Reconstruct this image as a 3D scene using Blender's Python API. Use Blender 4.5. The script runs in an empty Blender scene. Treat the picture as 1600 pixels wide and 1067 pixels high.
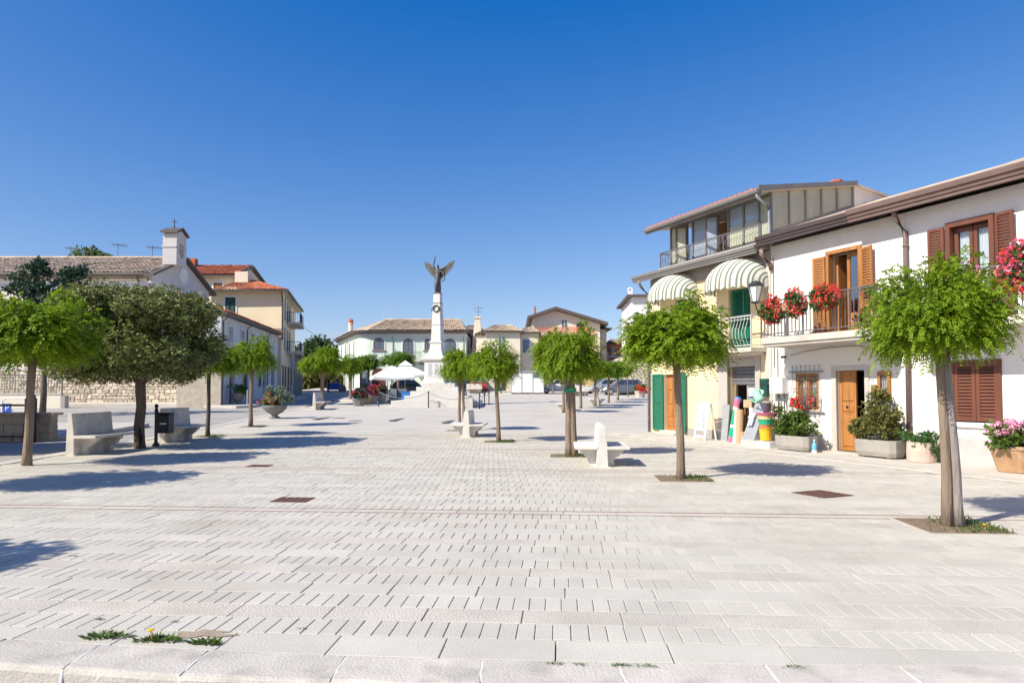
import bpy, math, random
import numpy as np
from mathutils import Vector, Matrix, Quaternion
R = random.Random(7)
rng = np.random.default_rng(11)
SC = bpy.context.scene
COL = SC.collection
rad = math.radians

# ---------------------------------------------------------------- camera, sky, sun, exposure
F_PX, EYE, PITCH = 1080.0, 1.55, rad(2)
HOR = 611.0
cam = bpy.data.cameras.new('camera')
camo = bpy.data.objects.new('camera', cam)
COL.objects.link(camo)
camo.location = (0, 0, EYE)
camo.rotation_euler = (rad(90) + PITCH, 0, 0)
cam.sensor_width = 36
cam.lens = F_PX / 1600 * 36
cam.shift_y = ((HOR - 533.5) - F_PX * math.tan(PITCH)) / 1600
cam.clip_end = 2000
cam.clip_start = .05
SC.camera = camo

SUN_TO = Vector((-.95, -.60, 1.0)).normalized()
world = bpy.data.worlds.new('World')
SC.world = world
world.use_nodes = True
wn = world.node_tree.nodes
wn.clear()
hsv = wn.new('ShaderNodeVectorMath'); hsv.operation = 'MULTIPLY_ADD'      # colour balance of the whole sky: deeper blue overhead
hsv.inputs[1].default_value = (1.37, 1.02, .70)
hsv.inputs[2].default_value = (-.104 / .115, -.05 / .115, .155 / .115)
hmx = wn.new('ShaderNodeVectorMath'); hmx.operation = 'MAXIMUM'; hmx.inputs[1].default_value = (.02, .02, .02)
sky = wn.new('ShaderNodeTexSky')
sky.sky_type = 'NISHITA'
sky.sun_disc = False
sky.sun_elevation = math.asin(SUN_TO.z)
sky.sun_rotation = math.atan2(SUN_TO.x, SUN_TO.y)
sky.altitude = 600
sky.air_density = 1.0
sky.dust_density = 1.0
sky.ozone_density = 6.0
bg = wn.new('ShaderNodeBackground')
bg.inputs['Strength'].default_value = .115
wo = wn.new('ShaderNodeOutputWorld')
world.node_tree.links.new(sky.outputs[0], hsv.inputs[0])
world.node_tree.links.new(hsv.outputs[0], hmx.inputs[0])
world.node_tree.links.new(hmx.outputs[0], bg.inputs[0])
world.node_tree.links.new(bg.outputs[0], wo.inputs[0])
sl = bpy.data.lights.new('sun', 'SUN')
sl.energy = 4.6
sl.angle = rad(.53)
sl.color = (1.0, .948, .83)
so = bpy.data.objects.new('sun', sl)
COL.objects.link(so)
so.rotation_euler = (-SUN_TO).to_track_quat('-Z', 'Y').to_euler()
so.location = (-40, -20, 50)
SC.view_settings.view_transform = 'Standard'
SC.view_settings.look = 'None'
SC.view_settings.gamma = 1
SC.view_settings.use_curve_mapping = False
SC.view_settings.exposure = .48

# ---------------------------------------------------------------- planning helpers (metres; the square rises gently northwards)
def g(Y):
    k = 4.0
    return .0265 * k * math.log1p(math.exp(min((Y - 23) / k, 60))) if Y < 200 else .0265 * (Y - 23)
def at(px, py, Y):                       # point at distance Y on the sight line through a photograph position
    a = (px - 800) / F_PX
    b = -(py - 533.5 - cam.shift_y * 1600) / F_PX
    d = (a, math.cos(PITCH) - b * math.sin(PITCH), math.sin(PITCH) + b * math.cos(PITCH))
    return Vector((d[0] / d[1] * Y, Y, EYE + d[2] / d[1] * Y))
FA = Vector((8.01, 17.81, 0)); FD = Vector((-.41036, .91192, 0)); FN = Vector((-.91192, -.41036, 0))
def FP(t, o, z):                         # street front of the houses on the right: t along, o outwards, z up
    return FA + FD * t + FN * o + Vector((0, 0, z))
def frame(pR, pL):                       # wall frame seen from outside, x from its right end to its left end, y outwards
    pR = Vector(pR); pL = Vector(pL)
    e = (pL - pR); e.z = 0; e.normalize()
    n = Vector((-e.y, e.x, 0))
    f = lambda x, y, z: Vector((pR.x, pR.y, 0)) + e * x + n * y + Vector((0, 0, z))
    return f
def world_f(x, y, z): return Vector((x, y, z))
PO = Vector((0, 4.03, 0)); PR = Vector((.9976, -.0692, 0)); PU = Vector((.0692, .9976, 0))

# ---------------------------------------------------------------- materials
MATS = {}
def mat(name, col, rough=.75, var=.12, scale=4.0, bump=0.0, bscale=60.0, col2=None, metal=0.0, fac=.5, island=0.0, objvar=0.0,
        stain=None, spec=.4, stretch=(1, 1, 1), trans=0.0, fine=0.0):
    if name in MATS: return MATS[name]
    m = bpy.data.materials.new(name); m.use_nodes = True
    nt = m.node_tree; N = nt.nodes; L = nt.links
    p = N['Principled BSDF']
    p.inputs['Roughness'].default_value = rough
    p.inputs['Metallic'].default_value = metal
    p.inputs['Specular IOR Level'].default_value = spec
    geo = N.new('ShaderNodeNewGeometry')
    mp = N.new('ShaderNodeMapping'); mp.inputs['Scale'].default_value = stretch
    L.new(geo.outputs['Position'], mp.inputs['Vector'])
    nz = N.new('ShaderNodeTexNoise'); nz.inputs['Scale'].default_value = scale; nz.inputs['Detail'].default_value = 6
    nz.inputs['Roughness'].default_value = .62
    L.new(mp.outputs[0], nz.inputs['Vector'])
    c2 = col2 if col2 else tuple(min(1, c * (1 + var)) for c in col)
    c1 = col if col2 else tuple(c * (1 - var) for c in col)
    rmp = N.new('ShaderNodeMapRange'); rmp.inputs[1].default_value = fac - .22; rmp.inputs[2].default_value = fac + .22
    L.new(nz.outputs['Fac'], rmp.inputs[0])
    mx = N.new('ShaderNodeMix'); mx.data_type = 'RGBA'
    mx.inputs[6].default_value = (*c1, 1); mx.inputs[7].default_value = (*c2, 1)
    L.new(rmp.outputs[0], mx.inputs[0])
    out = mx.outputs[2]
    def scale_by(out, sock, lo, hi):
        mr = N.new('ShaderNodeMapRange'); mr.inputs[3].default_value = lo; mr.inputs[4].default_value = hi
        L.new(sock, mr.inputs[0])
        mm = N.new('ShaderNodeMix'); mm.data_type = 'RGBA'; mm.blend_type = 'MULTIPLY'; mm.inputs[0].default_value = 1
        L.new(out, mm.inputs[6]); L.new(mr.outputs[0], mm.inputs[7])
        return mm.outputs[2]
    if island: out = scale_by(out, geo.outputs['Random Per Island'], 1 - island, 1 + island)
    if objvar:
        oi = N.new('ShaderNodeObjectInfo'); out = scale_by(out, oi.outputs['Random'], 1 - objvar, 1 + objvar)
    if fine:
        nf = N.new('ShaderNodeTexNoise'); nf.inputs['Scale'].default_value = 90; nf.inputs['Detail'].default_value = 3
        L.new(geo.outputs['Position'], nf.inputs['Vector'])
        out = scale_by(out, nf.outputs['Fac'], 1 - fine, 1 + fine)
    if stain:
        scol, samt, ssc = stain
        ns = N.new('ShaderNodeTexNoise'); ns.inputs['Scale'].default_value = ssc; ns.inputs['Detail'].default_value = 5
        ms = N.new('ShaderNodeMapping'); ms.inputs['Scale'].default_value = (1, 1, .3) if stretch != (1, 1, 1) else (1, 1, 1)
        L.new(geo.outputs['Position'], ms.inputs['Vector']); L.new(ms.outputs[0], ns.inputs['Vector'])
        mr = N.new('ShaderNodeMapRange'); mr.inputs[1].default_value = .52; mr.inputs[2].default_value = .75; mr.inputs[4].default_value = samt
        L.new(ns.outputs['Fac'], mr.inputs[0])
        mm = N.new('ShaderNodeMix'); mm.data_type = 'RGBA'; mm.inputs[7].default_value = (*scol, 1)
        L.new(mr.outputs[0], mm.inputs[0]); L.new(out, mm.inputs[6]); out = mm.outputs[2]
    L.new(out, p.inputs['Base Color'])
    if bump:
        nb = N.new('ShaderNodeTexNoise'); nb.inputs['Scale'].default_value = bscale; nb.inputs['Detail'].default_value = 4
        L.new(mp.outputs[0], nb.inputs['Vector'])
        bp = N.new('ShaderNodeBump'); bp.inputs['Strength'].default_value = bump; bp.inputs['Distance'].default_value = .02
        L.new(nb.outputs['Fac'], bp.inputs['Height']); L.new(bp.outputs[0], p.inputs['Normal'])
    if trans:
        tr = N.new('ShaderNodeBsdfTranslucent'); ms = N.new('ShaderNodeMixShader'); ms.inputs[0].default_value = trans
        hs = N.new('ShaderNodeHueSaturation'); hs.inputs['Value'].default_value = 1.5; hs.inputs['Hue'].default_value = .485
        L.new(out, hs.inputs['Color']); L.new(hs.outputs[0], tr.inputs['Color'])
        o = N['Material Output']
        L.new(p.outputs[0], ms.inputs[1]); L.new(tr.outputs[0], ms.inputs[2]); L.new(ms.outputs[0], o.inputs['Surface'])
    MATS[name] = m
    return m
def glassmat(name, tint, refl=.06, rough=.04):
    m = bpy.data.materials.new(name); m.use_nodes = True
    nt = m.node_tree; N = nt.nodes; L = nt.links; N.clear()
    o = N.new('ShaderNodeOutputMaterial'); t = N.new('ShaderNodeBsdfTransparent'); t.inputs[0].default_value = (*tint, 1)
    gl = N.new('ShaderNodeBsdfGlossy'); gl.inputs['Roughness'].default_value = rough; gl.inputs[0].default_value = (.95, .97, 1, 1)
    fr = N.new('ShaderNodeFresnel'); fr.inputs[0].default_value = 1.5
    ad = N.new('ShaderNodeMath'); ad.operation = 'ADD'; ad.inputs[1].default_value = refl
    mx = N.new('ShaderNodeMixShader')
    L.new(fr.outputs[0], ad.inputs[0]); L.new(ad.outputs[0], mx.inputs[0]); L.new(t.outputs[0], mx.inputs[1]); L.new(gl.outputs[0], mx.inputs[2])
    L.new(mx.outputs[0], o.inputs[0]); MATS[name] = m
    return m
plaster_st = dict(stretch=(1, 1, .25))
mat('paver', (.53, .495, .422), .8, .10, 1.3, .3, 70, objvar=.06, fine=.16, stain=((.38, .32, .25), .55, .45))
mat('paver_rough', (.53, .483, .412), .9, .13, 2.0, .55, 60, objvar=.05, fine=.26, stain=((.38, .31, .235), .5, .6))
mat('paver_joined', (.53, .495, .422), .8, .10, 1.3, .3, 70, island=.06, fine=.16, stain=((.38, .32, .25), .55, .45))
mat('rough_joined', (.53, .483, .412), .9, .13, 2.0, .55, 60, island=.05, fine=.26, stain=((.38, .31, .235), .5, .6))
mat('mortar', (.41, .365, .30), .95, .3, 6)
mat('red_stone', (.34, .195, .165), .8, .2, 5)
mat('pale_stone', (.54, .495, .435), .8, .1, 2.5, .2, 60, objvar=.05, fine=.1, stain=((.34, .29, .23), .4, 1.2))
mat('kerb_stone', (.54, .495, .43), .85, .14, 3, .35, 50, objvar=.08, fine=.12, stain=((.22, .20, .16), .5, 3.5))
mat('white_mortar', (.72, .69, .64), .9, .1, 8)
mat('road', (.36, .335, .30), .9, .14, .6, .3, 60, fine=.12, stain=((.18, .17, .165), .35, .3))
mat('street', (.22, .21, .20), .9, .14, 1.2, .3, 60, fine=.12)
mat('earth', (.20, .16, .11), .95, .25, 2.0, .5, 20, stain=((.12, .14, .05), .6, 1.2))
mat('soil', (.22, .155, .10), .95, .3, 8, .7, 40)
mat('sand', (.36, .285, .21), .95, .2, 6, .4, 60)
mat('hill', (.44, .385, .29), .95, .2, .25, .4, 10, stain=((.22, .23, .10), .8, .18))
mat('white_wall', (.75, .715, .65), .85, .05, 1.2, .15, 120, fine=.03, stain=((.56, .50, .42), .45, 1.2), **plaster_st)
mat('bright_wall', (.79, .76, .735), .85, .04, 1.2, .15, 120, fine=.03, stain=((.62, .56, .52), .35, 1.2), **plaster_st)
mat('yellow_wall', (.77, .615, .375), .85, .06, 1.2, .12, 120, stain=((.62, .50, .34), .25, 1.3), **plaster_st)
mat('roughcast', (.52, .50, .485), .95, .12, 3, 1.0, 55)
mat('grey_plinth', (.36, .33, .31), .95, .12, 3, .8, 55)
mat('grey_band', (.32, .28, .25), .85, .12, 3)
mat('pillar_grey', (.46, .42, .38), .85, .08, 3, .2)
mat('soffit', (.60, .53, .44), .85, .08, 2)
mat('gutter_dark', (.080, .058, .055), .45, .12, 3)
mat('gutter_brown', (.175, .115, .10), .45, .12, 3)
mat('gutter_grey', (.20, .185, .175), .45, .12, 3)
mat('pipe_brown', (.20, .135, .12), .5, .12, 3)
mat('wood_orange', (.40, .17, .05), .5, .3, 7, .2, 30, stretch=(1, 1, .12))
mat('wood_frame', (.36, .16, .05), .5, .22, 7, .2, 30, stretch=(1, 1, .15))
mat('wood_brown', (.155, .055, .032), .5, .15, 5, stretch=(1, 1, .2))
mat('wood_post', (.30, .19, .10), .7, .2, 5, stretch=(1, 1, .2))
mat('green_paint', (.012, .17, .105), .45, .1, 4)
mat('dark_green', (.012, .07, .055), .4, .1, 4)
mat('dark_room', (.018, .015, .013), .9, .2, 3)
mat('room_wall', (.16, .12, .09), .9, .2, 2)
mat('iron_grey', (.17, .16, .165), .5, .12, 6, metal=.3)
mat('iron_black', (.025, .026, .03), .5, .15, 6)
mat('iron_light', (.55, .53, .50), .5, .1, 6)
mat('bronze', (.105, .096, .085), .55, .45, 7, .4, 40, metal=.2)
mat('brass', (.42, .30, .07), .35, .15, 8, metal=.6)
mat('steel', (.50, .52, .54), .35, .08, 4, metal=.5)
mat('zinc', (.42, .44, .46), .4, .1, 4, metal=.3)
mat('shutter_metal', (.17, .17, .18), .5, .1, 5, metal=.2)
mat('white_paint', (.80, .79, .77), .55, .03, 4)
mat('white_cloth', (.82, .82, .82), .85, .03, 3, trans=.18)
mat('curtain', (.78, .79, .80), .9, .06, 20, stretch=(6, 6, .3))
mat('terracotta', (.42, .25, .135), .85, .18, 6, .3, 40, stain=((.52, .43, .33), .5, 3))
mat('barrel_pot', (.58, .44, .36), .85, .12, 6, .2, 40)
mat('concrete', (.40, .37, .33), .95, .15, 5, 1.2, 60, fine=.35)
mat('grey_pot', (.19, .185, .175), .7, .15, 5, .2)
mat('grey_screen', (.20, .225, .24), .6, .1, 3)
mat('bark_pale', (.30, .225, .165), .95, .4, 14, 1.6, 30, col2=(.17, .12, .085), stretch=(1, 1, .12), fine=.2)
mat('bark_dark', (.12, .095, .07), .95, .3, 6, 1.2, 18, stretch=(1, 1, .18))
mat('stake', (.34, .30, .265), .95, .4, 16, 1.6, 30, col2=(.20, .17, .15), stretch=(1, 1, .10), fine=.2)
mat('tie_green', (.02, .25, .13), .6, .1, 5)
mat('leaf_acacia', (.110, .205, .008), .55, .3, 3, col2=(.245, .345, .016), island=.3, trans=.36, spec=.25)
mat('leaf_acacia_dark', (.070, .165, .010), .55, .3, 3, col2=(.155, .265, .018), island=.3, trans=.32, spec=.25)
mat('leaf_oak', (.105, .135, .030), .5, .3, 3, col2=(.275, .290, .085), island=.42, trans=.12, spec=.45)
mat('leaf_maple', (.020, .055, .028), .5, .3, 3, col2=(.050, .095, .050), island=.4, trans=.15)
mat('leaf_shrub', (.050, .105, .014), .5, .3, 6, col2=(.125, .185, .028), island=.35, trans=.25)
mat('leaf_olive', (.085, .10, .022), .5, .3, 6, col2=(.17, .165, .04), island=.4, trans=.2)
mat('leaf_green', (.035, .10, .022), .5, .3, 6, col2=(.07, .15, .035), island=.35, trans=.25)
mat('leaf_grey', (.13, .18, .11), .5, .3, 6, col2=(.20, .25, .16), island=.35, trans=.2)
mat('leaf_far', (.025, .06, .015), .6, .3, .4, col2=(.06, .11, .03), island=.35, trans=.2)
mat('grass', (.045, .10, .015), .7, .3, 4, col2=(.10, .15, .03), island=.4, trans=.25)
mat('dry_grass', (.20, .19, .07), .7, .3, 4, col2=(.30, .27, .12), island=.4, trans=.2)
mat('petal_red', (.70, .050, .030), .6, .2, 9, island=.3, trans=.2)
mat('petal_rose', (.66, .055, .15), .6, .2, 9, island=.3, trans=.2)
mat('petal_pink', (.70, .24, .42), .6, .2, 9, island=.25, trans=.2)
mat('petal_pale', (.74, .44, .52), .6, .2, 9, island=.25, trans=.2)
mat('petal_orange', (.66, .20, .03), .6, .2, 9, island=.25, trans=.2)
mat('petal_yellow', (.80, .55, .02), .6, .1, 9, trans=.2)
mat('petal_white', (.78, .76, .72), .6, .1, 9, trans=.2)
mat('tile_old', (.55, .41, .285), .9, .3, .9, .2, 20, island=.3, stain=((.34, .29, .22), .5, .5))
mat('tile_grey', (.42, .32, .24), .9, .3, .9, .2, 20, island=.3, stain=((.20, .18, .14), .6, .4))
mat('tile_red', (.46, .135, .06), .85, .2, .9, .2, 20, island=.22)
mat('eave_dark', (.115, .092, .078), .6, .15, 2)
mat('church_wall', (.72, .66, .54), .9, .08, .5, .2, 20, stain=((.50, .42, .31), .35, .5))
mat('church_gable', (.58, .55, .53), .9, .06, .6, .2, 20)
mat('stone_rubble', (.50, .43, .33), .95, .3, 1.8, 1.2, 5, fine=.2)
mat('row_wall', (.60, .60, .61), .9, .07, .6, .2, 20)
mat('mint_wall', (.68, .78, .665), .9, .04, .4, .1, 20)
mat('trim_white', (.78, .76, .72), .85, .04, 1)
mat('cream_wall', (.82, .71, .49), .9, .06, .4, .1, 20)
mat('beige_wall', (.76, .67, .52), .9, .07, .4, .1, 20)
mat('pinkbeige_wall', (.80, .70, .58), .9, .06, .4, .1, 20)
mat('orange_wall', (.62, .20, .10), .9, .08, .4)
mat('ochre_wall', (.60, .44, .18), .9, .08, .4)
mat('old_stone', (.38, .31, .23), .95, .25, 1.2, .6, 8)
mat('marble', (.63, .60, .545), .6, .08, .7, .15, 20, fine=.04, stain=((.42, .38, .31), .5, .9))
mat('marble_panel', (.60, .60, .60), .4, .06, 2)
mat('car_white', (.74, .75, .76), .3, .02, 2)
mat('car_silver', (.50, .52, .54), .3, .02, 2, metal=.4)
mat('car_grey', (.17, .18, .21), .3, .03, 2, metal=.4)
mat('car_red', (.36, .02, .02), .3, .05, 2)
mat('car_dark', (.02, .03, .04), .3, .05, 2)
mat('rubber', (.02, .02, .02), .8, .1, 8)
mat('rim', (.45, .46, .48), .35, .05, 8, metal=.6)
mat('lamp_glass', (.75, .76, .76), .3, .02, 8)
mat('win_dark', (.035, .045, .06), .12, .2, 1.5, spec=.8)
mat('win_blue', (.10, .14, .20), .12, .2, 1.5, spec=.8)
mat('wood_red', (.22, .085, .035), .6, .2, 5)
mat('sign_blue', (.02, .08, .42), .4, .05, 5)
mat('rust_iron', (.14, .070, .050), .8, .25, 9, .6, 60)
mat('skin', (.45, .28, .20), .6, .08, 9)
mat('cloth_dark', (.022, .024, .035), .9, .2, 9)
mat('cloth_blue', (.03, .06, .16), .9, .2, 9)
mat('tarp_blue', (.02, .08, .38), .5, .15, 4)
mat('plastic_blue', (.04, .20, .55), .4, .08, 4)
mat('plastic_mint', (.30, .66, .47), .4, .05, 4)
mat('plastic_yellow', (.80, .46, .02), .4, .05, 4)
mat('plastic_green', (.02, .38, .20), .4, .05, 4)
mat('plastic_pink', (.72, .16, .30), .4, .08, 4)
mat('plastic_orange', (.60, .20, .07), .5, .08, 4)
mat('plastic_peach', (.78, .50, .28), .5, .05, 4)
mat('cardboard', (.50, .35, .22), .85, .1, 6, stretch=(1, 1, .2))
mat('paper_print', (.70, .73, .78), .7, .12, 9, col2=(.20, .32, .55))
mat('red_paint', (.42, .015, .02), .5, .1, 5)
mat('bottle_blue', (.16, .42, .72), .25, .05, 5)
mat('dirty_polycarb', (.62, .63, .52), .35, .12, 3, trans=.45, stain=((.62, .62, .52), .5, 2), **plaster_st)
mat('blue_pane', (.30, .36, .43), .12, .18, 1.2, spec=.7)
mat('awning_white', (.74, .72, .66), .85, .03, 5, trans=.2)
mat('awning_stripe', (.21, .26, .185), .85, .06, 5, trans=.2)
glassmat('clear_glass', (.80, .85, .87))
m = glassmat('shop_glass', (.55, .58, .60), .04)

# ---------------------------------------------------------------- object helpers
ORG = {}
def tag(o, label=None, cat=None, group=None, kind=None):
    if label: o['label'] = label
    if cat: o['category'] = cat
    if group: o['group'] = group
    if kind: o['kind'] = kind
    return o
def thing(name, label, cat, loc=(0, 0, 0), group=None):
    o = bpy.data.objects.new(name, None); COL.objects.link(o)
    o.empty_display_size = .2
    o.location = loc; ORG[o.name] = Vector(loc)
    return tag(o, label, cat, group)
def org(parent):
    if parent is None: return Vector((0, 0, 0))
    return ORG.get(parent.name, Vector((0, 0, 0)))
class MB:
    def __init__(s, f=world_f):
        s.v = []; s.f = []; s.mi = []; s.fn = f; s.m = 0
    def P(s, *p): s.v.append(tuple(s.fn(*p))); return len(s.v) - 1
    def face(s, idx): s.f.append(tuple(idx)); s.mi.append(s.m)
    def quad(s, a, b, c, d): s.face([s.P(*a), s.P(*b), s.P(*c), s.P(*d)])
    def poly(s, pts): s.face([s.P(*p) for p in pts])
    def box(s, x0, x1, y0, y1, z0, z1, skip=''):
        i = [s.P(x, y, z) for z in (z0, z1) for y in (y0, y1) for x in (x0, x1)]
        for k, q in dict(b=(0, 2, 3, 1), t=(4, 5, 7, 6), f=(0, 1, 5, 4), k=(2, 6, 7, 3), l=(0, 4, 6, 2), r=(1, 3, 7, 5)).items():
            if k not in skip: s.face([i[j] for j in q])
        return s
    def hexa(s, lo, hi):                  # two quads of four points each, bottom and top
        i = [s.P(*p) for p in list(lo) + list(hi)]
        for q in ((3, 2, 1, 0), (4, 5, 6, 7), (0, 1, 5, 4), (1, 2, 6, 5), (2, 3, 7, 6), (3, 0, 4, 7)): s.face([i[j] for j in q])
        return s
    def prism(s, poly, lo, hi, axis='y'): # polygon in the two other axes, extruded along axis
        def mk(a, b, h):
            return dict(x=(h, a, b), y=(a, h, b), z=(a, b, h))[axis]
        A = [s.P(*mk(a, b, lo)) for a, b in poly]; B = [s.P(*mk(a, b, hi)) for a, b in poly]
        s.face(A[::-1]); s.face(B); n = len(poly)
        for i in range(n): s.face([A[i], A[(i + 1) % n], B[(i + 1) % n], B[i]])
        return s
    def ring(s, c, ax, r, n, ref=None):
        ax = Vector(ax).normalized(); ref = Vector((0, 0, 1)) if abs(ax.z) < .9 else Vector((1, 0, 0))
        u = ax.cross(ref).normalized(); w = ax.cross(u)
        return [s.P(*(Vector(c) + u * math.cos(2 * math.pi * k / n) * r + w * math.sin(2 * math.pi * k / n) * r)) for k in range(n)]
    def tube(s, pts, rs, n=6, cap=True):
        pts = [Vector(p) for p in pts]
        if not isinstance(rs, (list, tuple)): rs = [rs] * len(pts)
        prev = None; rings = []
        for i, p in enumerate(pts):
            d = (pts[min(i + 1, len(pts) - 1)] - pts[max(i - 1, 0)])
            rings.append(s.ring(p, d, rs[i], n))
        for a, b in zip(rings, rings[1:]):
            # match ring phase
            best = min(range(n), key=lambda k: (Vector(s.v[b[k]]) - Vector(s.v[a[0]])).length)
            b[:] = b[best:] + b[:best]
            for k in range(n): s.face([a[k], a[(k + 1) % n], b[(k + 1) % n], b[k]])
        if cap: s.face(rings[0][::-1]); s.face(rings[-1])
        return s
    def lathe(s, prof, n=16, c=(0, 0, 0), sq=False):
        rings = []
        for r, z in prof:
            rings.append([s.P(c[0] + r * math.cos(2 * math.pi * (k + .5) / n), c[1] + r * math.sin(2 * math.pi * (k + .5) / n), c[2] + z) for k in range(n)])
        for a, b in zip(rings, rings[1:]):
            for k in range(n): s.face([a[k], a[(k + 1) % n], b[(k + 1) % n], b[k]])
        if prof[0][0] > 0: s.face(rings[0][::-1])
        if prof[-1][0] > 0: s.face(rings[-1])
        return s
    def loft(s, rings, cap=True):
        R_ = [[s.P(*p) for p in r] for r in rings]; n = len(R_[0])
        for a, b in zip(R_, R_[1:]):
            for k in range(n): s.face([a[k], a[(k + 1) % n], b[(k + 1) % n], b[k]])
        if cap: s.face(R_[0][::-1]); s.face(R_[-1])
        return s
    def wall(s, x0, x1, z0, z1, ops=(), depth=.15, y=0.0):
        xs = sorted({x0, x1, *[v for o in ops for v in o[:2] if x0 < v < x1]}); zs = sorted({z0, z1, *[v for o in ops for v in o[2:4] if z0 < v < z1]})
        for xa, xb in zip(xs, xs[1:]):
            for za, zb in zip(zs, zs[1:]):
                cx, cz = (xa + xb) / 2, (za + zb) / 2
                if any(o[0] < cx < o[1] and o[2] < cz < o[3] for o in ops): continue
                s.quad((xa, y, za), (xb, y, za), (xb, y, zb), (xa, y, zb))
        for xa, xb, za, zb in [o[:4] for o in ops]:
            d = y - depth
            s.quad((xa, y, za), (xa, d, za), (xa, d, zb), (xa, y, zb)); s.quad((xb, y, za), (xb, y, zb), (xb, d, zb), (xb, d, za))
            s.quad((xa, y, zb), (xa, d, zb), (xb, d, zb), (xb, y, zb)); s.quad((xa, y, za), (xb, y, za), (xb, d, za), (xa, d, za))
        return s
    def mesh(s, name, mats, off=Vector((0, 0, 0)), smooth=False):
        me = bpy.data.meshes.new(name)
        me.from_pydata([(a - off.x, b - off.y, c - off.z) for a, b, c in s.v], [], s.f)
        for m_ in (mats if isinstance(mats, (list, tuple)) else [mats]): me.materials.append(MATS[m_] if isinstance(m_, str) else m_)
        if len(set(s.mi)) > 1 or (s.mi and s.mi[0]): me.polygons.foreach_set('material_index', s.mi)
        if smooth: me.polygons.foreach_set('use_smooth', [True] * len(s.f))
        me.update()
        return me
    def build(s, name, mats, parent=None, smooth=False, bevel=0.0, kind=None, label=None):
        o = bpy.data.objects.new(name, s.mesh(name, mats, org(parent), smooth)); COL.objects.link(o)
        if parent is not None: o.parent = parent; ORG[o.name] = org(parent)
        if bevel:
            b = o.modifiers.new('bevel', 'BEVEL'); b.width = bevel; b.segments = 2; b.limit_method = 'ANGLE'; b.angle_limit = rad(35)
        if kind: o['kind'] = kind
        if label: o['label'] = label
        return o
def inst(mesh, name, parent, loc=(0, 0, 0), rot=(0, 0, 0), scale=(1, 1, 1)):
    o = bpy.data.objects.new(name, mesh); COL.objects.link(o)
    o.parent = parent; o.location = Vector(loc) - org(parent); o.rotation_euler = rot; o.scale = scale
    return o
def children(o): return list(o.children)
def copy_tree(o, parent=None):
    c = o.copy(); COL.objects.link(c); c.parent = parent
    for ch in children(o): copy_tree(ch, c)
    return c
def npmesh(name, V, nper, mats, mi=None):
    me = bpy.data.meshes.new(name); n = len(V) // nper
    me.vertices.add(len(V)); me.vertices.foreach_set('co', np.ascontiguousarray(V, dtype=np.float32).ravel())
    me.loops.add(len(V)); me.loops.foreach_set('vertex_index', np.arange(len(V), dtype=np.int32))
    me.polygons.add(n); me.polygons.foreach_set('loop_start', np.arange(0, len(V), nper, dtype=np.int32))
    try: me.polygons.foreach_set('loop_total', np.full(n, nper, dtype=np.int32))
    except Exception: pass
    for m_ in (mats if isinstance(mats, (list, tuple)) else [mats]): me.materials.append(MATS[m_])
    if mi is not None: me.polygons.foreach_set('material_index', np.asarray(mi, dtype=np.int32))
    me.update(calc_edges=True); me.validate()
    return me
def npobj(name, me, parent=None, loc=(0, 0, 0), scale=(1, 1, 1), rz=0):
    o = bpy.data.objects.new(name, me); COL.objects.link(o)
    if parent is not None: o.parent = parent
    o.location = loc; o.scale = scale; o.rotation_euler = (0, 0, rz)
    return o
nrm = lambda a: a / np.maximum(np.linalg.norm(a, axis=-1, keepdims=True), 1e-6)
def rdir(n): return nrm(rng.normal(size=(n, 3)))
def diamonds(P, A, B): return np.stack([P, P + .42 * A + B, P + A, P + .42 * A - B], 1).reshape(-1, 3)
def fronds(S, D, L, k, ll, lw, droop):
    n = len(S); out = []
    D = nrm(D); up = np.array([0, 0, 1.0]) + rng.normal(size=(n, 3)) * .35
    side = nrm(np.cross(D, up))
    for i in range(k):
        s = .12 + .88 * i / (k - 1)
        pos = S + D * (L * s)[:, None]; pos[:, 2] -= droop * (L * s * s)
        tan = D.copy(); tan[:, 2] -= 2 * droop * s; tan = nrm(tan)
        nr = nrm(np.cross(side, tan))
        for sg in (-1, 1):
            A = nrm(side * sg * .85 + tan * .5 + rng.normal(size=(n, 3)) * .16 - np.array([0, 0, .18])) * (ll * (1 - .35 * abs(s - .5)) * rng.uniform(.8, 1.15, n))[:, None]
            B = nrm(np.cross(A, nr + rng.normal(size=(n, 3)) * .3)) * lw * .5
            out.append(diamonds(pos, A, B))
    return np.concatenate(out)
def crown_points(n, rx, rz, nclump, lump, seed, flat=.35, inner=.5):
    r = np.random.default_rng(seed)
    d = nrm(r.normal(size=(nclump, 3)) * np.array([1, 1, .8])); d[:, 2] = np.where(d[:, 2] < -flat, -flat * r.random(nclump), d[:, 2])
    cr = r.uniform(inner, .86, nclump)[:, None]
    ni = max(3, nclump // 5); cr[:ni, 0] = r.uniform(.1, .55, ni); d[:ni, 2] = -np.abs(d[:ni, 2]) * .9
    C = np.sign(d) * np.abs(d) ** .84 * cr
    w = r.uniform(.6, 1.4, nclump); idx = r.choice(nclump, n, p=w / w.sum())
    sz = r.uniform(.7, 1.3, nclump)[idx][:, None] * lump
    P = C[idx] + nrm(r.normal(size=(n, 3))) * sz * (r.random((n, 1)) ** .45)
    return P * np.array([rx, rx, rz]), nrm(P - np.array([0, 0, -.25])), r
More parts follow.
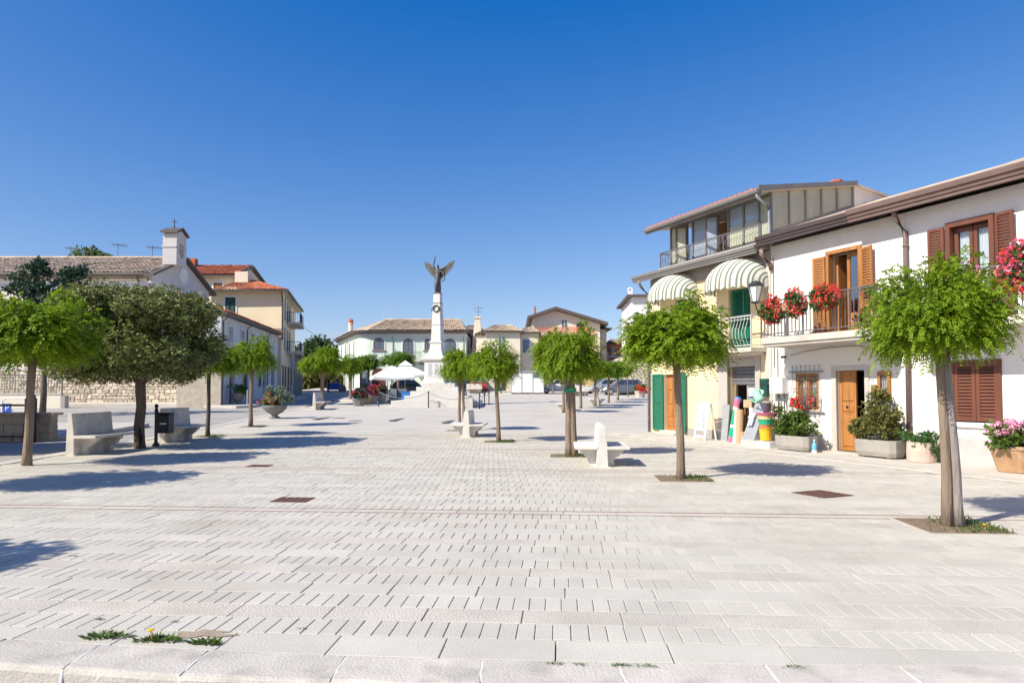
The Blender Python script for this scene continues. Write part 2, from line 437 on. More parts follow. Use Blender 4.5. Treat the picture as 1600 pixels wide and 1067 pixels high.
def acacia_crown(name, n, rx, rz, seed, mats='leaf_acacia', k=7, ll=.05, lw=.026, droop=.55, L=(.14, .26), nclump=46, lump=.27):
    P, D, r = crown_points(n, rx, rz, nclump, lump, seed)
    D = nrm(D * np.array([1, 1, .7]) + r.normal(size=P.shape) * .45 + np.array([0, 0, .05]))
    V = fronds(P, D, r.uniform(*L, n), k, ll, lw, droop)
    m = n // 9                                                # upright young shoots along the top
    i = r.choice(n, m); S = P[i] * np.array([.98, .98, 1.0])
    D2 = nrm(np.stack([r.normal(size=m) * .35, r.normal(size=m) * .35, np.ones(m)], 1) + D[i] * .8)
    V = np.concatenate([V, fronds(S, D2, r.uniform(L[0], L[1] * .9, m), k, ll, lw, .35)])
    return npmesh(name, V, 4, mats)
def rosette_cloud(P, D, r, per, ll, lw, spread=.75):
    n = len(P); out = []
    D = nrm(D)
    for j in range(per):
        a = nrm(D * r.uniform(.2, 1.0, (n, 1)) + r.normal(size=(n, 3)) * spread)
        A = a * (ll * r.uniform(.65, 1.25, n))[:, None]
        B = nrm(np.cross(A, D + r.normal(size=(n, 3)) * .5)) * (lw * .5)
        out.append(diamonds(P + r.normal(size=(n, 3)) * ll * .25, A, B))
    return np.concatenate(out)
def leaf_ball(n, rx, ry, rz, per, ll, lw, seed, nclump=16, lump=.35, box=False, flat=.5):
    P, D, r = crown_points(n, 1, 1, nclump, lump, seed, flat=flat)
    P = P * np.array([rx, ry, rz])
    return rosette_cloud(P, D, r, per, ll, lw)
def blooms(P, r, rad_, per=7, size=.03):
    n = len(P); out = []
    for j in range(per):
        d = nrm(r.normal(size=(n, 3)) + np.array([0, -.15, .3])); c = P + d * rad_
        a = nrm(np.cross(d, r.normal(size=(n, 3)))); b = np.cross(d, a)
        out.append(np.stack([c - a * size, c + b * size, c + a * size, c - b * size], 1).reshape(-1, 3))
    return np.concatenate(out)
def tiled_roof(name, parent, el, er, rr, rl, m='tile_old', pitch=.24, course=.38, amp=.055, kind='stuff'):
    el, er, rr, rl = [np.array(Vector(p)) for p in (el, er, rr, rl)]
    W = max(np.linalg.norm(er - el), np.linalg.norm(rr - rl)); H = np.linalg.norm((rl + rr) / 2 - (el + er) / 2)
    nc = max(3, int(W / pitch)); nr = max(2, int(H / course))
    nn = nrm(np.cross(er - el, (rl + rr) / 2 - el)); nn = nn if nn[2] > 0 else -nn
    prof = np.array([0, .72, 1, .72]); V = []
    us = np.arange(nc * 4 + 1) / (nc * 4); hs = np.append(np.tile(prof, nc), 0) * amp
    jit = rng.normal(size=(nr, nc)) * .012
    off = org(parent)
    quads = []
    for j in range(nr):
        for e, lift in ((0, .03), (1, 0.0)):
            v = (j + e * 1.06) / nr; v = min(v, 1.0)
            a = el + (rl - el) * v; b = er + (rr - er) * v
            jj = np.append(np.repeat(jit[j], 4), 0)
            V.append(a + (b - a) * us[:, None] + nn * (hs + lift + .01 + jj)[:, None])
    V = np.array(V); n1 = len(us)
    Q = []
    for j in range(nr):
        a, b = V[2 * j], V[2 * j + 1]
        for c in range(nc):                                     # each tile an island of its own
            s_ = slice(c * 4, c * 4 + 5)
            for q in range(4):
                i = c * 4 + q; Q.append((a[i], a[i + 1], b[i + 1], b[i]))
    # share verts inside a tile so an island is a tile
    me = bpy.data.meshes.new(name); vs = []; fs = []
    for j in range(nr):
        a, b = V[2 * j], V[2 * j + 1]
        for c in range(nc):
            o = len(vs)
            vs.extend(a[c * 4:c * 4 + 5] - np.array(off)); vs.extend(b[c * 4:c * 4 + 5] - np.array(off))
            fs.extend([(o + q, o + q + 1, o + 6 + q, o + 5 + q) for q in range(4)])
    me.from_pydata([tuple(x) for x in vs], [], fs); me.materials.append(MATS[m]); me.update()
    o = bpy.data.objects.new(name, me); COL.objects.link(o); o.parent = parent; ORG[o.name] = off
    if kind: o['kind'] = kind
    return o
def win(parent, fr, x0, x1, z0, z1, y=.0, fm='wood_red', gm='win_dark', nx=2, nz=1, fw=.07, arch=False, trim=None, sill=None, name='window', tw=.14, th=.05, shut=None):
    """a window of a far building: raised trim, frame, panes; arch=True rounds the head"""
    mb = MB(fr)
    def outline(e, za=z0, steps=10):
        if not arch: return [(x0 - e, za - 0), (x1 + e, za - 0), (x1 + e, z1 + e), (x0 - e, z1 + e)]
        r = (x1 - x0) / 2; zc = z1 - r; cx = (x0 + x1) / 2
        return [(x0 - e, za), (x1 + e, za)] + [(cx + (r + e) * math.cos(a), zc + (r + e) * math.sin(a)) for a in [math.pi * k / steps for k in range(steps + 1)]]
    def band(e0, e1, y0, y1):
        A = outline(e0); B = outline(e1); n = len(A)
        for k in range(1, n):
            k2 = (k + 1) % n
            a, b, c, d = A[k], A[k2], B[k2], B[k]
            if k2 == 0: pass
            mb.hexa([(a[0], y0, a[1]), (b[0], y0, b[1]), (c[0], y0, c[1]), (d[0], y0, d[1])], [(a[0], y1, a[1]), (b[0], y1, b[1]), (c[0], y1, c[1]), (d[0], y1, d[1])])
    if trim: band(0, tw, y + .002, y + th)
    w = None
    if trim:
        w = mb.build(name, trim, parent); mb = MB(fr)
    band(-fw, 0, y + .004, y + .04)
    mb.box(x0 + .001, x1 - .001, y + .004, y + .038, z0 - .001, z0 + fw)
    for k in range(1, nx):
        c = x0 + (x1 - x0) * k / nx; mb.box(c - fw * .5, c + fw * .5, y + .004, y + .037, z0 + fw, z1 - fw)
    for k in range(1, nz):
        c = z0 + (z1 - z0) * k / nz; mb.box(x0 + fw, x1 - fw, y + .004, y + .034, c - fw * .4, c + fw * .4)
    f = mb.build('window_frame' if w else name, fm, w or parent)
    p = MB(fr); O = outline(-fw * .5)
    p.poly([(a, y + .012, b) for a, b in O]); p.build('pane', gm, w or f)
    if sill:
        s_ = MB(fr); s_.box(x0 - tw - .05, x1 + tw + .05, y + .002, y + .14, z0 - .1, z0); s_.build('sill', sill, w or f)
    if shut:
        for k, (a, b) in enumerate(((x0, (x0 + x1) / 2 - .01), ((x0 + x1) / 2 + .01, x1))):
            s_ = MB(fr); s_.box(a + .02, b - .02, y + .042, y + .075, z0 + .02, z1 - .02)
            n = int((z1 - z0) / .16)
            for q in range(n):
                zz = z0 + .08 + (z1 - z0 - .16) * q / n; s_.hexa([(a + .07, y + .075, zz), (b - .07, y + .075, zz), (b - .07, y + .1, zz), (a + .07, y + .1, zz)], [(a + .07, y + .075, zz + .1), (b - .07, y + .075, zz + .1), (b - .07, y + .078, zz + .1), (a + .07, y + .078, zz + .1)])
            s_.build('shutter', shut, w or f)
    return w or f

# ---------------------------------------------------------------- ground
def sheet(name, xs, ys, zf, m, keep=None):
    mb = MB(); idx = {}
    def vid(i, j):
        if (i, j) not in idx:
            x, y = xs[i](ys[j]) if callable(xs[i]) else xs[i], ys[j]; idx[i, j] = mb.P(x, y, zf(x, y))
        return idx[i, j]
    for j in range(len(ys) - 1):
        for i in range(len(xs) - 1): mb.face([vid(i, j), vid(i + 1, j), vid(i + 1, j + 1), vid(i, j + 1)])
    return mb.build(name, m, kind='structure')
YS = [3.75, 6, 10, 14, 16, 18, 20, 22, 24, 26, 28, 31, 34, 38, 42, 46, 50, 56, 62, 70, 80, 95, 110, 140, 200, 400, 900]
sheet('ground', [-900, -300, -120, -60, -20, 0, 20, 60, 120, 300, 900], [-60] + YS, lambda x, y: (g(min(y, 140)) - .10) if y > 3.8 else -.4, 'earth')
sheet('lower_street', [-60, -20, -8, -4, 0, 4, 8, 20, 60], [-50, -20, -6, 0, 2, 3.9], lambda x, y: -.16, 'street')
EDGE = lambda Y: -10.62 - .080 * (Y - 14)
FX = lambda Y, o: FA.x + FN.x * o + FD.x * ((Y - FA.y - FN.y * o) / FD.y)      # x of a line parallel to the house fronts
nearY = [4.3, 8, 12, 14, 16, 18, 20, 21, 22, 23, 24.02]
plaza = sheet('plaza', [lambda Y: EDGE(Y), lambda Y: -4, lambda Y: 0, lambda Y: 3, lambda Y: max(FX(Y, 1.5), 3.01)], nearY, lambda x, y: g(y) - .008, 'mortar')
def plaza_far_mat():
    m = mat('plaza_far', (.52, .482, .42), .85, .10, .9, .3, 40, fine=.14, stain=((.38, .32, .25), .55, .4))
    nt = m.node_tree; N = nt.nodes; L = nt.links; p = N['Principled BSDF']
    src = p.inputs['Base Color'].links[0].from_socket
    geo = N.new('ShaderNodeNewGeometry'); vd = N.new('ShaderNodeVectorMath'); vd.operation = 'DOT_PRODUCT'; vd.inputs[1].default_value = tuple(PU)
    L.new(geo.outputs['Position'], vd.inputs[0])
    def lines(period, off, width, colr, amt, src):
        a = N.new('ShaderNodeMath'); a.operation = 'SUBTRACT'; a.inputs[1].default_value = PO.dot(PU) + off
        b = N.new('ShaderNodeMath'); b.operation = 'WRAP'; b.inputs[1].default_value = period; b.inputs[2].default_value = 0
        c = N.new('ShaderNodeMath'); c.operation = 'LESS_THAN'; c.inputs[1].default_value = width
        d = N.new('ShaderNodeMath'); d.operation = 'MULTIPLY'; d.inputs[1].default_value = amt
        mx = N.new('ShaderNodeMix'); mx.data_type = 'RGBA'; mx.inputs[7].default_value = (*colr, 1)
        L.new(vd.outputs['Value'], a.inputs[0]); L.new(a.outputs[0], b.inputs[0]); L.new(b.outputs[0], c.inputs[0]); L.new(c.outputs[0], d.inputs[0])
        L.new(d.outputs[0], mx.inputs[0]); L.new(src, mx.inputs[6]); return mx.outputs[2]
    src = lines(.58, .36, .16, (.48, .43, .365), .5, src)
    src = lines(4.64, 4.72, .09, (.40, .27, .235), .5, src)
    src = lines(4.64, 4.72, .30, (.58, .53, .46), .5, src)
    L.new(src, p.inputs['Base Color'])
plaza_far_mat()
sheet('upper_plaza', [lambda Y: EDGE(Y), lambda Y: -6, lambda Y: 0, lambda Y: 3, lambda Y: 8 + .3 * (Y - 24), lambda Y: 40], [24.0, 25, 26, 28, 30, 33, 36, 40, 44, 50, 56, 62, 70, 80, 95, 112], lambda x, y: g(y), 'plaza_far')
sheet('road', [lambda Y: -70, lambda Y: -40, lambda Y: -25, lambda Y: EDGE(Y) - .30], [3.75, 8, 12, 16, 20, 24, 28, 32, 36, 40, 44, 48, 54, 62, 70, 80, 95, 112], lambda x, y: g(y) - .02, 'road')

# paving geometry: rows of narrow pavers, dressed slabs and smooth slabs
def paver_mesh(name, w, d, m, h=.02, e=.003):
    mb = MB()
    a, b = w / 2, d / 2
    lo = [mb.P(x, y, -h) for x, y in ((-a, -b), (a, -b), (a, b), (-a, b))]
    md = [mb.P(x, y, -e) for x, y in ((-a, -b), (a, -b), (a, b), (-a, b))]
    hi = [mb.P(x, y, 0) for x, y in ((-a + e, -b + e), (a - e, -b + e), (a - e, b - e), (-a + e, b - e))]
    for A, B in ((lo, md), (md, hi)):
        for k in range(4): mb.face([A[k], A[(k + 1) % 4], B[(k + 1) % 4], B[k]])
    mb.face(hi)
    return mb.mesh(name, m)
RZP = math.atan2(PR.y, PR.x)
BW, SLW = .1155, .68
rows = []; s_ = .36
kinds = ['brick', 'rough', 'brick', 'slab']; i_ = 0
while s_ < 20.3:
    rows.append((s_, .29, kinds[i_ % 4], i_)); s_ += .29; i_ += 1
KERB = lambda x: 4.05 - .055 * x + (.017 if x < 0 else .008) * x * x
pm = {k: paver_mesh(n, w - j, .29 - jd, m) for k, (n, w, j, jd, m) in dict(brick=('paver', BW, .006, .004, 'paver'), rough=('dressed_slab', SLW, .006, .005, 'paver_rough'), slab=('slab', SLW, .006, .005, 'paver')).items()}
cnt = dict(brick=0, rough=0, slab=0); joined = dict(brick=MB(), rough=MB(), slab=MB())
pits = []                                                        # filled by the trees, checked below
def p_world(a, s): return PO + PR * a + PU * s
def add_joined(mb, a, s, w, d, z, e=.003):
    A, B = w / 2, d / 2
    def q(x, y, zz):
        p = p_world(a + x, s + y); return mb.P(p.x, p.y, z + zz)
    lo = [q(x, y, -.02) for x, y in ((-A, -B), (A, -B), (A, B), (-A, B))]
    hi = [q(x, y, 0) for x, y in ((-A + e, -B + e), (A - e, -B + e), (A - e, B - e), (-A + e, B - e))]
    for k in range(4): mb.face([lo[k], lo[(k + 1) % 4], hi[(k + 1) % 4], hi[k]])
    mb.face(hi)
NAMES = dict(brick='paver', rough='dressed_slab', slab='slab')
red = MB()
for (s0, d, kd, i) in rows:
    sc = s0 + d / 2; Y = 4.03 + sc
    w = BW if kd == 'brick' else SLW
    ph = {0: .0, 1: .02, 2: .055, 3: .32}[i % 4]
    redrow = (i % 16 == 15)
    dd = d - (.11 if redrow else 0)
    if redrow:
        for ds in (0, d - .05):
            for a in np.arange(-24, 12, 1.36):
                add_ = [p_world(a, s0 + ds), p_world(a + 1.354, s0 + ds), p_world(a + 1.354, s0 + ds + .048), p_world(a, s0 + ds + .048)]
                if any(p.x < EDGE(p.y) or p.x > FX(p.y, 1.7) for p in add_): continue
                red.face([red.P(p.x, p.y, g(p.y) - .001) for p in add_])
    a0 = -1.1 * Y - 1; n = int((2.2 * Y + 2) / w)
    order = sorted(range(n), key=lambda k: abs((math.floor(a0 / w) + k) * w))
    for k in order:
        a = (math.floor(a0 / w) + k) * w + ph + w / 2
        p = p_world(a, sc)
        if p.x - w / 2 < EDGE(p.y) + .02 or p.x + w / 2 > FX(p.y, 1.62): continue
        z = g(p.y) + R.uniform(-.0012, .0012)
        lim = .78 * Y + .3
        if cnt[kd] < 300 and abs(a) < lim and not redrow:
            o = inst(pm[kd], NAMES[kd], plaza, (p.x, p.y, z), (R.uniform(-.003, .003), R.uniform(-.003, .003), RZP + R.uniform(-.006, .006)), (1 + R.uniform(-.02, .012), 1, 1))
            cnt[kd] += 1
        else: add_joined(joined[kd], a, sc, w - (.006 if kd == 'brick' else .006), dd - .005, z)
joined['brick'].build('paver_field', 'paver_joined', plaza, kind='stuff')
joined['rough'].build('dressed_slab_field', 'rough_joined', plaza, kind='stuff')
joined['slab'].build('slab_field', 'paver_joined', plaza, kind='stuff')
red.build('red_stone_line', 'red_stone', plaza, kind='stuff')
# first row of slabs behind the kerb, cut to its curve
for k in range(-9, 9):
    xa, xb = k * SLW + .25 + .004, (k + 1) * SLW + .25 - .004
    mb = MB(); pts = []
    for a in (xa, xb):
        hi = p_world(a, .354); x = hi.x + (KERB(hi.x) - hi.y) * .0692; lo = Vector((x, KERB(x) + .003, 0)); pts.append((lo, hi))
    if pts[0][1].y < pts[0][0].y + .03: continue
    (la, ha), (lb, hb) = pts
    mb.hexa([(la.x, la.y, -.02), (lb.x, lb.y, -.02), (hb.x, hb.y, -.02), (ha.x, ha.y, -.02)], [(la.x, la.y, 0), (lb.x, lb.y, 0), (hb.x, hb.y, 0), (ha.x, ha.y, 0)])
    mb.build('slab', 'paver', plaza, bevel=.004)
# kerb stones along the step to the lower street
kerb = MB(); kerb.box(-9, 9, 3.5, 3.52, -.3, -.25); kerb = kerb.build('kerb', 'mortar', kind='structure')
x = -7.6; TL = 0
while x < 7.5:
    w = R.uniform(.60, .86); xa, xb = x + .004, x + w - .004; tl = TL; TL = R.uniform(-.05, .05)
    mb = MB(); wd = .37
    n = 4; pa = []
    prof = [(0, -.02), (0, 0), (-wd + .035, 0), (-wd + .012, -.007), (-wd, -.03), (-wd - .01, -.26)]
    rings = []
    for q in range(n + 1):
        xx = xa + (xb - xa) * q / n; c = KERB(xx)
        rings.append([(xx + (tl + (TL - tl) * q / n) * pz[0] * -1 + R.uniform(-.003, .003), c + pz[0] + R.uniform(-.004, .004), pz[1] + (R.uniform(-.003, .003) if pz[1] > -.2 else 0)) for pz in prof])
    mb.loft(rings); mb.build('kerb_stone', 'kerb_stone', kerb, bevel=.004)
    if True:
        j = MB(); c = KERB(xb + .006)
        path = [(xb + .004 + TL * -dy + R.uniform(-.004, .004), c + dy, z) for dy, z in ((-.01, -.012), (-.1, -.006), (-.2, -.006), (-.29, -.008), (-.36, -.02), (-.385, -.1), (-.39, -.2))]
        j.tube(path, [.008, .006, .010, .007, .010, .008, .009], 6); j.build('mortar_joint', 'white_mortar', kerb)
    x += w
# pavement before the houses on the right and its edging band
def strip(name, o0, o1, t0, t1, z, m, thick=.06, parent=None, kind='structure', n=14):
    mb = MB(FP); 
    for i in range(n):
        ta, tb = t0 + (t1 - t0) * i / n, t0 + (t1 - t0) * (i + 1) / n
        za = g(FP(ta, o0, 0).y) ; zb = g(FP(tb, o0, 0).y)
        mb.hexa([(ta, o0, za - thick), (tb, o0, zb - thick), (tb, o1, zb - thick), (ta, o1, za - thick)], [(ta, o0, za + z), (tb, o0, zb + z), (tb, o1, zb + z), (ta, o1, za + z)])
    return mb.build(name, m, parent, kind=kind)
pave = strip('pavement', -.3, 1.50, -14, 8.4, .012, 'pale_stone', n=20)
t = -14.0
while t < 8.3:
    L_ = .98; mb = MB(FP); z = g(FP(t, 1.7, 0).y)
    mb.box(t + .004, t + L_ - .004, 1.508, 1.90, z - .05, z + .016); mb.build('edging_slab', 'pale_stone', pave, bevel=.004)
    t += L_
# edging stones between plaza and road on the left
eb = MB(); eb.box(-11, -10.9, 13.0, 13.02, -.3, -.28); eb = eb.build('road_edge', 'mortar', kind='structure')
Y = 10.0
while Y < 44:
    Y2 = Y + 1.0; mb = MB(); za, zb = g(Y), g(Y2)
    lo = [(EDGE(Y) - .32, Y + .006, za - .1), (EDGE(Y) + .03, Y + .006, za - .1), (EDGE(Y2) + .03, Y2 - .006, zb - .1), (EDGE(Y2) - .32, Y2 - .006, zb - .1)]
    mb.hexa(lo, [(x, y, z + .112) for x, y, z in lo]); mb.build('edging_slab', 'pale_stone', eb); Y = Y2
# raised pavements on the far left
def slabpoly(name, pts, h, m='pale_stone', drop=.3):
    mb = MB(); n = len(pts)
    B = [mb.P(x, y, g(y) - drop) for x, y in pts]; T = [mb.P(x, y, g(y) + h) for x, y in pts]
    mb.face(T)
    for i in range(n): mb.face([B[i], B[(i + 1) % n], T[(i + 1) % n], T[i]])
    return mb.build(name, m, kind='structure')
slabpoly('church_pavement', [(-60, 45.2), (-21.5, 45.2), (-20.2, 44.2), (-19.4, 43.4), (-16.9, 42.4), (-16.2, 43.2), (-17.7, 60), (-19.0, 61), (-60, 61)], .13)
slabpoly('corner_island', [(-13.6, 52.6), (-11.5, 51.2), (-7, 51.6), (-6.5, 60), (-10, 70), (-14.5, 62)], .12)
slabpoly('far_pavement', [(-24.5, 78.6), (-6, 75.5), (0, 75.5), (0, 81), (-18, 81), (-26, 96)], .14)
slabpoly('road_island', [(-25, 20.6), (-14.2, 21.0), (-13.6, 22.2), (-14.4, 27.5), (-15.2, 28), (-25, 27)], .13)
def HZ(x, y):
    h = max(0, min(y, 79) - 66.5) * .33 * min(1, max(0, x - 10.2) / 2.5)
    return g(min(y, 79)) + h + .12 * math.sin(x * 1.3 + y) * min(1, h) - .05
hill = sheet('hill', [10.2, 11, 12, 13, 14, 15, 16, 17, 18, 20, 23, 27, 34, 50, 90], [66, 67, 68, 69, 70, 71, 72, 73, 74, 75, 76, 77, 78, 79, 80, 84, 90, 112, 140], HZ, 'hill')

# ---------------------------------------------------------------- trees
crowns = dict(
    near=acacia_crown('acacia_crown', 5200, 1.0, .78, 3, 'leaf_acacia', k=8, ll=.048, lw=.025, droop=.5, L=(.13, .25), nclump=110, lump=.31),
    broad=acacia_crown('acacia_crown', 4600, 1.0, .78, 5, 'leaf_acacia', k=7, ll=.055, lw=.030, droop=.6, L=(.15, .28), nclump=95, lump=.31),
    round=acacia_crown('acacia_crown', 3200, 1.0, .78, 8, 'leaf_acacia', k=6, ll=.065, lw=.036, droop=.6, L=(.16, .3), nclump=60, lump=.33),
    loose=acacia_crown('acacia_crown', 2600, 1.0, .78, 9, 'leaf_acacia', k=6, ll=.065, lw=.036, droop=.5, L=(.16, .32), nclump=44, lump=.35),
    dark=acacia_crown('acacia_crown', 2200, 1.0, .78, 12, 'leaf_acacia_dark', k=6, ll=.075, lw=.040, droop=.6, L=(.18, .3), nclump=50, lump=.33))
def limbs(mb, zt, rx, rz, r0, seed, n=7, cz=None):
    r = random.Random(seed); cz = cz or zt + rz * .5
    for k in range(n):
        a = 2 * math.pi * k / n + r.uniform(-.3, .3); q = r.uniform(.45, .8)
        e = Vector((math.cos(a) * rx * q, math.sin(a) * rx * q, cz + r.uniform(-.1, .6) * rz))
        m_ = Vector((e.x * .4, e.y * .4, zt + (e.z - zt) * .55))
        mb.tube([(0, 0, zt - .12), m_, e], [r0 * .55, r0 * .38, r0 * .12], 5, False)
def pit(mb_name, X, Y, size=.88, seed=0, grassy=1.0, label=''):
    c = Vector((X, Y, 0)); z = g(Y); mb = MB(); h = size / 2
    p = [c + PR * (-h) - PU * h, c + PR * h - PU * h, c + PR * h + PU * h, c - PR * h + PU * h]
    mb.poly([(q.x, q.y, z + .006) for q in p]); mb.m = 1
    for a, b in ((0, 1), (1, 2), (2, 3), (3, 0)):
        d = (p[b] - p[a]).normalized(); n_ = Vector((d.y, -d.x, 0)) * .03
        A = [p[a] - d * .0, p[b], p[b] + n_, p[a] + n_]
        mb.hexa([(q.x, q.y, z - .01) for q in A], [(q.x, q.y, z + .010) for q in A])
    mb.build('tree_pit', ['soil', 'paver'], kind='structure')
    if grassy:
        r = np.random.default_rng(seed); n = int(420 * grassy)
        u = r.beta(2.2, 1.3, n) * size - h; v = r.uniform(-h, h, n)
        keep = r.random(n) < np.where(u > -.1, .95, .25)
        u, v = u[keep], v[keep]; n = len(u)
        P = np.array(c)[None] + u[:, None] * np.array(PR) + v[:, None] * np.array(PU); P[:, 2] = z + .006
        A = np.stack([r.normal(size=n) * .5, r.normal(size=n) * .5, r.uniform(.5, 1.1, n)], 1) * r.uniform(.025, .075, (n, 1))
        B = nrm(np.cross(A, r.normal(size=(n, 3)))) * .007
        tag(npobj('grass', npmesh('grass', diamonds(P, A, B), 4, 'grass')), label, 'grass', kind='stuff')
def acacia(name, label, X, Y, rx, rz, zc, crown='round', trunk=.075, twin=False, lean=(0, 0), band=False, rot=0, cdx=0, cdy=0, stake=False, z0=None, bark='bark_pale', group='small round-headed acacias planted round the square', dx=.09):
    z = g(Y) if z0 is None else z0
    rz *= 1.16; zc -= .07
    t = thing(name, label, 'tree', (0, 0, 0), group)
    mb = MB(); zt = zc - rz * .5; r = random.Random(int(X * 37 + Y * 11))
    lx, ly = lean
    path = [(lx * s + r.uniform(-.012, .012), ly * s + r.uniform(-.012, .012), zt * s - (.06 if s == 0 else 0)) for s in (0, .12, .3, .5, .7, .88, 1)]
    mb.tube(path, [trunk * q for q in (1.25, 1.05, .95, .9, .86, .9, 1.0)], 9)
    limbs(mb, zt, rx, rz, trunk, int(X * 7 + 3), cz=zc)
    mb.build('trunk', bark, t, smooth=True)
    if twin:
        mb = MB(); path2 = [(p[0] + dx * (1 - .55 * i / 6), p[1] - .03 + .02 * i / 6, p[2]) for i, p in enumerate(path)]
        mb.tube(path2, [trunk * q for q in (1.1, .95, .9, .85, .85, .85, .9)], 9); mb.build('trunk' if not stake else 'stake', 'stake' if stake else bark, t, smooth=True)
    if band:
        mb = MB(); zb = 1.50
        mb.lathe([(trunk * 1.15 + (.05 if twin else 0), zb), (trunk * 1.2 + (.05 if twin else 0), zb + .02), (trunk * 1.2 + (.05 if twin else 0), zb + .09), (trunk * 1.12 + (.05 if twin else 0), zb + .11)], 10, (dx * .3 if twin else 0, 0, 0)); mb.build('tree_tie', 'tie_green', t)
    c = npobj('crown', crowns[crown], t, (lx + cdx, ly + cdy, zc), (rx, rx, rz / .78), rot)
    t.location = (X, Y, z)
    return t
acacia('acacia_tree', 'feathery acacia with two grey stems, largest and nearest, before the brown shutters', 5.01, 7.99, .70, .60, 2.42, 'near', .058, twin=True, lean=(-.06, 0), stake=True, dx=.115)
acacia('acacia_tree', 'broad drooping acacia with one slim trunk before the yellow shop house', 2.99, 12.24, .92, .60, 2.50, 'broad', .072, lean=(-.08, 0), rot=1)
acacia('acacia_tree', 'acacia with twin trunks and a green tie, left of the white double bench', 1.34, 16.46, .74, .66, 2.38, 'broad', .085, twin=True, band=True, rot=2.2, dx=.14)
acacia('acacia_tree', 'acacia with a single bent trunk and green tie, grass patch at its foot', -.38, 20.66, .74, .57, 2.34, 'loose', .065, band=True, lean=(-.1, 0), rot=.7)
acacia('acacia_tree', 'acacia with two thin trunks rising behind the bench nearest the monument', -1.92, 25.3, .70, .58, 2.38, 'round', .06, twin=True, rot=4, dx=.2)
for i, (px, Y, rx, zc, lb) in enumerate([(880.5, 37.5, .85, 2.4, 'acacia whose trunk shows just left of the twin trunks with the green tie'), (907.5, 42, .95, 2.4, 'acacia standing in the open behind the twin trunked acacia, short dark shadow to its right'),
        (930, 45, 1.0, 2.35, 'acacia beside the far white bench near the parked cars'), (951, 50, 1.05, 2.35, 'acacia second from the red flower pot in the far row'), (965.5, 54.5, 1.05, 2.4, 'acacia nearest the grey estate car and the red flower pot'),
        (864, 70, 1.2, 2.7, 'far acacia in front of the white car beside the kiosk'), (783, 73, 1.2, 2.7, 'far acacia left of the white kiosk')]):
    p = at(px, 611, Y); acacia('acacia_tree', lb, p.x, Y, rx, .62, zc, ('dark', 'round', 'loose')[i % 3], .085, rot=i * 1.3)
acacia('acacia_tree', 'wide bright acacia with a leaning crown at the left edge, before the stone parapet', -10.05, 14.4, 1.28, .78, 2.75, 'broad', .085, lean=(.05, 0), rot=3.3, cdx=-.02, bark='bark_pale')
acacia('acacia_tree', 'acacia with a dark slim trunk half hidden behind the holm oak', -9.94, 22.66, .92, .62, 2.62, 'round', .068, rot=5, bark='bark_dark')
acacia('acacia_tree', 'acacia with a straight trunk left of the grey flower bowl', -10.3, 27.3, .80, .70, 2.75, 'loose', .082, rot=2.5)
acacia('acacia_tree', 'taller acacia behind the pale bench on the road side, left of the mint building', -12.75, 46.5, 1.36, .92, 2.95, 'round', .15, rot=1.1)
acacia('acacia_tree', 'small acacia with reddish leaves on the corner island by the flower tubs', -12.6, 54, .95, .72, 2.7, 'loose', .12, rot=.4)
for px, lb, rx, zc in ((564, 'left of two pale trunked acacias in front of the mint building', 1.0, 3.0), (576, 'right of two pale trunked acacias in front of the mint building', 1.15, 3.1), (622, 'acacia behind the white market parasols', 1.6, 3.4)):
    p = at(px, 600, 72); acacia('acacia_tree', lb, p.x, 72, rx, .85, zc, 'dark', .13, rot=px, z0=g(72) + .1)
acacia('acacia_tree', 'acacia just outside the picture, throwing its shade on the near paving', -7.75, 4.75, .9, .62, 2.45, 'round', .08, rot=2)
pit('tree_pit', 5.05, 7.99, .92, 1, 1.0, 'short grass in the tree pit under the nearest acacia')
pit('tree_pit', 3.02, 12.24, .92, 2, .8, 'short grass in the tree pit before the yellow shop house')
pit('tree_pit', 1.36, 16.4, .9, 3, .8, 'short grass in the tree pit of the twin trunked acacia')
pit('tree_pit', -.36, 20.6, .9, 4, 1.6, 'thick grass patch in the pit of the bent acacia')
pit('tree_pit', -1.92, 25.3, .9, 5, .5, 'thin grass in the pit behind the white bench')
pit('tree_pit', -9.9, 22.6, .9, 6, 1.2, 'grass round the dark slim trunk beside the holm oak')
pit('tree_pit', -10.2, 27.3, .9, 7, 1.8, 'thick grass round the trunk left of the flower bowl')
p = at(930, 611, 45); pit('tree_pit', p.x, 45, .9, 8, .7, 'grass under the acacia beside the far white bench')
p = at(965.5, 611, 54.5); pit('tree_pit', p.x, 54.5, .9, 9, .7, 'grass under the acacia by the grey estate car')

# holm oaks
def oak_mesh(name, n, rx, rz, seed, m='leaf_oak', per=7, ll=.085, lw=.042, nclump=230, lump=.19):
    r = np.random.default_rng(seed)
    d = nrm(r.normal(size=(nclump, 3))); d[:, 2] = np.where(d[:, 2] < -.75, -.75, d[:, 2])
    # flattened, box-like crown
    q = np.sign(d) * np.abs(d) ** .72
    C = q * np.where(np.arange(nclump)[:, None] % 4 == 0, r.uniform(.35, .75, (nclump, 1)), r.uniform(.76, .97, (nclump, 1))) * np.array([.9, .9, .9])
    idx = r.integers(0, nclump, n)
    P = C[idx] + nrm(r.normal(size=(n, 3))) * lump * r.uniform(.7, 1.2, (nclump, 1))[idx] * (r.random((n, 1)) ** .4)
    D = nrm(P - C[idx] * .75); P = P * np.array([rx, rx, rz])
    return npmesh(name, rosette_cloud(P, D, r, per, ll, lw), 4, m)
oak = oak_mesh('holm_oak_crown', 17000, 1.0, 1.0, 21, ll=.043, lw=.023, nclump=330, lump=.2)
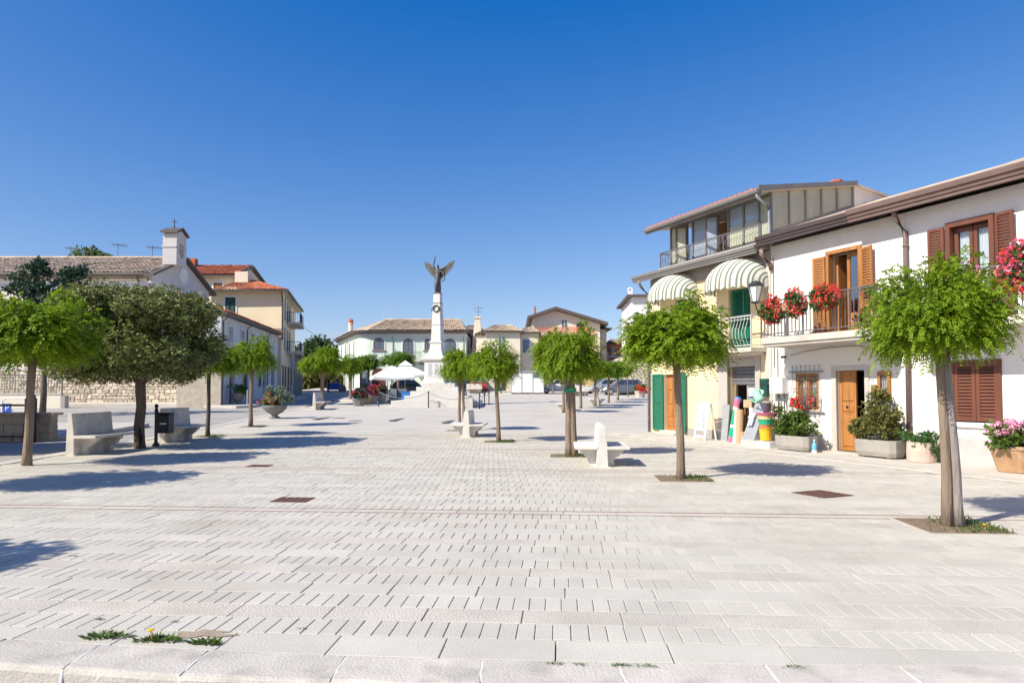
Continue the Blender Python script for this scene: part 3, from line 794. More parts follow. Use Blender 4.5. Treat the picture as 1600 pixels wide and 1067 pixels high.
def holm(label, X, Y, rx, rz, zc, rot=0, tr=.13, cdx=0):
    t = thing('holm_oak', label, 'tree', (0, 0, 0)); mb = MB()
    mb.tube([(.02, 0, -.06), (0, 0, .15), (-.02, 0, .6), (.03, 0, 1.1), (.0, 0, 1.6), (0, 0, zc - .5)], [tr * 1.25, tr * 1.08, tr, tr * .95, tr, tr * 1.05], 10)
    limbs(mb, 1.75, rx, rz, tr, int(X * 5), 9, cz=zc)
    mb.build('trunk', 'bark_dark', t, smooth=True)
    npobj('crown', oak, t, (cdx, 0, zc), (rx, rx, rz), rot); t.location = (X, Y, g(Y)); return t
h1 = holm('dense round holm oak with a thick dark trunk between two stone benches', -9.96, 18.54, 2.14, 1.46, 2.98, cdx=-.16)
mb = MB(); mb.tube([(.075, -.105, .05), (.09, -.112, .3), (.06, -.115, .55)], [.03, .045, .012], 6); 
hb = mb.build('bark_scar', 'dark_room', h1)
acacia('acacia_tree', 'acacia just beyond the left edge, shading the paving before the benches', -9.6, 10.7, 1.15, .66, 2.6, 'round', .085, rot=2)
holm('holm oak beyond the left edge, shading the road', -15.9, 16.6, 2.1, 1.4, 3.05, 4)
holm('holm oak beyond the left edge by the road island', -18.6, 19.8, 2.1, 1.4, 3.05, 1)
# darker loose-leaved tree behind, in front of the church
def bush_tree(name, label, X, Y, blobs, m, trunk, per=6, ll=.16, lw=.11, cat='tree', zt=2.5, group=None, bark='bark_dark'):
    t = thing(name, label, cat, (0, 0, 0), group); V = []
    for k, (bx, by, bz, rx, rz, n) in enumerate(blobs):
        v = leaf_ball(n, rx, rx, rz, per, ll, lw, int(abs(X) * 13 + k + Y), nclump=14, lump=.4, flat=.9); V.append(v + np.array([bx, by, bz]))
    mb = MB(); top = max(b[2] for b in blobs)
    mb.tube([(0, 0, -.1), (.05, 0, zt * .5), (0, .05, zt), (0, 0, zt + (top - zt) * .6)], [trunk, trunk * .85, trunk * .7, trunk * .3], 8)
    for bx, by, bz, rx, rz, n in blobs: mb.tube([(0, 0, zt - .2), (bx * .5, by * .5, zt + (bz - zt) * .5), (bx, by, bz)], [trunk * .5, trunk * .35, trunk * .1], 5, False)
    mb.build('trunk', bark, t, smooth=True)
    npobj('crown', npmesh('crown', np.concatenate(V), 4, m), t); t.location = (X, Y, g(Y)); return t
bush_tree('maple_tree', 'dark bluish green tree in front of the church roof, behind the bright acacia', -23.4, 34.5, [(-.6, 0, 6.5, 1.15, 1.3, 330), (1.3, .2, 6.5, .85, 1.0, 230), (.2, .2, 5.5, 1.7, .9, 330), (0, .2, 4.2, 2.0, 1.2, 300), (-2.5, 0, 5.0, .9, .8, 130), (-.7, 0, 7.55, .5, .55, 80), (-.1, 0, 7.3, .4, .5, 60), (1.7, 0, 7.2, .4, .5, 60), (1.0, 0, 7.2, .35, .4, 50), (-1.5, 0, 6.4, .5, .4, 60)], 'leaf_maple', .16)
# wooded slope in the gap between the buildings, and single trees there
for k, (px, Y, zc, rx, rz, n, lb, mm) in enumerate([(478, 125, 6.6, 5.5, 4.2, 900, 'tall dark tree rising behind the balcony house', 'leaf_far'), (500, 130, 7.2, 5.5, 4.0, 900, 'dark tree at the end of the road left of the mint building', 'leaf_far'),
        (522, 135, 6.6, 5.0, 3.4, 700, 'dark tree touching the left end of the mint building', 'leaf_far'), (497, 92, 3.6, 2.6, 2.2, 700, 'pale green bushy tree beside the road behind the two people', 'leaf_olive'), (470, 98, 4.2, 2.6, 3.0, 600, 'mid green bush beside the balcony house', 'leaf_shrub')]):
    p = at(px, 611, Y); bush_tree('roadside_tree', lb, p.x, Y, [(0, 0, zc - g(Y) + .6, rx, rz, n), (rx * .6, 0, zc - g(Y) - .8, rx * .7, rz * .7, n // 2), (-rx * .6, 0, zc - g(Y) - .6, rx * .7, rz * .7, n // 2)], mm, .3, ll=.5, lw=.34, zt=1.5)
p = at(146, 398, 95); bush_tree('roadside_tree', 'green tree top just showing over the church roof ridge', p.x, 95, [(0, 0, p.z - 3.4, 3.6, 2.3, 500)], 'leaf_shrub', .3, ll=.5, lw=.34, zt=8)
sheet('wooded_hill', [-140, -100, -70, -52, -40, -34, -28], [118, 124, 132, 150, 190], lambda x, y: g(118) + min(4.5, (y - 118) * .25) * (1 if x < -30 else 0), 'leaf_far')

# ---------------------------------------------------------------- houses on the right (street front coordinates t, o, z)
def louvre(parent, t0, t1, z0, z1, o, m, name='shutter', pitch=.062, fw=.06, yaw=0.0, pivot=None, th=.036, tilt=.03, mid=True):
    """a louvred shutter leaf: frame part with every slat a child; yaw turns it about its hinge"""
    pv = t0 if pivot is None else pivot
    c, s = math.cos(yaw), math.sin(yaw)
    def f(t, oo, z):
        dt, do = t - pv, oo
        return FP(pv + dt * c - do * s, o + dt * s + do * c, z)
    mb = MB(f)
    mb.box(t0, t0 + fw, 0, th, z0, z1); mb.box(t1 - fw, t1, 0, th, z0, z1)
    mb.box(t0 + fw, t1 - fw, .001, th - .001, z0, z0 + fw * 1.3); mb.box(t0 + fw, t1 - fw, .001, th - .001, z1 - fw, z1)
    zm = None
    if mid and z1 - z0 > 1.5:
        zm = (z0 + z1) / 2; mb.box(t0 + fw, t1 - fw, .001, th - .001, zm - fw * .5, zm + fw * .5)
    leaf = mb.build(name, m, parent)
    n = int((z1 - z0 - 2.3 * fw) / pitch)
    me = None
    for k in range(n):
        z = z0 + fw * 1.3 + (k + .25) * (z1 - z0 - 2.3 * fw) / n
        if zm and abs(z + pitch * .3 - zm) < fw * .8: continue
        sb = MB(f); a, b = t0 + fw, t1 - fw; y0, y1 = th * .1, th * .95; hh = pitch * .62
        sb.hexa([(a, y1, z), (b, y1, z), (b, y1, z + .009), (a, y1, z + .009)], [(a, y0, z + hh), (b, y0, z + hh), (b, y0, z + hh + .009), (a, y0, z + hh + .009)])
        if me is None:
            me = sb.mesh('slat', m, org(parent)); z00 = z; inst_ = bpy.data.objects.new('slat', me)
        else: inst_ = bpy.data.objects.new('slat', me)
        COL.objects.link(inst_); inst_.parent = leaf; inst_.location = (0, 0, z - z00)
    return leaf
def railing(parent, pts, z0, z1, m, bar=.008, gap=.115, top=.022, kind='straight', posts=True, name='baluster', flat_top=True):
    """rail along a polyline in (t, o): handrail and lower rail as one part, each baluster its own"""
    mb = MB(FP)
    for (ta, oa), (tb, ob) in zip(pts, pts[1:]):
        d = Vector((tb - ta, ob - oa)).normalized() * 1; n_ = Vector((-d.y, d.x))
        for z, h, w in ((z1, .03, top), (z0, .022, .012), (z1 - .10, .014, .010)):
            if kind == 'scroll' and z == z1 - .10: z = z1 - .06
            A = [(ta + n_.x * w, oa + n_.y * w), (tb + n_.x * w, ob + n_.y * w), (tb - n_.x * w, ob - n_.y * w), (ta - n_.x * w, oa - n_.y * w)]
            mb.hexa([(*p, z - h) for p in A], [(*p, z) for p in A])
    for k, (t, o) in enumerate(pts):
        mb.box(t - .016, t + .016, o - .016, o + .016, z0 - .1, z1 - .031)
    rail = mb.build('rail', m, parent)
    me = None
    for (ta, oa), (tb, ob) in zip(pts, pts[1:]):
        L_ = math.hypot(tb - ta, ob - oa); n = max(2, int(L_ / gap)); w = Vector((tb - ta, ob - oa)) / L_; out = Vector((-w.y, w.x))
        if (out.y < 0 and abs(w.x) > .5): out = -out
        for k in range(1, n):
            t, o = ta + (tb - ta) * k / n, oa + (ob - oa) * k / n
            sb = MB(FP)
            if kind == 'straight': sb.box(t - bar, t + bar, o - bar, o + bar, z0, z1 - .03)
            else:
                H = z1 - z0; pth = []
                for q in range(9):
                    v = q / 8
                    if kind == 'belly': b = .13 * math.sin(math.pi * min(1, v * 1.15)) ** 1.2 * (1 - v * .35); sx = 0
                    else: b = .07 * math.sin(2 * math.pi * v) * .6 + .05 * math.sin(math.pi * v); sx = .035 * math.sin(2 * math.pi * v)
                    pth.append((t + out.x * b + w.x * sx, o + out.y * b + w.y * sx, z0 + (H - .03) * v))
                sb.tube(pth, bar, 4)
            sb.build(name, m, rail)
    return rail
def gutter(parent, t0, t1, z, o0, m, name='gutter', deep=.5, sc=1.0, cap=True):
    """moulded eaves: soffit board, stepped fascia and half-round gutter"""
    pr = [(.0, -.06), (o0 * .80, -.06), (o0 * .80, -.25), (o0 * .84, -.27), (o0 * .90, -.26), (o0 * .90, -.20), (o0 * .95, -.19), (o0 * .97, -.13), (o0 * 1.04, -.11), (o0 * 1.06, -.03), (o0 * 1.04, -.02), (o0 * 1.01, 0), (o0 * .9, 0.0), (0, .13)]
    mb = MB(FP); mb.prism([(o, z + dz * sc) for o, dz in pr], t0, t1, 'x')
    return mb.build(name, m, parent)
def downpipe(parent, t, o, z0, z1, oe, m, r=.045, name='downpipe'):
    mb = MB(FP); mb.tube([(t, oe, z1 + .02), (t, oe, z1 - .10), (t, oe * .75 + o * .25, z1 - .22), (t, o, z1 - .48), (t, o, z1 - .62), (t, o, z0)], [r * 1.15, r, r, r, r, r], 8)
    for z in (z1 - .8, (z0 + z1) / 2, z0 + .6): mb.lathe([(r * 1.25, 0), (r * 1.25, .04)], 8, (t, o, z))
    return mb.build(name, m, parent, smooth=True)
def shell(fr, parent, x0, x1, depth, z0, z1, m, front_ops, reveal=.18, name='wall', y=0.0, extra=None):
    mb = MB(fr); mb.wall(x0, x1, z0, z1, front_ops, reveal, y)
    d = y - depth
    mb.quad((x0, y, z0), (x0, d, z0), (x0, d, z1), (x0, y, z1)); mb.quad((x1, y, z0), (x1, y, z1), (x1, d, z1), (x1, d, z0)); mb.quad((x0, d, z0), (x1, d, z0), (x1, d, z1), (x0, d, z1))
    if extra: extra(mb)
    return mb.build(name, m, parent)
def flowers(name, label, pos, rx, ry, rz, nleaf, nflow, petals, leafm='leaf_green', seed=1, cat='plant', group=None, planter=None, ll=.05, lw=.045, bloom=.035, psize=.018, up=0.0, per=6, mix=None, zoff=0.0):
    t = thing(name, label, cat, pos, group)
    r = np.random.default_rng(seed)
    v = leaf_ball(nleaf, rx, ry, rz, per, ll, lw, seed, nclump=14, lump=.42, flat=.9); v[:, 2] += zoff
    npobj('foliage', npmesh('foliage', v, 4, leafm), t)
    if nflow:
        d = nrm(r.normal(size=(nflow, 3))); d[:, 2] += up; P = d * np.array([rx, ry, rz]) * r.uniform(.75, 1.12, (nflow, 1)); P[:, 2] += zoff
        V = blooms(P, r, bloom, 8, psize); n = len(V) // 4
        if mix: mi = np.repeat(r.choice(len(petals), nflow, p=mix), 1)
        else: mi = r.integers(0, len(petals), nflow)
        mi = np.tile(mi, 8)[:n]
        npobj('blossoms', npmesh('blossoms', V, 4, petals, mi), t)
    if planter: planter(t)
    return t

# --- house A, cream white, orange wooden joinery
ha = thing('white_house', 'cream white house with orange wooden door, balcony full of red geraniums', 'house', FP(0, 0, 0))
TA0, TA1 = -2.37, 1.72
opsA = [(-1.24, -.42, .06, 2.06), (.14, .90, 1.06, 2.02), (-1.16, -.24, 2.96, 5.02)]
shell(FP, ha, TA0, TA1, 8, -.3, 5.62, 'white_wall', opsA, .30)
rf = MB(FP); rf.hexa([(TA0, .1, 5.80), (TA1 + .0, .1, 5.80), (TA1 + .0, -4.2, 7.25), (TA0, -4.2, 7.25)], [(TA0, .1, 5.92), (TA1, .1, 5.92), (TA1, -4.2, 7.40), (TA0, -4.2, 7.40)]); rf.hexa([(TA0, -8, 5.8), (TA1, -8, 5.8), (TA1, -4.2, 7.25), (TA0, -4.2, 7.25)], [(TA0, -8, 5.92), (TA1, -8, 5.92), (TA1, -4.2, 7.40), (TA0, -4.2, 7.40)]); rf.build('roof', 'tile_old', ha)
gutter(ha, -1.30, 1.80, 5.86, .50, 'gutter_dark')
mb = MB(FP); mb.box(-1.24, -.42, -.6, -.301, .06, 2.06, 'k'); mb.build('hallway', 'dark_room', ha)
mb = MB(FP)                                                   # stone door surround and step
mb.box(-1.36, -1.24, -.05, .03, .0, 2.06); mb.box(-.42, -.28, -.05, .03, .0, 2.06); mb.box(-1.36, -.28, -.05, .032, 2.062, 2.17); mb.build('door_surround', 'pale_stone', ha, bevel=.006)
mb = MB(FP); mb.box(-1.45, -.2, -.2, .42, -.05, .06); mb.build('doorstep', 'pale_stone', ha, bevel=.008)
def panel_door(parent, t0, t1, z0, z1, o, m, fr=FP, rows=((.06, .46), (.50, .60), (.64, .95)), name='door', th=.05, cols=1):
    mb = MB(fr); mb.box(t0, t1, o - th, o, z0, z1)
    W_, H_ = t1 - t0, z1 - z0
    for a, b in rows:
        for c in range(cols):
            xa, xb = t0 + W_ * (.13 + c * .87 / cols * .93), t0 + W_ * (.13 + (c + 1) * .87 / cols * .93 - .10)
            za, zb = z0 + H_ * a, z0 + H_ * b; e = .022
            mb.hexa([(xa, o + .001, za), (xb, o + .001, za), (xb, o + .001, zb), (xa, o + .001, zb)], [(xa + e, o + .022, za + e), (xb - e, o + .022, za + e), (xb - e, o + .022, zb - e), (xa + e, o + .022, zb - e)])
            mb.box(xa - .02, xa, o + .001, o + .014, za - .02, zb + .02); mb.box(xb, xb + .02, o + .001, o + .014, za - .02, zb + .02)
    return mb.build(name, m, parent)
d_ = panel_door(ha, -.90, -.43, .07, 2.05, -.10, 'wood_orange', rows=((.05, .44), (.485, .58), (.62, .95)), cols=1)
mb = MB(FP); mb.lathe([(.03, 0), (.035, .03), (.02, .05)], 10, (-.66, -.075, 1.14)); mb.build('knocker', 'iron_black', d_)
mb = MB(FP); mb.box(-1.235, -1.19, -.62, -.16, .07, 2.05); mb.build('door', 'wood_orange', ha, label='second leaf of the wooden door swung inwards')
# french window, one leaf ajar
fw_ = MB(FP)
for a, b in ((-1.22, -1.13), (-.27, -.18)): fw_.box(a, b, -.12, .05, 2.96, 5.08)
fw_.box(-1.22, -.18, -.12, .052, 5.02, 5.11); fwo = fw_.build('french_window', 'wood_orange', ha)
mb = MB(FP)
for a, b in ((-1.12, -1.04), (-.74, -.66)): mb.box(a, b, -.20, -.15, 3.0, 5.0)
mb.box(-1.04, -.74, -.199, -.151, 3.0, 3.5); mb.box(-1.04, -.74, -.199, -.151, 4.9, 5.0); ds_ = mb.build('window_leaf', 'wood_orange', fwo)
mb = MB(FP); mb.quad((-1.04, -.175, 3.5), (-.74, -.175, 3.5), (-.74, -.175, 4.9), (-1.04, -.175, 4.9)); mb.build('pane', 'clear_glass', fwo)
mb = MB(FP); mb.box(-.34, -.28, -.62, -.22, 3.0, 5.0); mb.build('window_leaf', 'wood_orange', fwo)
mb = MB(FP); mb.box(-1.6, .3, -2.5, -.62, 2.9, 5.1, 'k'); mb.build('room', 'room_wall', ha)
louvre(ha, -.16, .20, 3.0, 5.0, .03, 'wood_orange', yaw=.10, pivot=-.16)
louvre(ha, -1.60, -1.22, 3.0, 5.02, .03, 'wood_orange', yaw=-.22, pivot=-1.22)
# balcony
mb = MB(FP); mb.prism([(-2.30, .0), (1.17, .0), (1.17, .93), (1.07, 1.03), (-2.20, 1.03), (-2.30, .93)], 2.79, 2.95, 'z'); mb.prism([(-2.27, .0), (1.14, .0), (1.14, .88), (1.02, .98), (-2.2, .98), (-2.27, .9)], 2.72, 2.789, 'z')
bal = mb.build('balcony', 'pale_stone', ha, bevel=.008)
railing(bal, [(1.12, .02), (1.12, .97), (-.28, .97), (-1.64, .97), (-2.26, .97), (-2.26, .02)], 3.06, 3.92, 'iron_grey', gap=.108)
# ground floor window with a bowed wrought grille
mb = MB(FP)
for a, b in ((.14, .23), (.81, .90)): mb.box(a, b, -.16, -.02, 1.06, 2.02)
mb.box(.23, .81, -.159, -.021, 1.06, 1.14); mb.box(.23, .81, -.159, -.021, 1.93, 2.02); mb.box(.48, .56, -.158, -.03, 1.14, 1.93)
mb.box(.12, .92, .002, .03, 1.0, 2.08) if False else None
w_ = mb.build('window', 'wood_frame', ha)
for a, b in ((.23, .48), (.56, .81)):
    mb = MB(FP); mb.quad((a, -.1, 1.14), (b, -.1, 1.14), (b, -.1, 1.93), (a, -.1, 1.93)); mb.build('pane', 'clear_glass', w_)
mb = MB(FP); mb.quad((.14, -.22, 1.06), (.9, -.22, 1.06), (.9, -.22, 2.02), (.14, -.22, 2.02)); mb.build('curtain', 'curtain', w_)
gr = MB(FP)
for z, o, a, b in ((2.06, .05, -.05, 1.07), (1.0, .05, -.07, 1.09)): gr.box(a, b, o - .012, o + .012, z - .014, z + .014)
for z, o in ((1.88, .05), (1.62, .10), (1.36, .26), (1.14, .28)): gr.tube([(.08, .03, z), (.08, o, z), (.96, o, z), (.96, .03, z)], .009, 4)
grille = gr.build('window_grille', 'iron_grey', ha)
for k in range(7):
    t = .08 + .88 * k / 6; sb = MB(FP)
    sb.tube([(t, .05, 2.20), (t, .05, 1.7), (t, .09, 1.6), (t, .24, 1.42), (t, .29, 1.25), (t, .27, 1.1), (t, .05, 1.0)], .008, 4); sb.lathe([(0, 0), (.02, .015), (0, .05)], 6, (t, .05, 2.19)); sb.build('bar', 'iron_grey', grille)
sb = MB(FP)
for cx in (.30, .52, .74):
    pts = [(cx + (.02 + .10 * q / 14) * math.cos(q * .75), .295, 1.22 + (.02 + .10 * q / 14) * math.sin(q * .75)) for q in range(15)]; sb.tube(pts, .008, 4)
for t in (.04, 1.0):
    pts = [(t, .05 + (.03 + .14 * q / 14) * math.cos(q * .7) + .12, 1.3 + (.03 + .14 * q / 14) * math.sin(q * .7)) for q in range(15)]; sb.tube(pts, .008, 4)
sb.build('scroll', 'iron_grey', grille)
sb = MB(FP); sb.tube([(.12, .02, .78), (.12, .1, .8), (.12, .22, .95), (.12, .2, 1.0)], .009, 4); sb.tube([(.9, .02, .78), (.9, .1, .8), (.9, .22, .95), (.9, .2, 1.0)], .009, 4); sb.build('bracket', 'iron_grey', grille)
flowers('geranium_pot', 'red potted flowers inside the bowed window grille', FP(.52, .14, 1.24), .30, .12, .17, 60, 40, ['petal_red'], seed=31, planter=lambda t: None, bloom=.045, psize=.03, cat='flowers')
downpipe(ha, -2.40, .06, .0, 5.62, .42, 'pipe_brown', .055)
mb = MB(FP); mb.tube([(1.50, .02, 2.72), (1.50, .025, 1.2), (1.50, .02, .7)], .012, 5); mb.tube([(1.62, .02, 5.3), (1.62, .025, 2.2)], .010, 5)
mb.tube([(1.05, .02, 2.52), (.5, .03, 2.60), (-.2, .03, 2.66), (-1.0, .03, 2.66), (-1.6, .03, 2.60), (-1.95, .03, 2.66)], .009, 5); mb.tube([(-1.1, .03, 2.66), (-1.4, .03, 2.54), (-1.75, .03, 2.52), (-2.0, .03, 2.60)], .007, 5); mb.build('cable', 'iron_grey', ha)
mb = MB(FP); mb.lathe([(.0, 0), (.07, .0), (.075, .03), (.05, .06), (.03, .06)], 10, (1.22, .10, 2.45)); mb.tube([(1.22, 0, 2.48), (1.22, .1, 2.48)], .015, 5); mb.build('siren', 'iron_black', ha)
# fittings on its front
t = thing('meter_box', 'white meter cabinet on the wall left of the barred window', 'meter box', FP(1.38, 0, 1.5)); mb = MB(FP); mb.box(1.14, 1.60, .002, .24, 1.48, 1.92); mb.build('cabinet', 'white_paint', t, bevel=.01); mb = MB(FP); mb.box(1.17, 1.57, .241, .252, 1.51, 1.89); mb.build('door', 'white_paint', t); mb = MB(FP); mb.tube([(1.2, .1, 1.48), (1.2, .1, .9)], .02, 5); mb.tube([(1.4, .1, 1.48), (1.4, .1, .9)], .02, 5); mb.build('conduit', 'iron_grey', t)
t = thing('plaque', 'brass name plaque on the wall between door and wooden case', 'plaque', FP(-1.40, 0, 1.58)); mb = MB(FP); mb.box(-1.60, -1.40, .002, .016, 1.46, 1.70); mb.build('plate', 'brass', t)
def text(parent, s, size, p, m, fr, name='lettering', align='CENTER', ext=.002):
    cu = bpy.data.curves.new(name, 'FONT'); cu.body = s; cu.size = size; cu.extrude = ext; cu.align_x = align; cu.align_y = 'CENTER'; tmp = bpy.data.objects.new(name, cu); me = bpy.data.meshes.new_from_object(tmp); bpy.data.objects.remove(tmp); me.materials.clear(); me.materials.append(MATS[m])
    o = bpy.data.objects.new(name, me); COL.objects.link(o); o.parent = parent
    o0, ox, oz = Vector(fr(*p)), Vector(fr(p[0] - 1, p[1], p[2])), Vector(fr(p[0], p[1], p[2] + 1))
    X = (ox - o0).normalized(); Z = (oz - o0).normalized(); Yv = X.cross(Z)
    M_ = Matrix((X, Z, X.cross(Z))).transposed().to_4x4(); M_.translation = o0 - org(parent)
    o.matrix_local = M_; return o
mb = MB(FP)
for k, (w, z) in enumerate(((.10, 1.64), (.13, 1.60), (.09, 1.56), (.12, 1.52))): mb.box(-1.50 - w / 2, -1.50 + w / 2, .0165, .018, z, z + .012)
mb.build('lettering', 'wood_brown', t)
t = thing('notice_case', 'orange wooden notice case with small iron grille beside the brass plaque', 'notice case', FP(-1.76, 0, 1.65)); mb = MB(FP)
mb.box(-1.94, -1.86, .002, .06, 1.34, 2.02); mb.box(-1.69, -1.61, .002, .06, 1.34, 2.02); mb.box(-1.86, -1.69, .002, .058, 1.34, 1.46); mb.box(-1.86, -1.69, .002, .058, 1.92, 2.02); mb.build('case', 'wood_orange', t, bevel=.004)
mb = MB(FP); mb.box(-1.86, -1.69, .004, .01, 1.46, 1.92); mb.build('back_panel', 'zinc', t)
mb = MB(FP)
for k in range(4): mb.tube([(-1.84 + k * .043, .07, 1.48), (-1.84 + k * .043, .085, 1.7), (-1.84 + k * .043, .07, 1.90)], .006, 4)
mb.box(-1.87, -1.68, .064, .076, 1.50, 1.515); mb.box(-1.87, -1.68, .064, .076, 1.87, 1.885); mb.build('grille', 'iron_black', t)
t = thing('house_number', 'small pale number tile above the brass plaque', 'number tile', FP(-1.42, 0, 1.83)); mb = MB(FP); mb.box(-1.48, -1.37, .002, .012, 1.81, 1.84); mb.build('tile', 'pale_stone', t)

# --- house B, bright white, brown joinery
hb_ = thing('white_house', 'bright white house with dark brown louvred shutters and grey roughcast base', 'house', FP(-4, 0, 0))
TB0, TB1 = -13.0, -2.372
opsB = [(-4.34, -3.40, .90, 2.14), (-4.27, -3.35, 2.96, 5.06), (-9.0, -8.0, .9, 2.2), (-9.0, -8.0, 2.96, 5.06)]
shell(FP, hb_, TB0, TB1, 8, .58, 5.62, 'bright_wall', opsB, .2)
mb = MB(FP); mb.box(TB0, TB1 - .02, -.2, .022, -.2, .58); mb.build('plinth', 'roughcast', hb_)
rf = MB(FP); rf.hexa([(TB0, .1, 5.82), (TB1 - .005, .1, 5.82), (TB1 - .005, -4.2, 7.27), (TB0, -4.2, 7.27)], [(TB0, .1, 5.94), (TB1 - .005, .1, 5.94), (TB1 - .005, -4.2, 7.42), (TB0, -4.2, 7.42)]); rf.hexa([(TB0, -8, 5.82), (TB1 - .005, -8, 5.82), (TB1 - .005, -4.2, 7.27), (TB0, -4.2, 7.27)], [(TB0, -8, 5.94), (TB1 - .005, -8, 5.94), (TB1 - .005, -4.2, 7.42), (TB0, -4.2, 7.42)]); rf.build('roof', 'tile_old', hb_)
gutter(hb_, -13.0, -1.302, 5.86, .62, 'gutter_brown', sc=1.12)
w_ = MB(FP); w_.box(-4.40, -3.34, .0, .06, .80, .90); w_.build('sill', 'white_paint', hb_)
fr_ = MB(FP)
for a, b in ((-4.37, -4.32), (-3.42, -3.37)): fr_.box(a, b, -.05, .045, .90, 2.17)
fr_.box(-4.37, -3.37, -.05, .047, 2.14, 2.20); so_ = fr_.build('window_frame', 'wood_brown', hb_)
louvre(hb_, -4.315, -3.875, .93, 2.13, .0, 'wood_brown', pitch=.066, fw=.075, mid=False)
louvre(hb_, -3.865, -3.425, .93, 2.13, .0, 'wood_brown', pitch=.066, fw=.075, mid=False)
fr_ = MB(FP)
for a, b in ((-4.31, -4.21), (-3.41, -3.31)): fr_.box(a, b, -.14, .06, 2.96, 5.12)
fr_.box(-4.31, -3.31, -.14, .062, 5.04, 5.15); fo = fr_.build('french_window', 'wood_brown', hb_)
for a, b in ((-4.20, -3.82), (-3.80, -3.42)):
    mb = MB(FP)
    for c, d in ((a, a + .07), (b - .07, b)): mb.box(c, d, -.14, -.09, 3.0, 5.02)
    mb.box(a + .07, b - .07, -.139, -.091, 3.0, 3.5); mb.box(a + .07, b - .07, -.139, -.091, 4.93, 5.02); lf = mb.build('window_leaf', 'wood_brown', fo)
    mb = MB(FP); mb.quad((a + .07, -.115, 3.5), (b - .07, -.115, 3.5), (b - .07, -.115, 4.93), (a + .07, -.115, 4.93)); mb.build('pane', 'clear_glass', fo)
    mb = MB(FP); n = 18                                        # gathered curtain
    for k in range(n):
        xa, xb = a + .06 + (b - a - .12) * k / n, a + .06 + (b - a - .12) * (k + 1) / n
        ya, yb = -.19 + .02 * math.sin(k * 1.9), -.19 + .02 * math.sin((k + 1) * 1.9); mb.quad((xa, ya, 3.2), (xb, yb, 3.2), (xb, yb, 4.96), (xa, ya, 4.96))
    mb.build('curtain', 'curtain', fo)
mb = MB(FP); mb.box(-4.6, -3.0, -2.0, -.22, 2.9, 5.1, 'k'); mb.build('room', 'room_wall', hb_)
louvre(hb_, -3.28, -2.93, 3.0, 5.08, .03, 'wood_brown', yaw=.06, pivot=-3.28)
louvre(hb_, -4.72, -4.34, 3.0, 5.12, .03, 'wood_brown', yaw=-.16, pivot=-4.34)
mb = MB(FP); mb.prism([(-6.9, 0), (-3.0, 0), (-3.0, .93), (-3.1, 1.03), (-6.9, 1.03)], 2.79, 2.95, 'z'); bb_ = mb.build('balcony', 'pale_stone', hb_, bevel=.008)
railing(bb_, [(-3.05, .02), (-3.05, .97), (-5.0, .97), (-6.85, .97), (-6.85, .02)], 3.06, 3.92, 'iron_grey', gap=.108)
for tt in (-8.5,):
    mb = MB(FP); mb.box(-8.98, -8.02, -.14, -.1, .92, 2.18); mb.build('window', 'wood_brown', hb_); mb = MB(FP); mb.box(-8.98, -8.02, -.14, -.1, 2.98, 5.04); mb.build('window', 'wood_brown', hb_)

# --- house C, yellow, with shop, awnings and roof terrace
hc = thing('yellow_house', 'pale yellow house with shop, green shutters, glazed roof terrace and striped awnings', 'house', FP(4.5, 0, 0))
TC0, TC1 = 1.722, 7.42
opsC = [(2.36, 3.52, -.1, 2.52), (2.54, 3.46, 2.84, 4.62), (5.15, 6.05, 2.84, 4.62), (5.98, 6.70, .22, 2.12)]
shell(FP, hc, TC0, TC1, 8, -.3, 5.52, 'yellow_wall', opsC, .30)
mb = MB(FP); mb.box(3.95, 5.6, -.1, .02, -.2, .34); mb.build('plinth', 'grey_plinth', hc)
mb = MB(FP); mb.box(TC0 + .01, TC1, -.1, .025, 5.10, 5.49); mb.box(TC0 + .01, TC1, -.1, .05, 5.10, 5.14); mb.build('under_eaves_band', 'grey_band', hc)  # grey-brown strip painted in for the shaded wall under the gutter
mb = MB(FP); mb.box(TC0 + .005, TC0 + .24, -.1, .03, -.2, 5.09); mb.build('pilaster', 'pale_stone', hc)
gutter(hc, 1.805, 7.86, 5.66, .52, 'gutter_grey', sc=.9)
mb = MB(FP); mb.box(TC0 + .02, 7.5, -8, .30, 5.56, 5.70); mb.build('terrace_floor', 'grey_band', hc)
downpipe(hc, 7.50, .06, .0, 5.45, .45, 'gutter_grey', .05)
# terrace railing, glazed veranda and tiled roof
mb = MB(FP); mb.box(1.86, 6.6, .18, .26, 5.701, 5.76); tb = mb.build('terrace_kerb', 'pale_stone', hc)
railing(tb, [(1.86, .22), (3.4, .22), (5.0, .22), (6.55, .22), (6.55, -.5)], 5.79, 6.30, 'iron_grey', bar=.009, gap=.105, kind='scroll')
VZ0, VZ1 = 5.70, 7.12
vg = MB(FP)
posts = [1.80, 2.32, 2.95, 3.60, 4.10, 4.62, 5.30, 5.62, 6.16, 6.46]
for p_ in posts: vg.box(p_ - .035, p_ + .035, -.22, -.14, VZ0, VZ1)
vg.box(1.78, 6.48, -.23, -.13, VZ1 - .001, VZ1 + .1); vg.box(1.80, 6.46, -.20, -.16, VZ0, VZ0 + .05)
ver = vg.build('veranda', 'gutter_grey', hc)
openp = {3, 6}
for k in range(len(posts) - 1):
    if k in openp: continue
    mb = MB(FP); mb.box(posts[k] + .036, posts[k + 1] - .036, -.188, -.178, VZ0 + .05, VZ1 - .002); mb.build('pane', 'dirty_polycarb' if k in (0, 8) else 'blue_pane', ver)
    if k in (1, 2, 4): 
        mb = MB(FP); mb.box(posts[k] + .04, posts[k + 1] - .04, -.177, -.172, VZ0 + .05, VZ0 + .85); mb.build('frosted_pane', 'dirty_polycarb', ver)
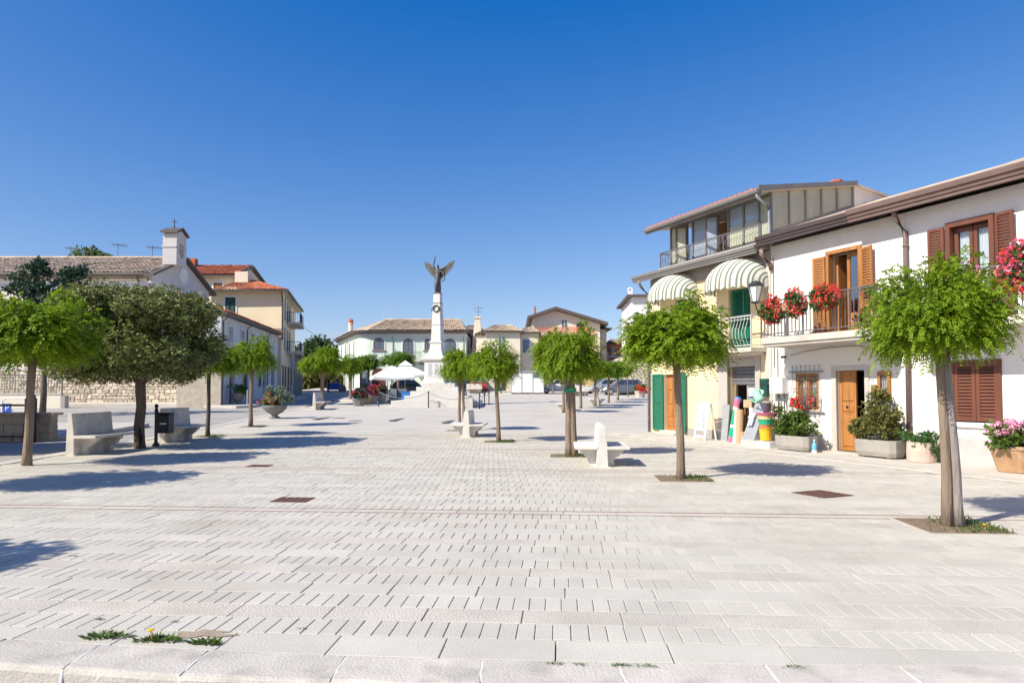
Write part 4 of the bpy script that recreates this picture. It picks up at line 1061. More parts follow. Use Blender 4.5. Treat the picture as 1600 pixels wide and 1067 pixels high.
for (ha_, w, yaw, mm) in ((4.10, .52, 1.0, 'blue_pane'), (5.62, .45, .9, 'dirty_polycarb')):
    c, s = math.cos(yaw), math.sin(yaw); f = lambda x, y, z, ha_=ha_, c=c, s=s: FP(ha_ + x * c - y * s, -.15 + x * s * .5 + y * c, z)
    mb = MB(f)
    for a, b in ((0, .04), (w - .04, w)): mb.box(a, b, 0, .04, VZ0 + .08, VZ1 - .05)
    mb.box(.04, w - .04, .001, .039, VZ0 + .08, VZ0 + .13); mb.box(.04, w - .04, .001, .039, VZ1 - .1, VZ1 - .05); l_ = mb.build('casement', 'gutter_brown', ver)
    mb = MB(f); mb.box(.04, w - .04, .015, .022, VZ0 + .13, VZ1 - .1); mb.build('pane', mm, ver)
mb = MB(FP); mb.box(1.9, 6.4, -3.0, -1.6, 5.71, 7.3); mb.build('inner_wall', 'wood_frame', hc)
VS = lambda o: 7.18 + (-o + .5) * .165
mb = MB(FP); mb.hexa([(1.62, .5, 7.10), (6.98, .5, 7.10), (6.98, -3.35, VS(-3.35) - .08), (1.62, -3.35, VS(-3.35) - .08)], [(1.62, .5, 7.18), (6.98, .5, 7.18), (6.98, -3.35, VS(-3.35)), (1.62, -3.35, VS(-3.35))]); 
mb.hexa([(1.62, -3.35, VS(-3.35) - .08), (6.98, -3.35, VS(-3.35) - .08), (6.98, -8.2, 7.1), (1.62, -8.2, 7.1)], [(1.62, -3.35, VS(-3.35)), (6.98, -3.35, VS(-3.35)), (6.98, -8.2, 7.18), (1.62, -8.2, 7.18)]); roofC = mb.build('roof', 'soffit', hc)
mb = MB(FP); mb.tube([(1.60, .54, 7.13), (7.0, .54, 7.13)], .075, 8); mb.box(1.60, 7.0, .44, .50, 7.02, 7.16); mb.build('roof_gutter', 'gutter_grey', hc)
mb = MB(FP); mb.hexa([(1.58, .55, 7.12), (1.66, .55, 7.12), (1.66, -3.35, VS(-3.35) - .06), (1.58, -3.35, VS(-3.35) - .06)], [(1.58, .55, 7.27), (1.66, .55, 7.27), (1.66, -3.35, VS(-3.35) + .07), (1.58, -3.35, VS(-3.35) + .07)]); mb.build('verge_flashing', 'gutter_grey', hc)
# first rows of roof tiles one by one: cover tiles along the eaves
tm = None; nT = 24
for k in range(nT):
    t = 1.78 + (6.9 - 1.78) * (k + .5) / nT; z = VS(.5)
    b = MB(FP); ra, rb = .085, .065; n = 6; A = []; B = []
    for q in range(n + 1):
        a = math.pi * q / n
        A.append((t + ra * math.cos(a), .56, 7.17 + ra * math.sin(a) * .9)); B.append((t + rb * math.cos(a), .08, VS(.08) + .02 + rb * math.sin(a) * .9))
    for q in range(n): b.quad(A[q], A[q + 1], B[q + 1], B[q])
    b.poly(A[::-1]); 
    if tm is None: tm = b.mesh('roof_tile', 'tile_red', org(hc)); t00 = FP(t, 0, 0); o = bpy.data.objects.new('roof_tile', tm)
    else: o = bpy.data.objects.new('roof_tile', tm); 
    COL.objects.link(o); o.parent = roofC; o.location = FP(t, 0, 0) - t00 + Vector((0, 0, R.uniform(-.008, .008)))
tiled_roof('roof_tiles', hc, FP(6.95, .08, VS(.08) + .01), FP(1.70, .08, VS(.08) + .01), FP(1.70, -3.3, VS(-3.3) + .01), FP(6.95, -3.3, VS(-3.3) + .01), 'tile_red', .21, .36, .06)
# glazed side of the veranda and the white parapet wall beyond it
bz = lambda o: 6.02 + (-o) * .345
sg = MB(FP); T_ = 1.742
so2 = [-.05, -.72, -1.36, -2.0, -2.64, -3.3]
for k in range(len(so2)): sg.hexa([(T_ - .03, so2[k] + .03, bz(so2[k])), (T_ + .03, so2[k] + .03, bz(so2[k])), (T_ + .03, so2[k] - .03, bz(so2[k])), (T_ - .03, so2[k] - .03, bz(so2[k]))], [(T_ - .03, so2[k] + .03, VS(so2[k]) - .05), (T_ + .03, so2[k] + .03, VS(so2[k]) - .05), (T_ + .03, so2[k] - .03, VS(so2[k]) - .05), (T_ - .03, so2[k] - .03, VS(so2[k]) - .05)])
sg.hexa([(T_ - .032, .0, bz(0) - .05), (T_ + .032, .0, bz(0) - .05), (T_ + .032, -3.34, bz(-3.34) - .05), (T_ - .032, -3.34, bz(-3.34) - .05)], [(T_ - .032, 0, bz(0) + .02), (T_ + .032, 0, bz(0) + .02), (T_ + .032, -3.34, bz(-3.34) + .02), (T_ - .032, -3.34, bz(-3.34) + .02)])
sgo = sg.build('side_glazing', 'gutter_grey', hc)
for a, b in zip(so2, so2[1:]):
    mb = MB(FP); a2, b2 = a - .031, b + .031
    mb.hexa([(T_ - .006, a2, bz(a2)), (T_ + .006, a2, bz(a2)), (T_ + .006, b2, bz(b2)), (T_ - .006, b2, bz(b2))], [(T_ - .006, a2, VS(a2) - .09), (T_ + .006, a2, VS(a2) - .09), (T_ + .006, b2, VS(b2) - .09), (T_ - .006, b2, VS(b2) - .09)]); mb.build('pane', 'dirty_polycarb', sgo)
mb = MB(FP); mb.prism([(.02, 5.72), (.02, 5.98), (-3.35, 7.12), (-3.35, 7.80), (-3.55, 7.84), (-3.8, 7.72), (-4.2, 7.62), (-4.9, 7.56), (-6.4, 7.40), (-8, 7.0), (-8, 5.4), (0, 5.4)], TC0 - .02, TC0 + .012, 'x'); mb.build('parapet_wall', 'white_wall', hc)
mb = MB(FP); mb.tube([(1.70, .52, 7.10), (1.70, .50, 6.98), (1.70, .2, 6.80), (1.70, .06, 6.70), (1.70, .06, 5.75), (1.70, .40, 5.68)], .045, 8); mb.build('downpipe', 'zinc', hc, smooth=True)
mb = MB(FP); mb.tube([(1.66, .42, 5.50), (1.66, .40, 5.35), (1.66, .1, 5.1), (1.66, .05, 4.95)], .06, 8); mb.build('downpipe', 'pipe_brown', hc, smooth=True)
mb = MB(FP); mb.lathe([(.14, 0), (.14, .3), (.2, .3), (.2, .36)], 8, (2.3, -3.3, VS(-3.3) - .1)); mb.build('chimney', 'tile_red', hc)
# first floor doors with green shutters
for a, b in ((2.54, 3.46), (5.15, 6.05)):
    mb = MB(FP); mb.box(a, b, -.30, -.26, 2.84, 4.62); mb.build('window', 'dark_green', hc)
    louvre(hc, a + .03, (a + b) / 2 - .01, 2.88, 4.60, -.16, 'green_paint', pitch=.07)
    louvre(hc, (a + b) / 2 + .01, b - .03, 2.88, 4.60, -.10, 'green_paint', pitch=.07, yaw=.5, pivot=b - .03)
mb = MB(FP)
pl = [(1.90, 0), (3.95, 0), (3.95, .55)] + [(3.95 - 2.05 * k / 20, .60 + .05 * abs(math.sin(math.pi * k / 2))) for k in range(21)] + [(1.90, .55)]
mb.prism(pl, 2.66, 2.78, 'z'); mb.prism([(1.98, 0), (3.87, 0), (3.87, .5), (1.98, .5)], 2.58, 2.659, 'z'); b1_ = mb.build('balcony', 'soffit', hc)
railing(b1_, [(1.95, .02), (1.95, .54), (3.90, .54), (3.90, .02)], 2.86, 3.70, 'iron_light', gap=.125, kind='belly', bar=.010)
def awning(label, tc, zc, a=1.10, h=.86, pr=1.0):
    t = thing('awning', label, 'awning', FP(tc, 0, zc), 'striped dome awnings over the yellow house balconies')
    nu, nv = 50, 8; cv = MB(FP); cv.m = 0
    def pt(u, v, e=0):
        su = math.sin(u); r = abs(su) ** .9; x = math.copysign(abs(math.cos(u)) ** .95, math.cos(u))
        return (tc + (a + e) * x, .03 + (pr + e) * r * math.sin(v), zc + (h + e) * r * math.cos(v))
    for i in range(nu):
        u0, u1 = math.pi * i / nu, math.pi * (i + 1) / nu
        cv.m = 1 if (i % 5 in (0, 2)) else 0
        for j in range(nv):
            v0, v1 = math.pi / 2 * j / nv, math.pi / 2 * (j + 1) / nv
            cv.quad(pt(u0, v0), pt(u1, v0), pt(u1, v1), pt(u0, v1))
        A, B = pt(u0, math.pi / 2), pt(u1, math.pi / 2)
        dz = .13 + .035 * math.cos(i * math.pi / 2); dz2 = .13 + .035 * math.cos((i + 1) * math.pi / 2)
        cv.quad(A, B, (B[0], B[1], B[2] - dz2), (A[0], A[1], A[2] - dz))
    cv.build('canopy', ['awning_white', 'awning_stripe'], t)
    for j in range(0, 5):
        v = math.pi / 2 * j / 4; mb = MB(FP); mb.tube([pt(math.pi * q / 20, v, -.012) for q in range(21)], .012, 4); mb.build('hoop', 'iron_light', t)
    return t
awning('striped dome awning with the lantern beside it, right hand one', 2.88, 4.62)
awning('striped dome awning partly hidden by the acacia crown, farther one', 5.86, 4.66, 1.02, .82, .95)
# ground floor: side door with green shutters, shop front
mb = MB(FP); mb.box(5.80, 6.86, -.3, .30, -.1, .13); mb.box(5.86, 6.78, -.3, .16, .13, .215); mb.build('doorstep', 'pale_stone', hc, bevel=.006)
panel_door(hc, 5.99, 6.69, .23, 2.10, -.12, 'wood_orange', rows=((.05, .20), (.24, .42), (.46, .68), (.72, .95)), cols=2)
louvre(hc, 6.70, 7.30, .20, 2.14, .03, 'green_paint', name='door_shutter', pitch=.07)
louvre(hc, 5.42, 5.98, .20, 2.14, .03, 'green_paint', name='door_shutter', pitch=.07, yaw=-.1, pivot=5.98)
mb = MB(FP); mb.box(3.52, 3.94, -.1, .035, -.1, 2.62); mb.box(2.16, 2.36, -.1, .035, -.1, 2.62); mb.box(2.36, 3.52, -.1, .034, 2.52, 2.62); mb.build('shop_surround', 'pillar_grey', hc, bevel=.005)
mb = MB(FP)
mb.box(2.37, 3.51, -.24, -.04, 2.28, 2.52)
shp = mb.build('shutter_box', 'pillar_grey', hc)
for k in range(5): 
    z = 2.28 - .11 * (k + 1); mb = MB(FP); mb.prism([(-.20, z), (-.175, z + .01), (-.165, z + .055), (-.175, z + .1), (-.20, z + .108)], 2.38, 3.50, 'x'); mb.build('slat', 'shutter_metal', shp)
mb = MB(FP)
for a, b in ((3.38, 3.50), (2.90, 2.96), (2.38, 2.44)): mb.box(a, b, -.28, -.22, 0, 1.75)
mb.box(2.44, 2.90, -.279, -.221, 0, .5); mb.box(2.44, 2.90, -.279, -.221, 1.68, 1.75); sd = mb.build('shop_door', 'zinc', hc)
mb = MB(FP); mb.box(2.44, 2.90, -.255, -.245, .5, 1.68); mb.build('pane', 'blue_pane', sd)
mb = MB(FP); mb.box(3.34, 3.42, -.215, -.15, 0, 1.75); mb.build('jamb', 'wood_post', hc)
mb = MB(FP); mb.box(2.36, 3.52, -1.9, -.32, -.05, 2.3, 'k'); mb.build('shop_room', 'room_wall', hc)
for k in range(3):
    mb = MB(FP); z = .5 + .5 * k; mb.box(2.9, 3.5, -1.5, -1.1, z, z + .03); mb.build('shelf', 'wood_frame', hc)
t = thing('mailbox', 'dark green metal post box on the yellow wall by the house corner', 'post box', FP(1.92, 0, 1.66)); mb = MB(FP); mb.box(1.80, 2.06, .032, .16, 1.40, 1.90); mb.build('box', 'dark_green', t, bevel=.012); mb = MB(FP); mb.box(1.84, 2.02, .161, .172, 1.72, 1.78); mb.build('slot', 'iron_black', t); mb = MB(FP); mb.box(1.90, 1.98, .161, .166, 1.48, 1.58); mb.build('notice', 'white_paint', t); mb = MB(FP); mb.box(1.56, 1.80, .08, .11, 1.74, 1.79); mb.build('arm', 'iron_grey', t)
# wall lantern
L0 = (1.93, .40); lz = 4.02
t = thing('wall_lantern', 'hexagonal wall lantern on an iron arm between the awning and the geraniums', 'lantern', FP(1.9, .36, lz)); mb = MB(FP)
mb.lathe([(.10, 0), (.12, .03), (.10, .05)], 6, (*L0, lz)); mb.lathe([(.22, .47), (.24, .50), (.15, .60), (.10, .62), (.05, .70), (.02, .72), (.03, .76), (0, .80)], 6, (*L0, lz))
for k in range(6):
    a = 2 * math.pi * (k + .5) / 6; mb.tube([(L0[0] + .105 * math.cos(a), L0[1] + .105 * math.sin(a), lz + .05), (L0[0] + .20 * math.cos(a), L0[1] + .20 * math.sin(a), lz + .47)], .010, 4)
mb.build('frame', 'iron_black', t); mb = MB(FP); mb.lathe([(.098, .05), (.192, .47)], 6, (*L0, lz)); mb.build('glass', 'lamp_glass', t)
mb = MB(FP); mb.tube([(1.93, 0, lz - .35), (1.93, .2, lz - .30), (1.93, .36, lz - .15), (1.93, .40, lz)], .018, 5); mb.tube([(1.93, 0, lz - .12), (1.93, .2, lz - .18), (1.93, .33, lz - .2)], .012, 5); mb.build('arm', 'iron_black', t)
# geraniums hung on the balconies
def trough(L_, m='terracotta'):
    def f(t):
        mb = MB(); c = FD * (L_ / 2); n_ = FN * .08
        for z0, z1, e in ((-.12, .06, 0),):
            P = [-c - n_, c - n_, c + n_, -c + n_]
            mb.hexa([(p.x * .95, p.y * .95, z0) for p in P], [(p.x, p.y, z1) for p in P])
        o = mb.build('trough', m, None); o.parent = t
    return f
for i, (t_, z, rx, rz, pet, lb, mixx) in enumerate([(.62, 3.60, .40, .40, ['petal_red'], 'red geraniums on the balcony rail, nearest the lantern', None), (-.16, 3.70, .34, .40, ['petal_red', 'petal_pale'], 'middle box of red geraniums with pale pink blooms on the balcony rail', [.85, .15]), (-1.08, 3.74, .44, .34, ['petal_red', 'petal_rose'], 'red geraniums on the balcony rail before the open window', [.9, .1])]):
    flowers('geranium_box', lb, FP(t_, 1.10, z), rx * .62, rx * 1.14, rz * .90, 400, 290, pet, seed=40 + i, cat='flowers', group='geranium boxes on the white house balcony', planter=trough(.7), mix=mixx, ll=.06, lw=.05, bloom=.028, psize=.016, up=.15)
flowers('geranium_pot', 'red flowers in a terracotta pot standing on the balcony floor', FP(-1.75, .72, 3.22), .20, .20, .26, 90, 34, ['petal_red', 'petal_pale'], seed=50, cat='flowers', planter=lambda t: (lambda o: setattr(o, 'parent', t))(MB().lathe([(.08, -.28), (.12, -.05), (.13, -.05), (.13, 0)], 10).build('pot', 'terracotta')), mix=[.8, .2])
flowers('geranium_pot', 'green leaves and a few red blooms in a pot behind the balcony corner', FP(-2.05, .6, 3.75), .32, .32, .34, 120, 16, ['petal_red'], seed=51, cat='flowers', planter=lambda t: (lambda o: setattr(o, 'parent', t))(MB().lathe([(.10, -.78), (.14, -.45), (.15, -.45), (.15, -.4)], 10).build('pot', 'terracotta')))
flowers('geranium_box', 'large mass of pink and red geraniums on the rail at the right edge', FP(-5.40, 1.06, 3.74), .32, .52, .48, 420, 360, ['petal_rose', 'petal_pink', 'petal_red', 'petal_pale'], seed=52, cat='flowers', planter=trough(1.1), mix=[.46, .16, .30, .08], ll=.06, lw=.05, bloom=.035, psize=.020, up=.1)
flowers('geranium_box', 'few pink blooms just above the acacia crown, below the curtained window', FP(-4.3, 1.06, 3.80), .26, .40, .25, 90, 22, ['petal_pink'], seed=53, cat='flowers', planter=trough(.8))

# ---------------------------------------------------------------- goods and plants before the houses
BZ = .02
def rot_frame(t, o, yaw, z=BZ):
    c, s = math.cos(yaw), math.sin(yaw)
    return lambda x, y, zz: FP(t + x * c - y * s, o + x * s + y * c, z + zz)
t = thing('sandwich_board', 'white wooden sandwich board with picture sheets before the yellow wall', 'sign board', FP(3.75, .75, BZ)); f = rot_frame(3.62, .80, 0)
lean = lambda z, k=.22: -k * z
def leaned(x0, x1, z0, z1, y0, y1, k):
    return [(x0, y0 + lean(z0, k), z0), (x1, y0 + lean(z0, k), z0), (x1, y1 + lean(z0, k), z0), (x0, y1 + lean(z0, k), z0)], [(x0, y0 + lean(z1, k), z1), (x1, y0 + lean(z1, k), z1), (x1, y1 + lean(z1, k), z1), (x0, y1 + lean(z1, k), z1)]
mb = MB(f)
for x in (0, .48): mb.hexa(*leaned(x, x + .05, 0, 1.18, 0, .03, .2))
for z in (.14, .34, .55, 1.13): mb.hexa(*leaned(.05, .48, z, z + .05, .001, .029, .2))
for k in range(7): mb.hexa(*leaned(.07 + k * .057, .085 + k * .057, .39, .55, .008, .02, .2))
for x in (0, .48): mb.hexa(*leaned(x, x + .05, 0, 1.15, -.45, -.42, -.16))
mb.build('frame', 'white_paint', t)
for k, (z0, z1, m_) in enumerate(((.62, .86, 'paper_print'), (.88, 1.10, 'white_paint'))):
    mb = MB(f); mb.hexa(*leaned(.05, .48, z0, z1, .010, .018, .2)); mb.build('poster', m_, t)
def simple(name, label, cat, f, parts, group=None):
    t = thing(name, label, cat, f(0, 0, 0), group)
    for nm, m_, fn in parts:
        mb = MB(f); fn(mb); mb.build(nm, m_, t, bevel=.004 if nm in ('sheet', 'box', 'block', 'case') else 0)
    return t
simple('panel_sheet', 'grey metal sheet leaning in the shop doorway beside the long green roll', 'metal sheet', rot_frame(3.32, .20, 0), [('sheet', 'zinc', lambda m: m.hexa(*leaned(0, .30, 0, 1.12, 0, .03, .12))), ('edge_fold', 'steel', lambda m: m.hexa(*leaned(0, .02, 0, 1.12, .03, .05, .12)))])
def rolled(label, t_, o_, h, r, m_, lean_, bands, dx=0.0, name='roll'):
    t = thing(name, label, 'roll', FP(t_, o_, BZ)); P = lambda z: (t_ + dx * z, o_ - lean_ * z, BZ + z)
    segs = bands or [(0, h, m_)]
    for k, (a, b, mm) in enumerate(segs):
        mb = MB(FP); mb.tube([P(a), P(b)], r, 12); mb.build('wrapping' if k else 'tube', mm, t, smooth=False)
    mb = MB(FP); mb.tube([P(h - .001), P(h + .004)], r * .45, 10); mb.build('core', 'cardboard', t)
rolled('long roll wrapped in green and pink plastic with white lettering patch', 2.98, .42, 1.30, .085, 'plastic_green', .14, [(0, .18, 'plastic_pink'), (.18, .46, 'plastic_green'), (.46, .54, 'white_paint'), (.54, .98, 'plastic_green'), (.98, 1.06, 'white_paint'), (1.06, 1.30, 'plastic_pink')], dx=-.10)
rolled('white roll between the green roll and the cardboard tube', 2.84, .36, .98, .075, 'white_paint', .08, None)
rolled('brown cardboard tube standing before the shop door', 2.64, .40, 1.00, .105, 'cardboard', .05, None)
rolled('thin white roll behind the cardboard tube', 2.46, .12, 1.05, .06, 'white_paint', .04, None)
simple('carton', 'open brown carton on a stand inside the shop entrance', 'box', rot_frame(2.50, -.12, .2), [('box', 'cardboard', lambda m: m.box(0, .28, 0, .2, 1.05, 1.28)), ('stand', 'wood_frame', lambda m: (m.box(.02, .05, .02, .05, 0, 1.05), m.box(.23, .26, .02, .05, 0, 1.05), m.box(.02, .05, .15, .18, 0, 1.05), m.box(.23, .26, .15, .18, 0, 1.05)))])
simple('notice_sheet', 'white notice hung on the shop door glass', 'notice', rot_frame(2.62, -.20, 0), [('sheet', 'white_paint', lambda m: m.box(0, .24, 0, .012, 1.38, 1.62)), ('string', 'iron_grey', lambda m: m.tube([(.02, .006, 1.62), (.12, .006, 1.7), (.22, .006, 1.62)], .004, 4))])
simple('blue_bucket', 'blue plastic bundle on top behind the green and pink roll', 'bundle', rot_frame(3.05, .05, 0), [('bundle', 'plastic_blue', lambda m: m.lathe([(.05, 1.15), (.11, 1.2), (.12, 1.28), (.07, 1.36), (.02, 1.37)], 9)), ('stand', 'wood_frame', lambda m: m.box(-.03, .03, -.03, .03, 0, 1.15))])
simple('small_carton', 'low brown carton with red print at the foot of the shop door', 'box', rot_frame(2.42, .22, -.1), [('box', 'cardboard', lambda m: m.box(-.1, .1, 0, .22, 0, .36)), ('label', 'red_paint', lambda m: m.box(-.08, -.01, .221, .224, .24, .33))])
# tall grey boxes on concrete blocks
simple('concrete_block', 'pale concrete block under the tall grey box', 'block', rot_frame(1.72, .62, 0), [('block', 'pale_stone', lambda m: m.box(-.32, .22, 0, .36, 0, .20)), ('base', 'mortar', lambda m: m.box(-.3, .2, .02, .34, -.02, -.001))])
f = rot_frame(1.56, .72, .0, .22)
simple('display_box', 'tall grey cardboard display box with blue print leaning right on a block', 'box', f, [('box', 'zinc', lambda m: m.hexa([(-.10, 0, 0), (.36, 0, 0), (.36, .24, 0), (-.10, .24, 0)], [(-.34, -.2, 1.02), (.06, -.2, 1.02), (.06, .0, 1.02), (-.34, .0, 1.02)])), ('print', 'paper_print', lambda m: m.hexa([(-.02, .215, .40), (.16, .215, .40), (.16, .228, .40), (-.02, .228, .40)], [(-.06, .185, .58), (.12, .185, .58), (.12, .198, .58), (-.06, .198, .58)])), ('print', 'white_paint', lambda m: m.hexa([(-.06, .18, .60), (.16, .18, .60), (.16, .192, .60), (-.06, .192, .60)], [(-.09, .145, .74), (.10, .145, .74), (.10, .160, .74), (-.09, .160, .74)]))])
simple('concrete_block', 'white painted block carrying the stacked coloured buckets', 'block', rot_frame(1.12, .70, 0), [('block', 'white_paint', lambda m: m.box(-.26, .24, 0, .30, 0, .20)), ('base', 'mortar', lambda m: m.box(-.2, .2, .02, .28, -.02, -.001))])
for z, h, r0, r1, m_, nm, lb in ((.22, .30, .14, .17, 'plastic_yellow', 'bucket', 'yellow bucket, lowest of the stack'), (.50, .13, .16, .165, 'plastic_orange', 'plant_pot', 'orange plant pot above the yellow bucket'), (.62, .15, .17, .20, 'plastic_green', 'basin', 'green basin in the stack of buckets'), (.76, .12, .18, .20, 'plastic_peach', 'basin', 'peach coloured bowl above the green basin'), (.87, .07, .20, .26, 'plastic_pink', 'basin', 'flat pink basin on top of the stack')):
    t = thing(nm, lb, 'bucket' if nm == 'bucket' else 'basin' if nm == 'basin' else 'pot', FP(1.18, .86, z + BZ))
    mb = MB(FP); c = (1.12, .86, z + BZ - .0); mb.lathe([(r0 * .9, 0), (r0, .005), (r1, h), (r1 + .015, h), (r1 + .015, h + .012), (r1 - .012, h + .012), (r0 - .012, .02)], 16, c); mb.build('body', m_, t, smooth=False)
# watering can hung on a wire basket stand
t = thing('watering_can', 'mint green watering can hanging tipped before the white meter box', 'watering can', FP(1.25, .9, 1.35))
cq = Quaternion((0, 0, 1), math.atan2(FD.y, FD.x)) @ Quaternion((0, 1, 0), rad(35)); cp = FP(1.16, 1.0, 1.28)
fc = lambda x, y, z: cp + cq @ Vector((x, y, z))
mb = MB(fc); mb.lathe([(.0, 0), (.11, 0), (.115, .02), (.105, .30), (.10, .31), (.06, .32)], 14); mb.build('body', 'plastic_mint', t, smooth=True)
mb = MB(fc); mb.tube([(.09, 0, .05), (.17, 0, .09), (.25, 0, .19)], [.03, .02, .016], 7); mb.lathe([(.018, 0), (.05, .04), (0, .05)], 9, (.25, 0, .18)); mb.build('spout', 'plastic_mint', t)
mb = MB(fc); mb.tube([(-.10, 0, .06), (-.19, 0, .12), (-.18, 0, .26), (-.06, 0, .34), (.05, 0, .31)], .012, 6); mb.build('handle', 'plastic_mint', t)
simple('wire_stand', 'dark wire stand behind the coloured buckets', 'stand', rot_frame(1.30, .55, 0), [('frame', 'iron_grey', lambda m: (m.tube([(-.2, 0, 0), (-.2, 0, 1.2), (-.15, 0, 1.26), (.15, 0, 1.26), (.2, 0, 1.2), (.2, 0, 0)], .012, 5), m.tube([(-.16, .45, 1.38), (-.2, .0, 1.15)], .010, 5))), ('shelf', 'iron_grey', lambda m: m.box(-.2, .2, -.02, .02, .66, .68))])
flowers('potted_plant', 'thin green plant below the watering can', FP(1.05, .55, 1.0), .20, .20, .26, 90, 0, [], 'leaf_shrub', seed=60, planter=lambda t: (lambda o: setattr(o, 'parent', t))(MB().lathe([(.09, -.5), (.13, -.25), (.14, -.25), (.14, -.2)], 10).build('pot', 'terracotta')))
# concrete planters with shrubs
def planter(label, t0, t1, o0, o1, h, foliage, seed, leafm, yaw=0.0, chamfer=.10):
    t = thing('planter', label, 'planter', FP((t0 + t1) / 2, (o0 + o1) / 2, BZ)); mb = MB(FP)
    c = chamfer; base = .04
    def oct_(e, z): return [(t0 + c + e, o0 + e, z), (t1 - c - e, o0 + e, z), (t1 - e, o0 + c + e, z), (t1 - e, o1 - c - e, z), (t1 - c - e, o1 - e, z), (t0 + c + e, o1 - e, z), (t0 + e, o1 - c - e, z), (t0 + e, o0 + c + e, z)]
    mb.loft([oct_(.05, base + BZ), oct_(.01, base + .1 + BZ), oct_(0, h + BZ), oct_(.05, h + BZ), oct_(.06, h - .06 + BZ)]); mb.build('tub', 'concrete', t, bevel=.01)
    mb = MB(FP); mb.box(t0 + .15, t0 + .25, o0 + .1, o1 - .1, BZ - .02, BZ + base + .01); mb.box(t1 - .25, t1 - .15, o0 + .1, o1 - .1, BZ - .02, BZ + base + .01); mb.build('foot', 'concrete', t)
    r = np.random.default_rng(seed); V = []
    for k, (tt, oo, zz, rx, rz, n) in enumerate(foliage):
        v = leaf_ball(n, rx, rx, rz, 6, .075, .045, seed + k, nclump=22, lump=.36, flat=.7); p = FP(tt, oo, zz) - org(t); V.append(v + np.array(p))
    npobj('shrub', npmesh('shrub', np.concatenate(V), 4, leafm), t)
    return t
planter('long rough concrete planter with a low glossy shrub under the barred window', -.36, .74, .50, 1.02, .40, [(.30, .72, .66, .36, .34, 330), (-.05, .74, .60, .32, .28, 230), (.62, .82, .55, .22, .32, 130), (.2, .70, .88, .22, .22, 120)], 70, 'leaf_shrub')
planter('rough concrete planter with a tall mottled shrub right of the wooden door', -2.42, -1.34, .10, .62, .42, [(-1.80, .36, .95, .42, .50, 420), (-2.05, .38, .70, .36, .32, 250), (-1.50, .44, .66, .28, .26, 160), (-1.85, .34, 1.38, .24, .24, 110), (-2.25, .45, .95, .22, .3, 110)], 75, 'leaf_olive')
t = thing('planter', 'round pinkish stone tub with trailing greenery and white flowers beside the drainpipe', 'planter', FP(-2.96, .46, BZ)); mb = MB(FP); c = (-2.92, .40, BZ)
mb.lathe([(.25, 0), (.28, .02), (.29, .22), (.285, .225), (.29, .235), (.275, .44), (.245, .44), (.24, .38)], 22, c); mb.build('tub', 'barrel_pot', t, smooth=False)
r = np.random.default_rng(80); v = np.concatenate([leaf_ball(230, .34, .34, .17, 6, .06, .04, 81, flat=.8) + np.array(FP(-2.95, .42, .52) - org(t)), leaf_ball(90, .16, .16, .3, 6, .05, .03, 82) + np.array(FP(-3.28, .40, .34) - org(t)), leaf_ball(60, .2, .2, .14, 6, .05, .03, 83) + np.array(FP(-2.55, .35, .56) - org(t))])
npobj('foliage', npmesh('foliage', v, 4, 'leaf_green'), t)
P = r.normal(size=(14, 3)) * np.array([.28, .28, .08]) + np.array(FP(-2.9, .42, .64) - org(t)); npobj('blossoms', npmesh('blossoms', blooms(P, r, .02, 6, .012), 4, 'petal_white'), t)
t = thing('dried_bouquet', 'bundle of dry brown leaves between the shrub planter and the round tub', 'plant', FP(-2.55, .18, BZ)); v = leaf_ball(60, .09, .09, .26, 6, .06, .03, 84); v[:, 2] += .42; npobj('foliage', npmesh('foliage', v, 4, 'dry_grass'), t); mb = MB(FP); mb.tube([(-2.55, .18, BZ), (-2.55, .2, .4)], .02, 5); mb.build('stem', 'wood_post', t)
# hydrangea in a clay pot
t = thing('planter', 'large square clay pot of pink hydrangeas at the right edge', 'planter', FP(-4.95, .52, BZ)); mb = MB(FP); c = (-4.92, .55)
def sq(h, z, k=.8):
    return [(c[0] + h * a, c[1] + h * b, z + BZ) for a, b in ((-k, -1), (k, -1), (1, -k), (1, k), (k, 1), (-k, 1), (-1, k), (-1, -k))]
mb.loft([sq(.22, 0), sq(.24, .02), sq(.335, .43), sq(.36, .44), sq(.365, .50), sq(.33, .51), sq(.31, .42)]); mb.build('pot', 'terracotta', t, bevel=.01)
v = leaf_ball(260, .46, .46, .26, 5, .13, .09, 86, flat=.6) + np.array(FP(c[0], c[1], .66) - org(t)); npobj('foliage', npmesh('foliage', v, 4, 'leaf_shrub'), t)
r = np.random.default_rng(87); d = nrm(r.normal(size=(46, 3)) + np.array([0, 0, .5])); P0 = d * np.array([.46, .46, .30]) * r.uniform(.85, 1.08, (46, 1)) + np.array(FP(c[0], c[1], .70) - org(t))
V = np.concatenate([blooms(P0, r, .065, 34, .020)]); mi = np.tile(r.integers(0, 2, 46), 34)
npobj('blossoms', npmesh('blossoms', V, 4, ['petal_pink', 'petal_pale'], mi), t)
t = thing('water_bottle', 'blue labelled plastic bottle standing right of the low shrub planter', 'bottle', FP(-.42, .86, BZ)); mb = MB(FP); c = (-.46, .84, BZ); mb.lathe([(.0, 0), (.055, 0), (.06, .01), (.06, .2), (.05, .23), (.02, .29), (.02, .32)], 12, c); mb.build('body', 'bottle_blue', t, smooth=True); mb = MB(FP); mb.lathe([(.023, .32), (.023, .345), (0, .345)], 10, c); mb.build('cap', 'white_paint', t); mb = MB(FP); mb.lathe([(.0605, .0), (.0615, .015), (.0615, .07), (.0605, .08)], 12, c); mb.build('label', 'white_paint', t)

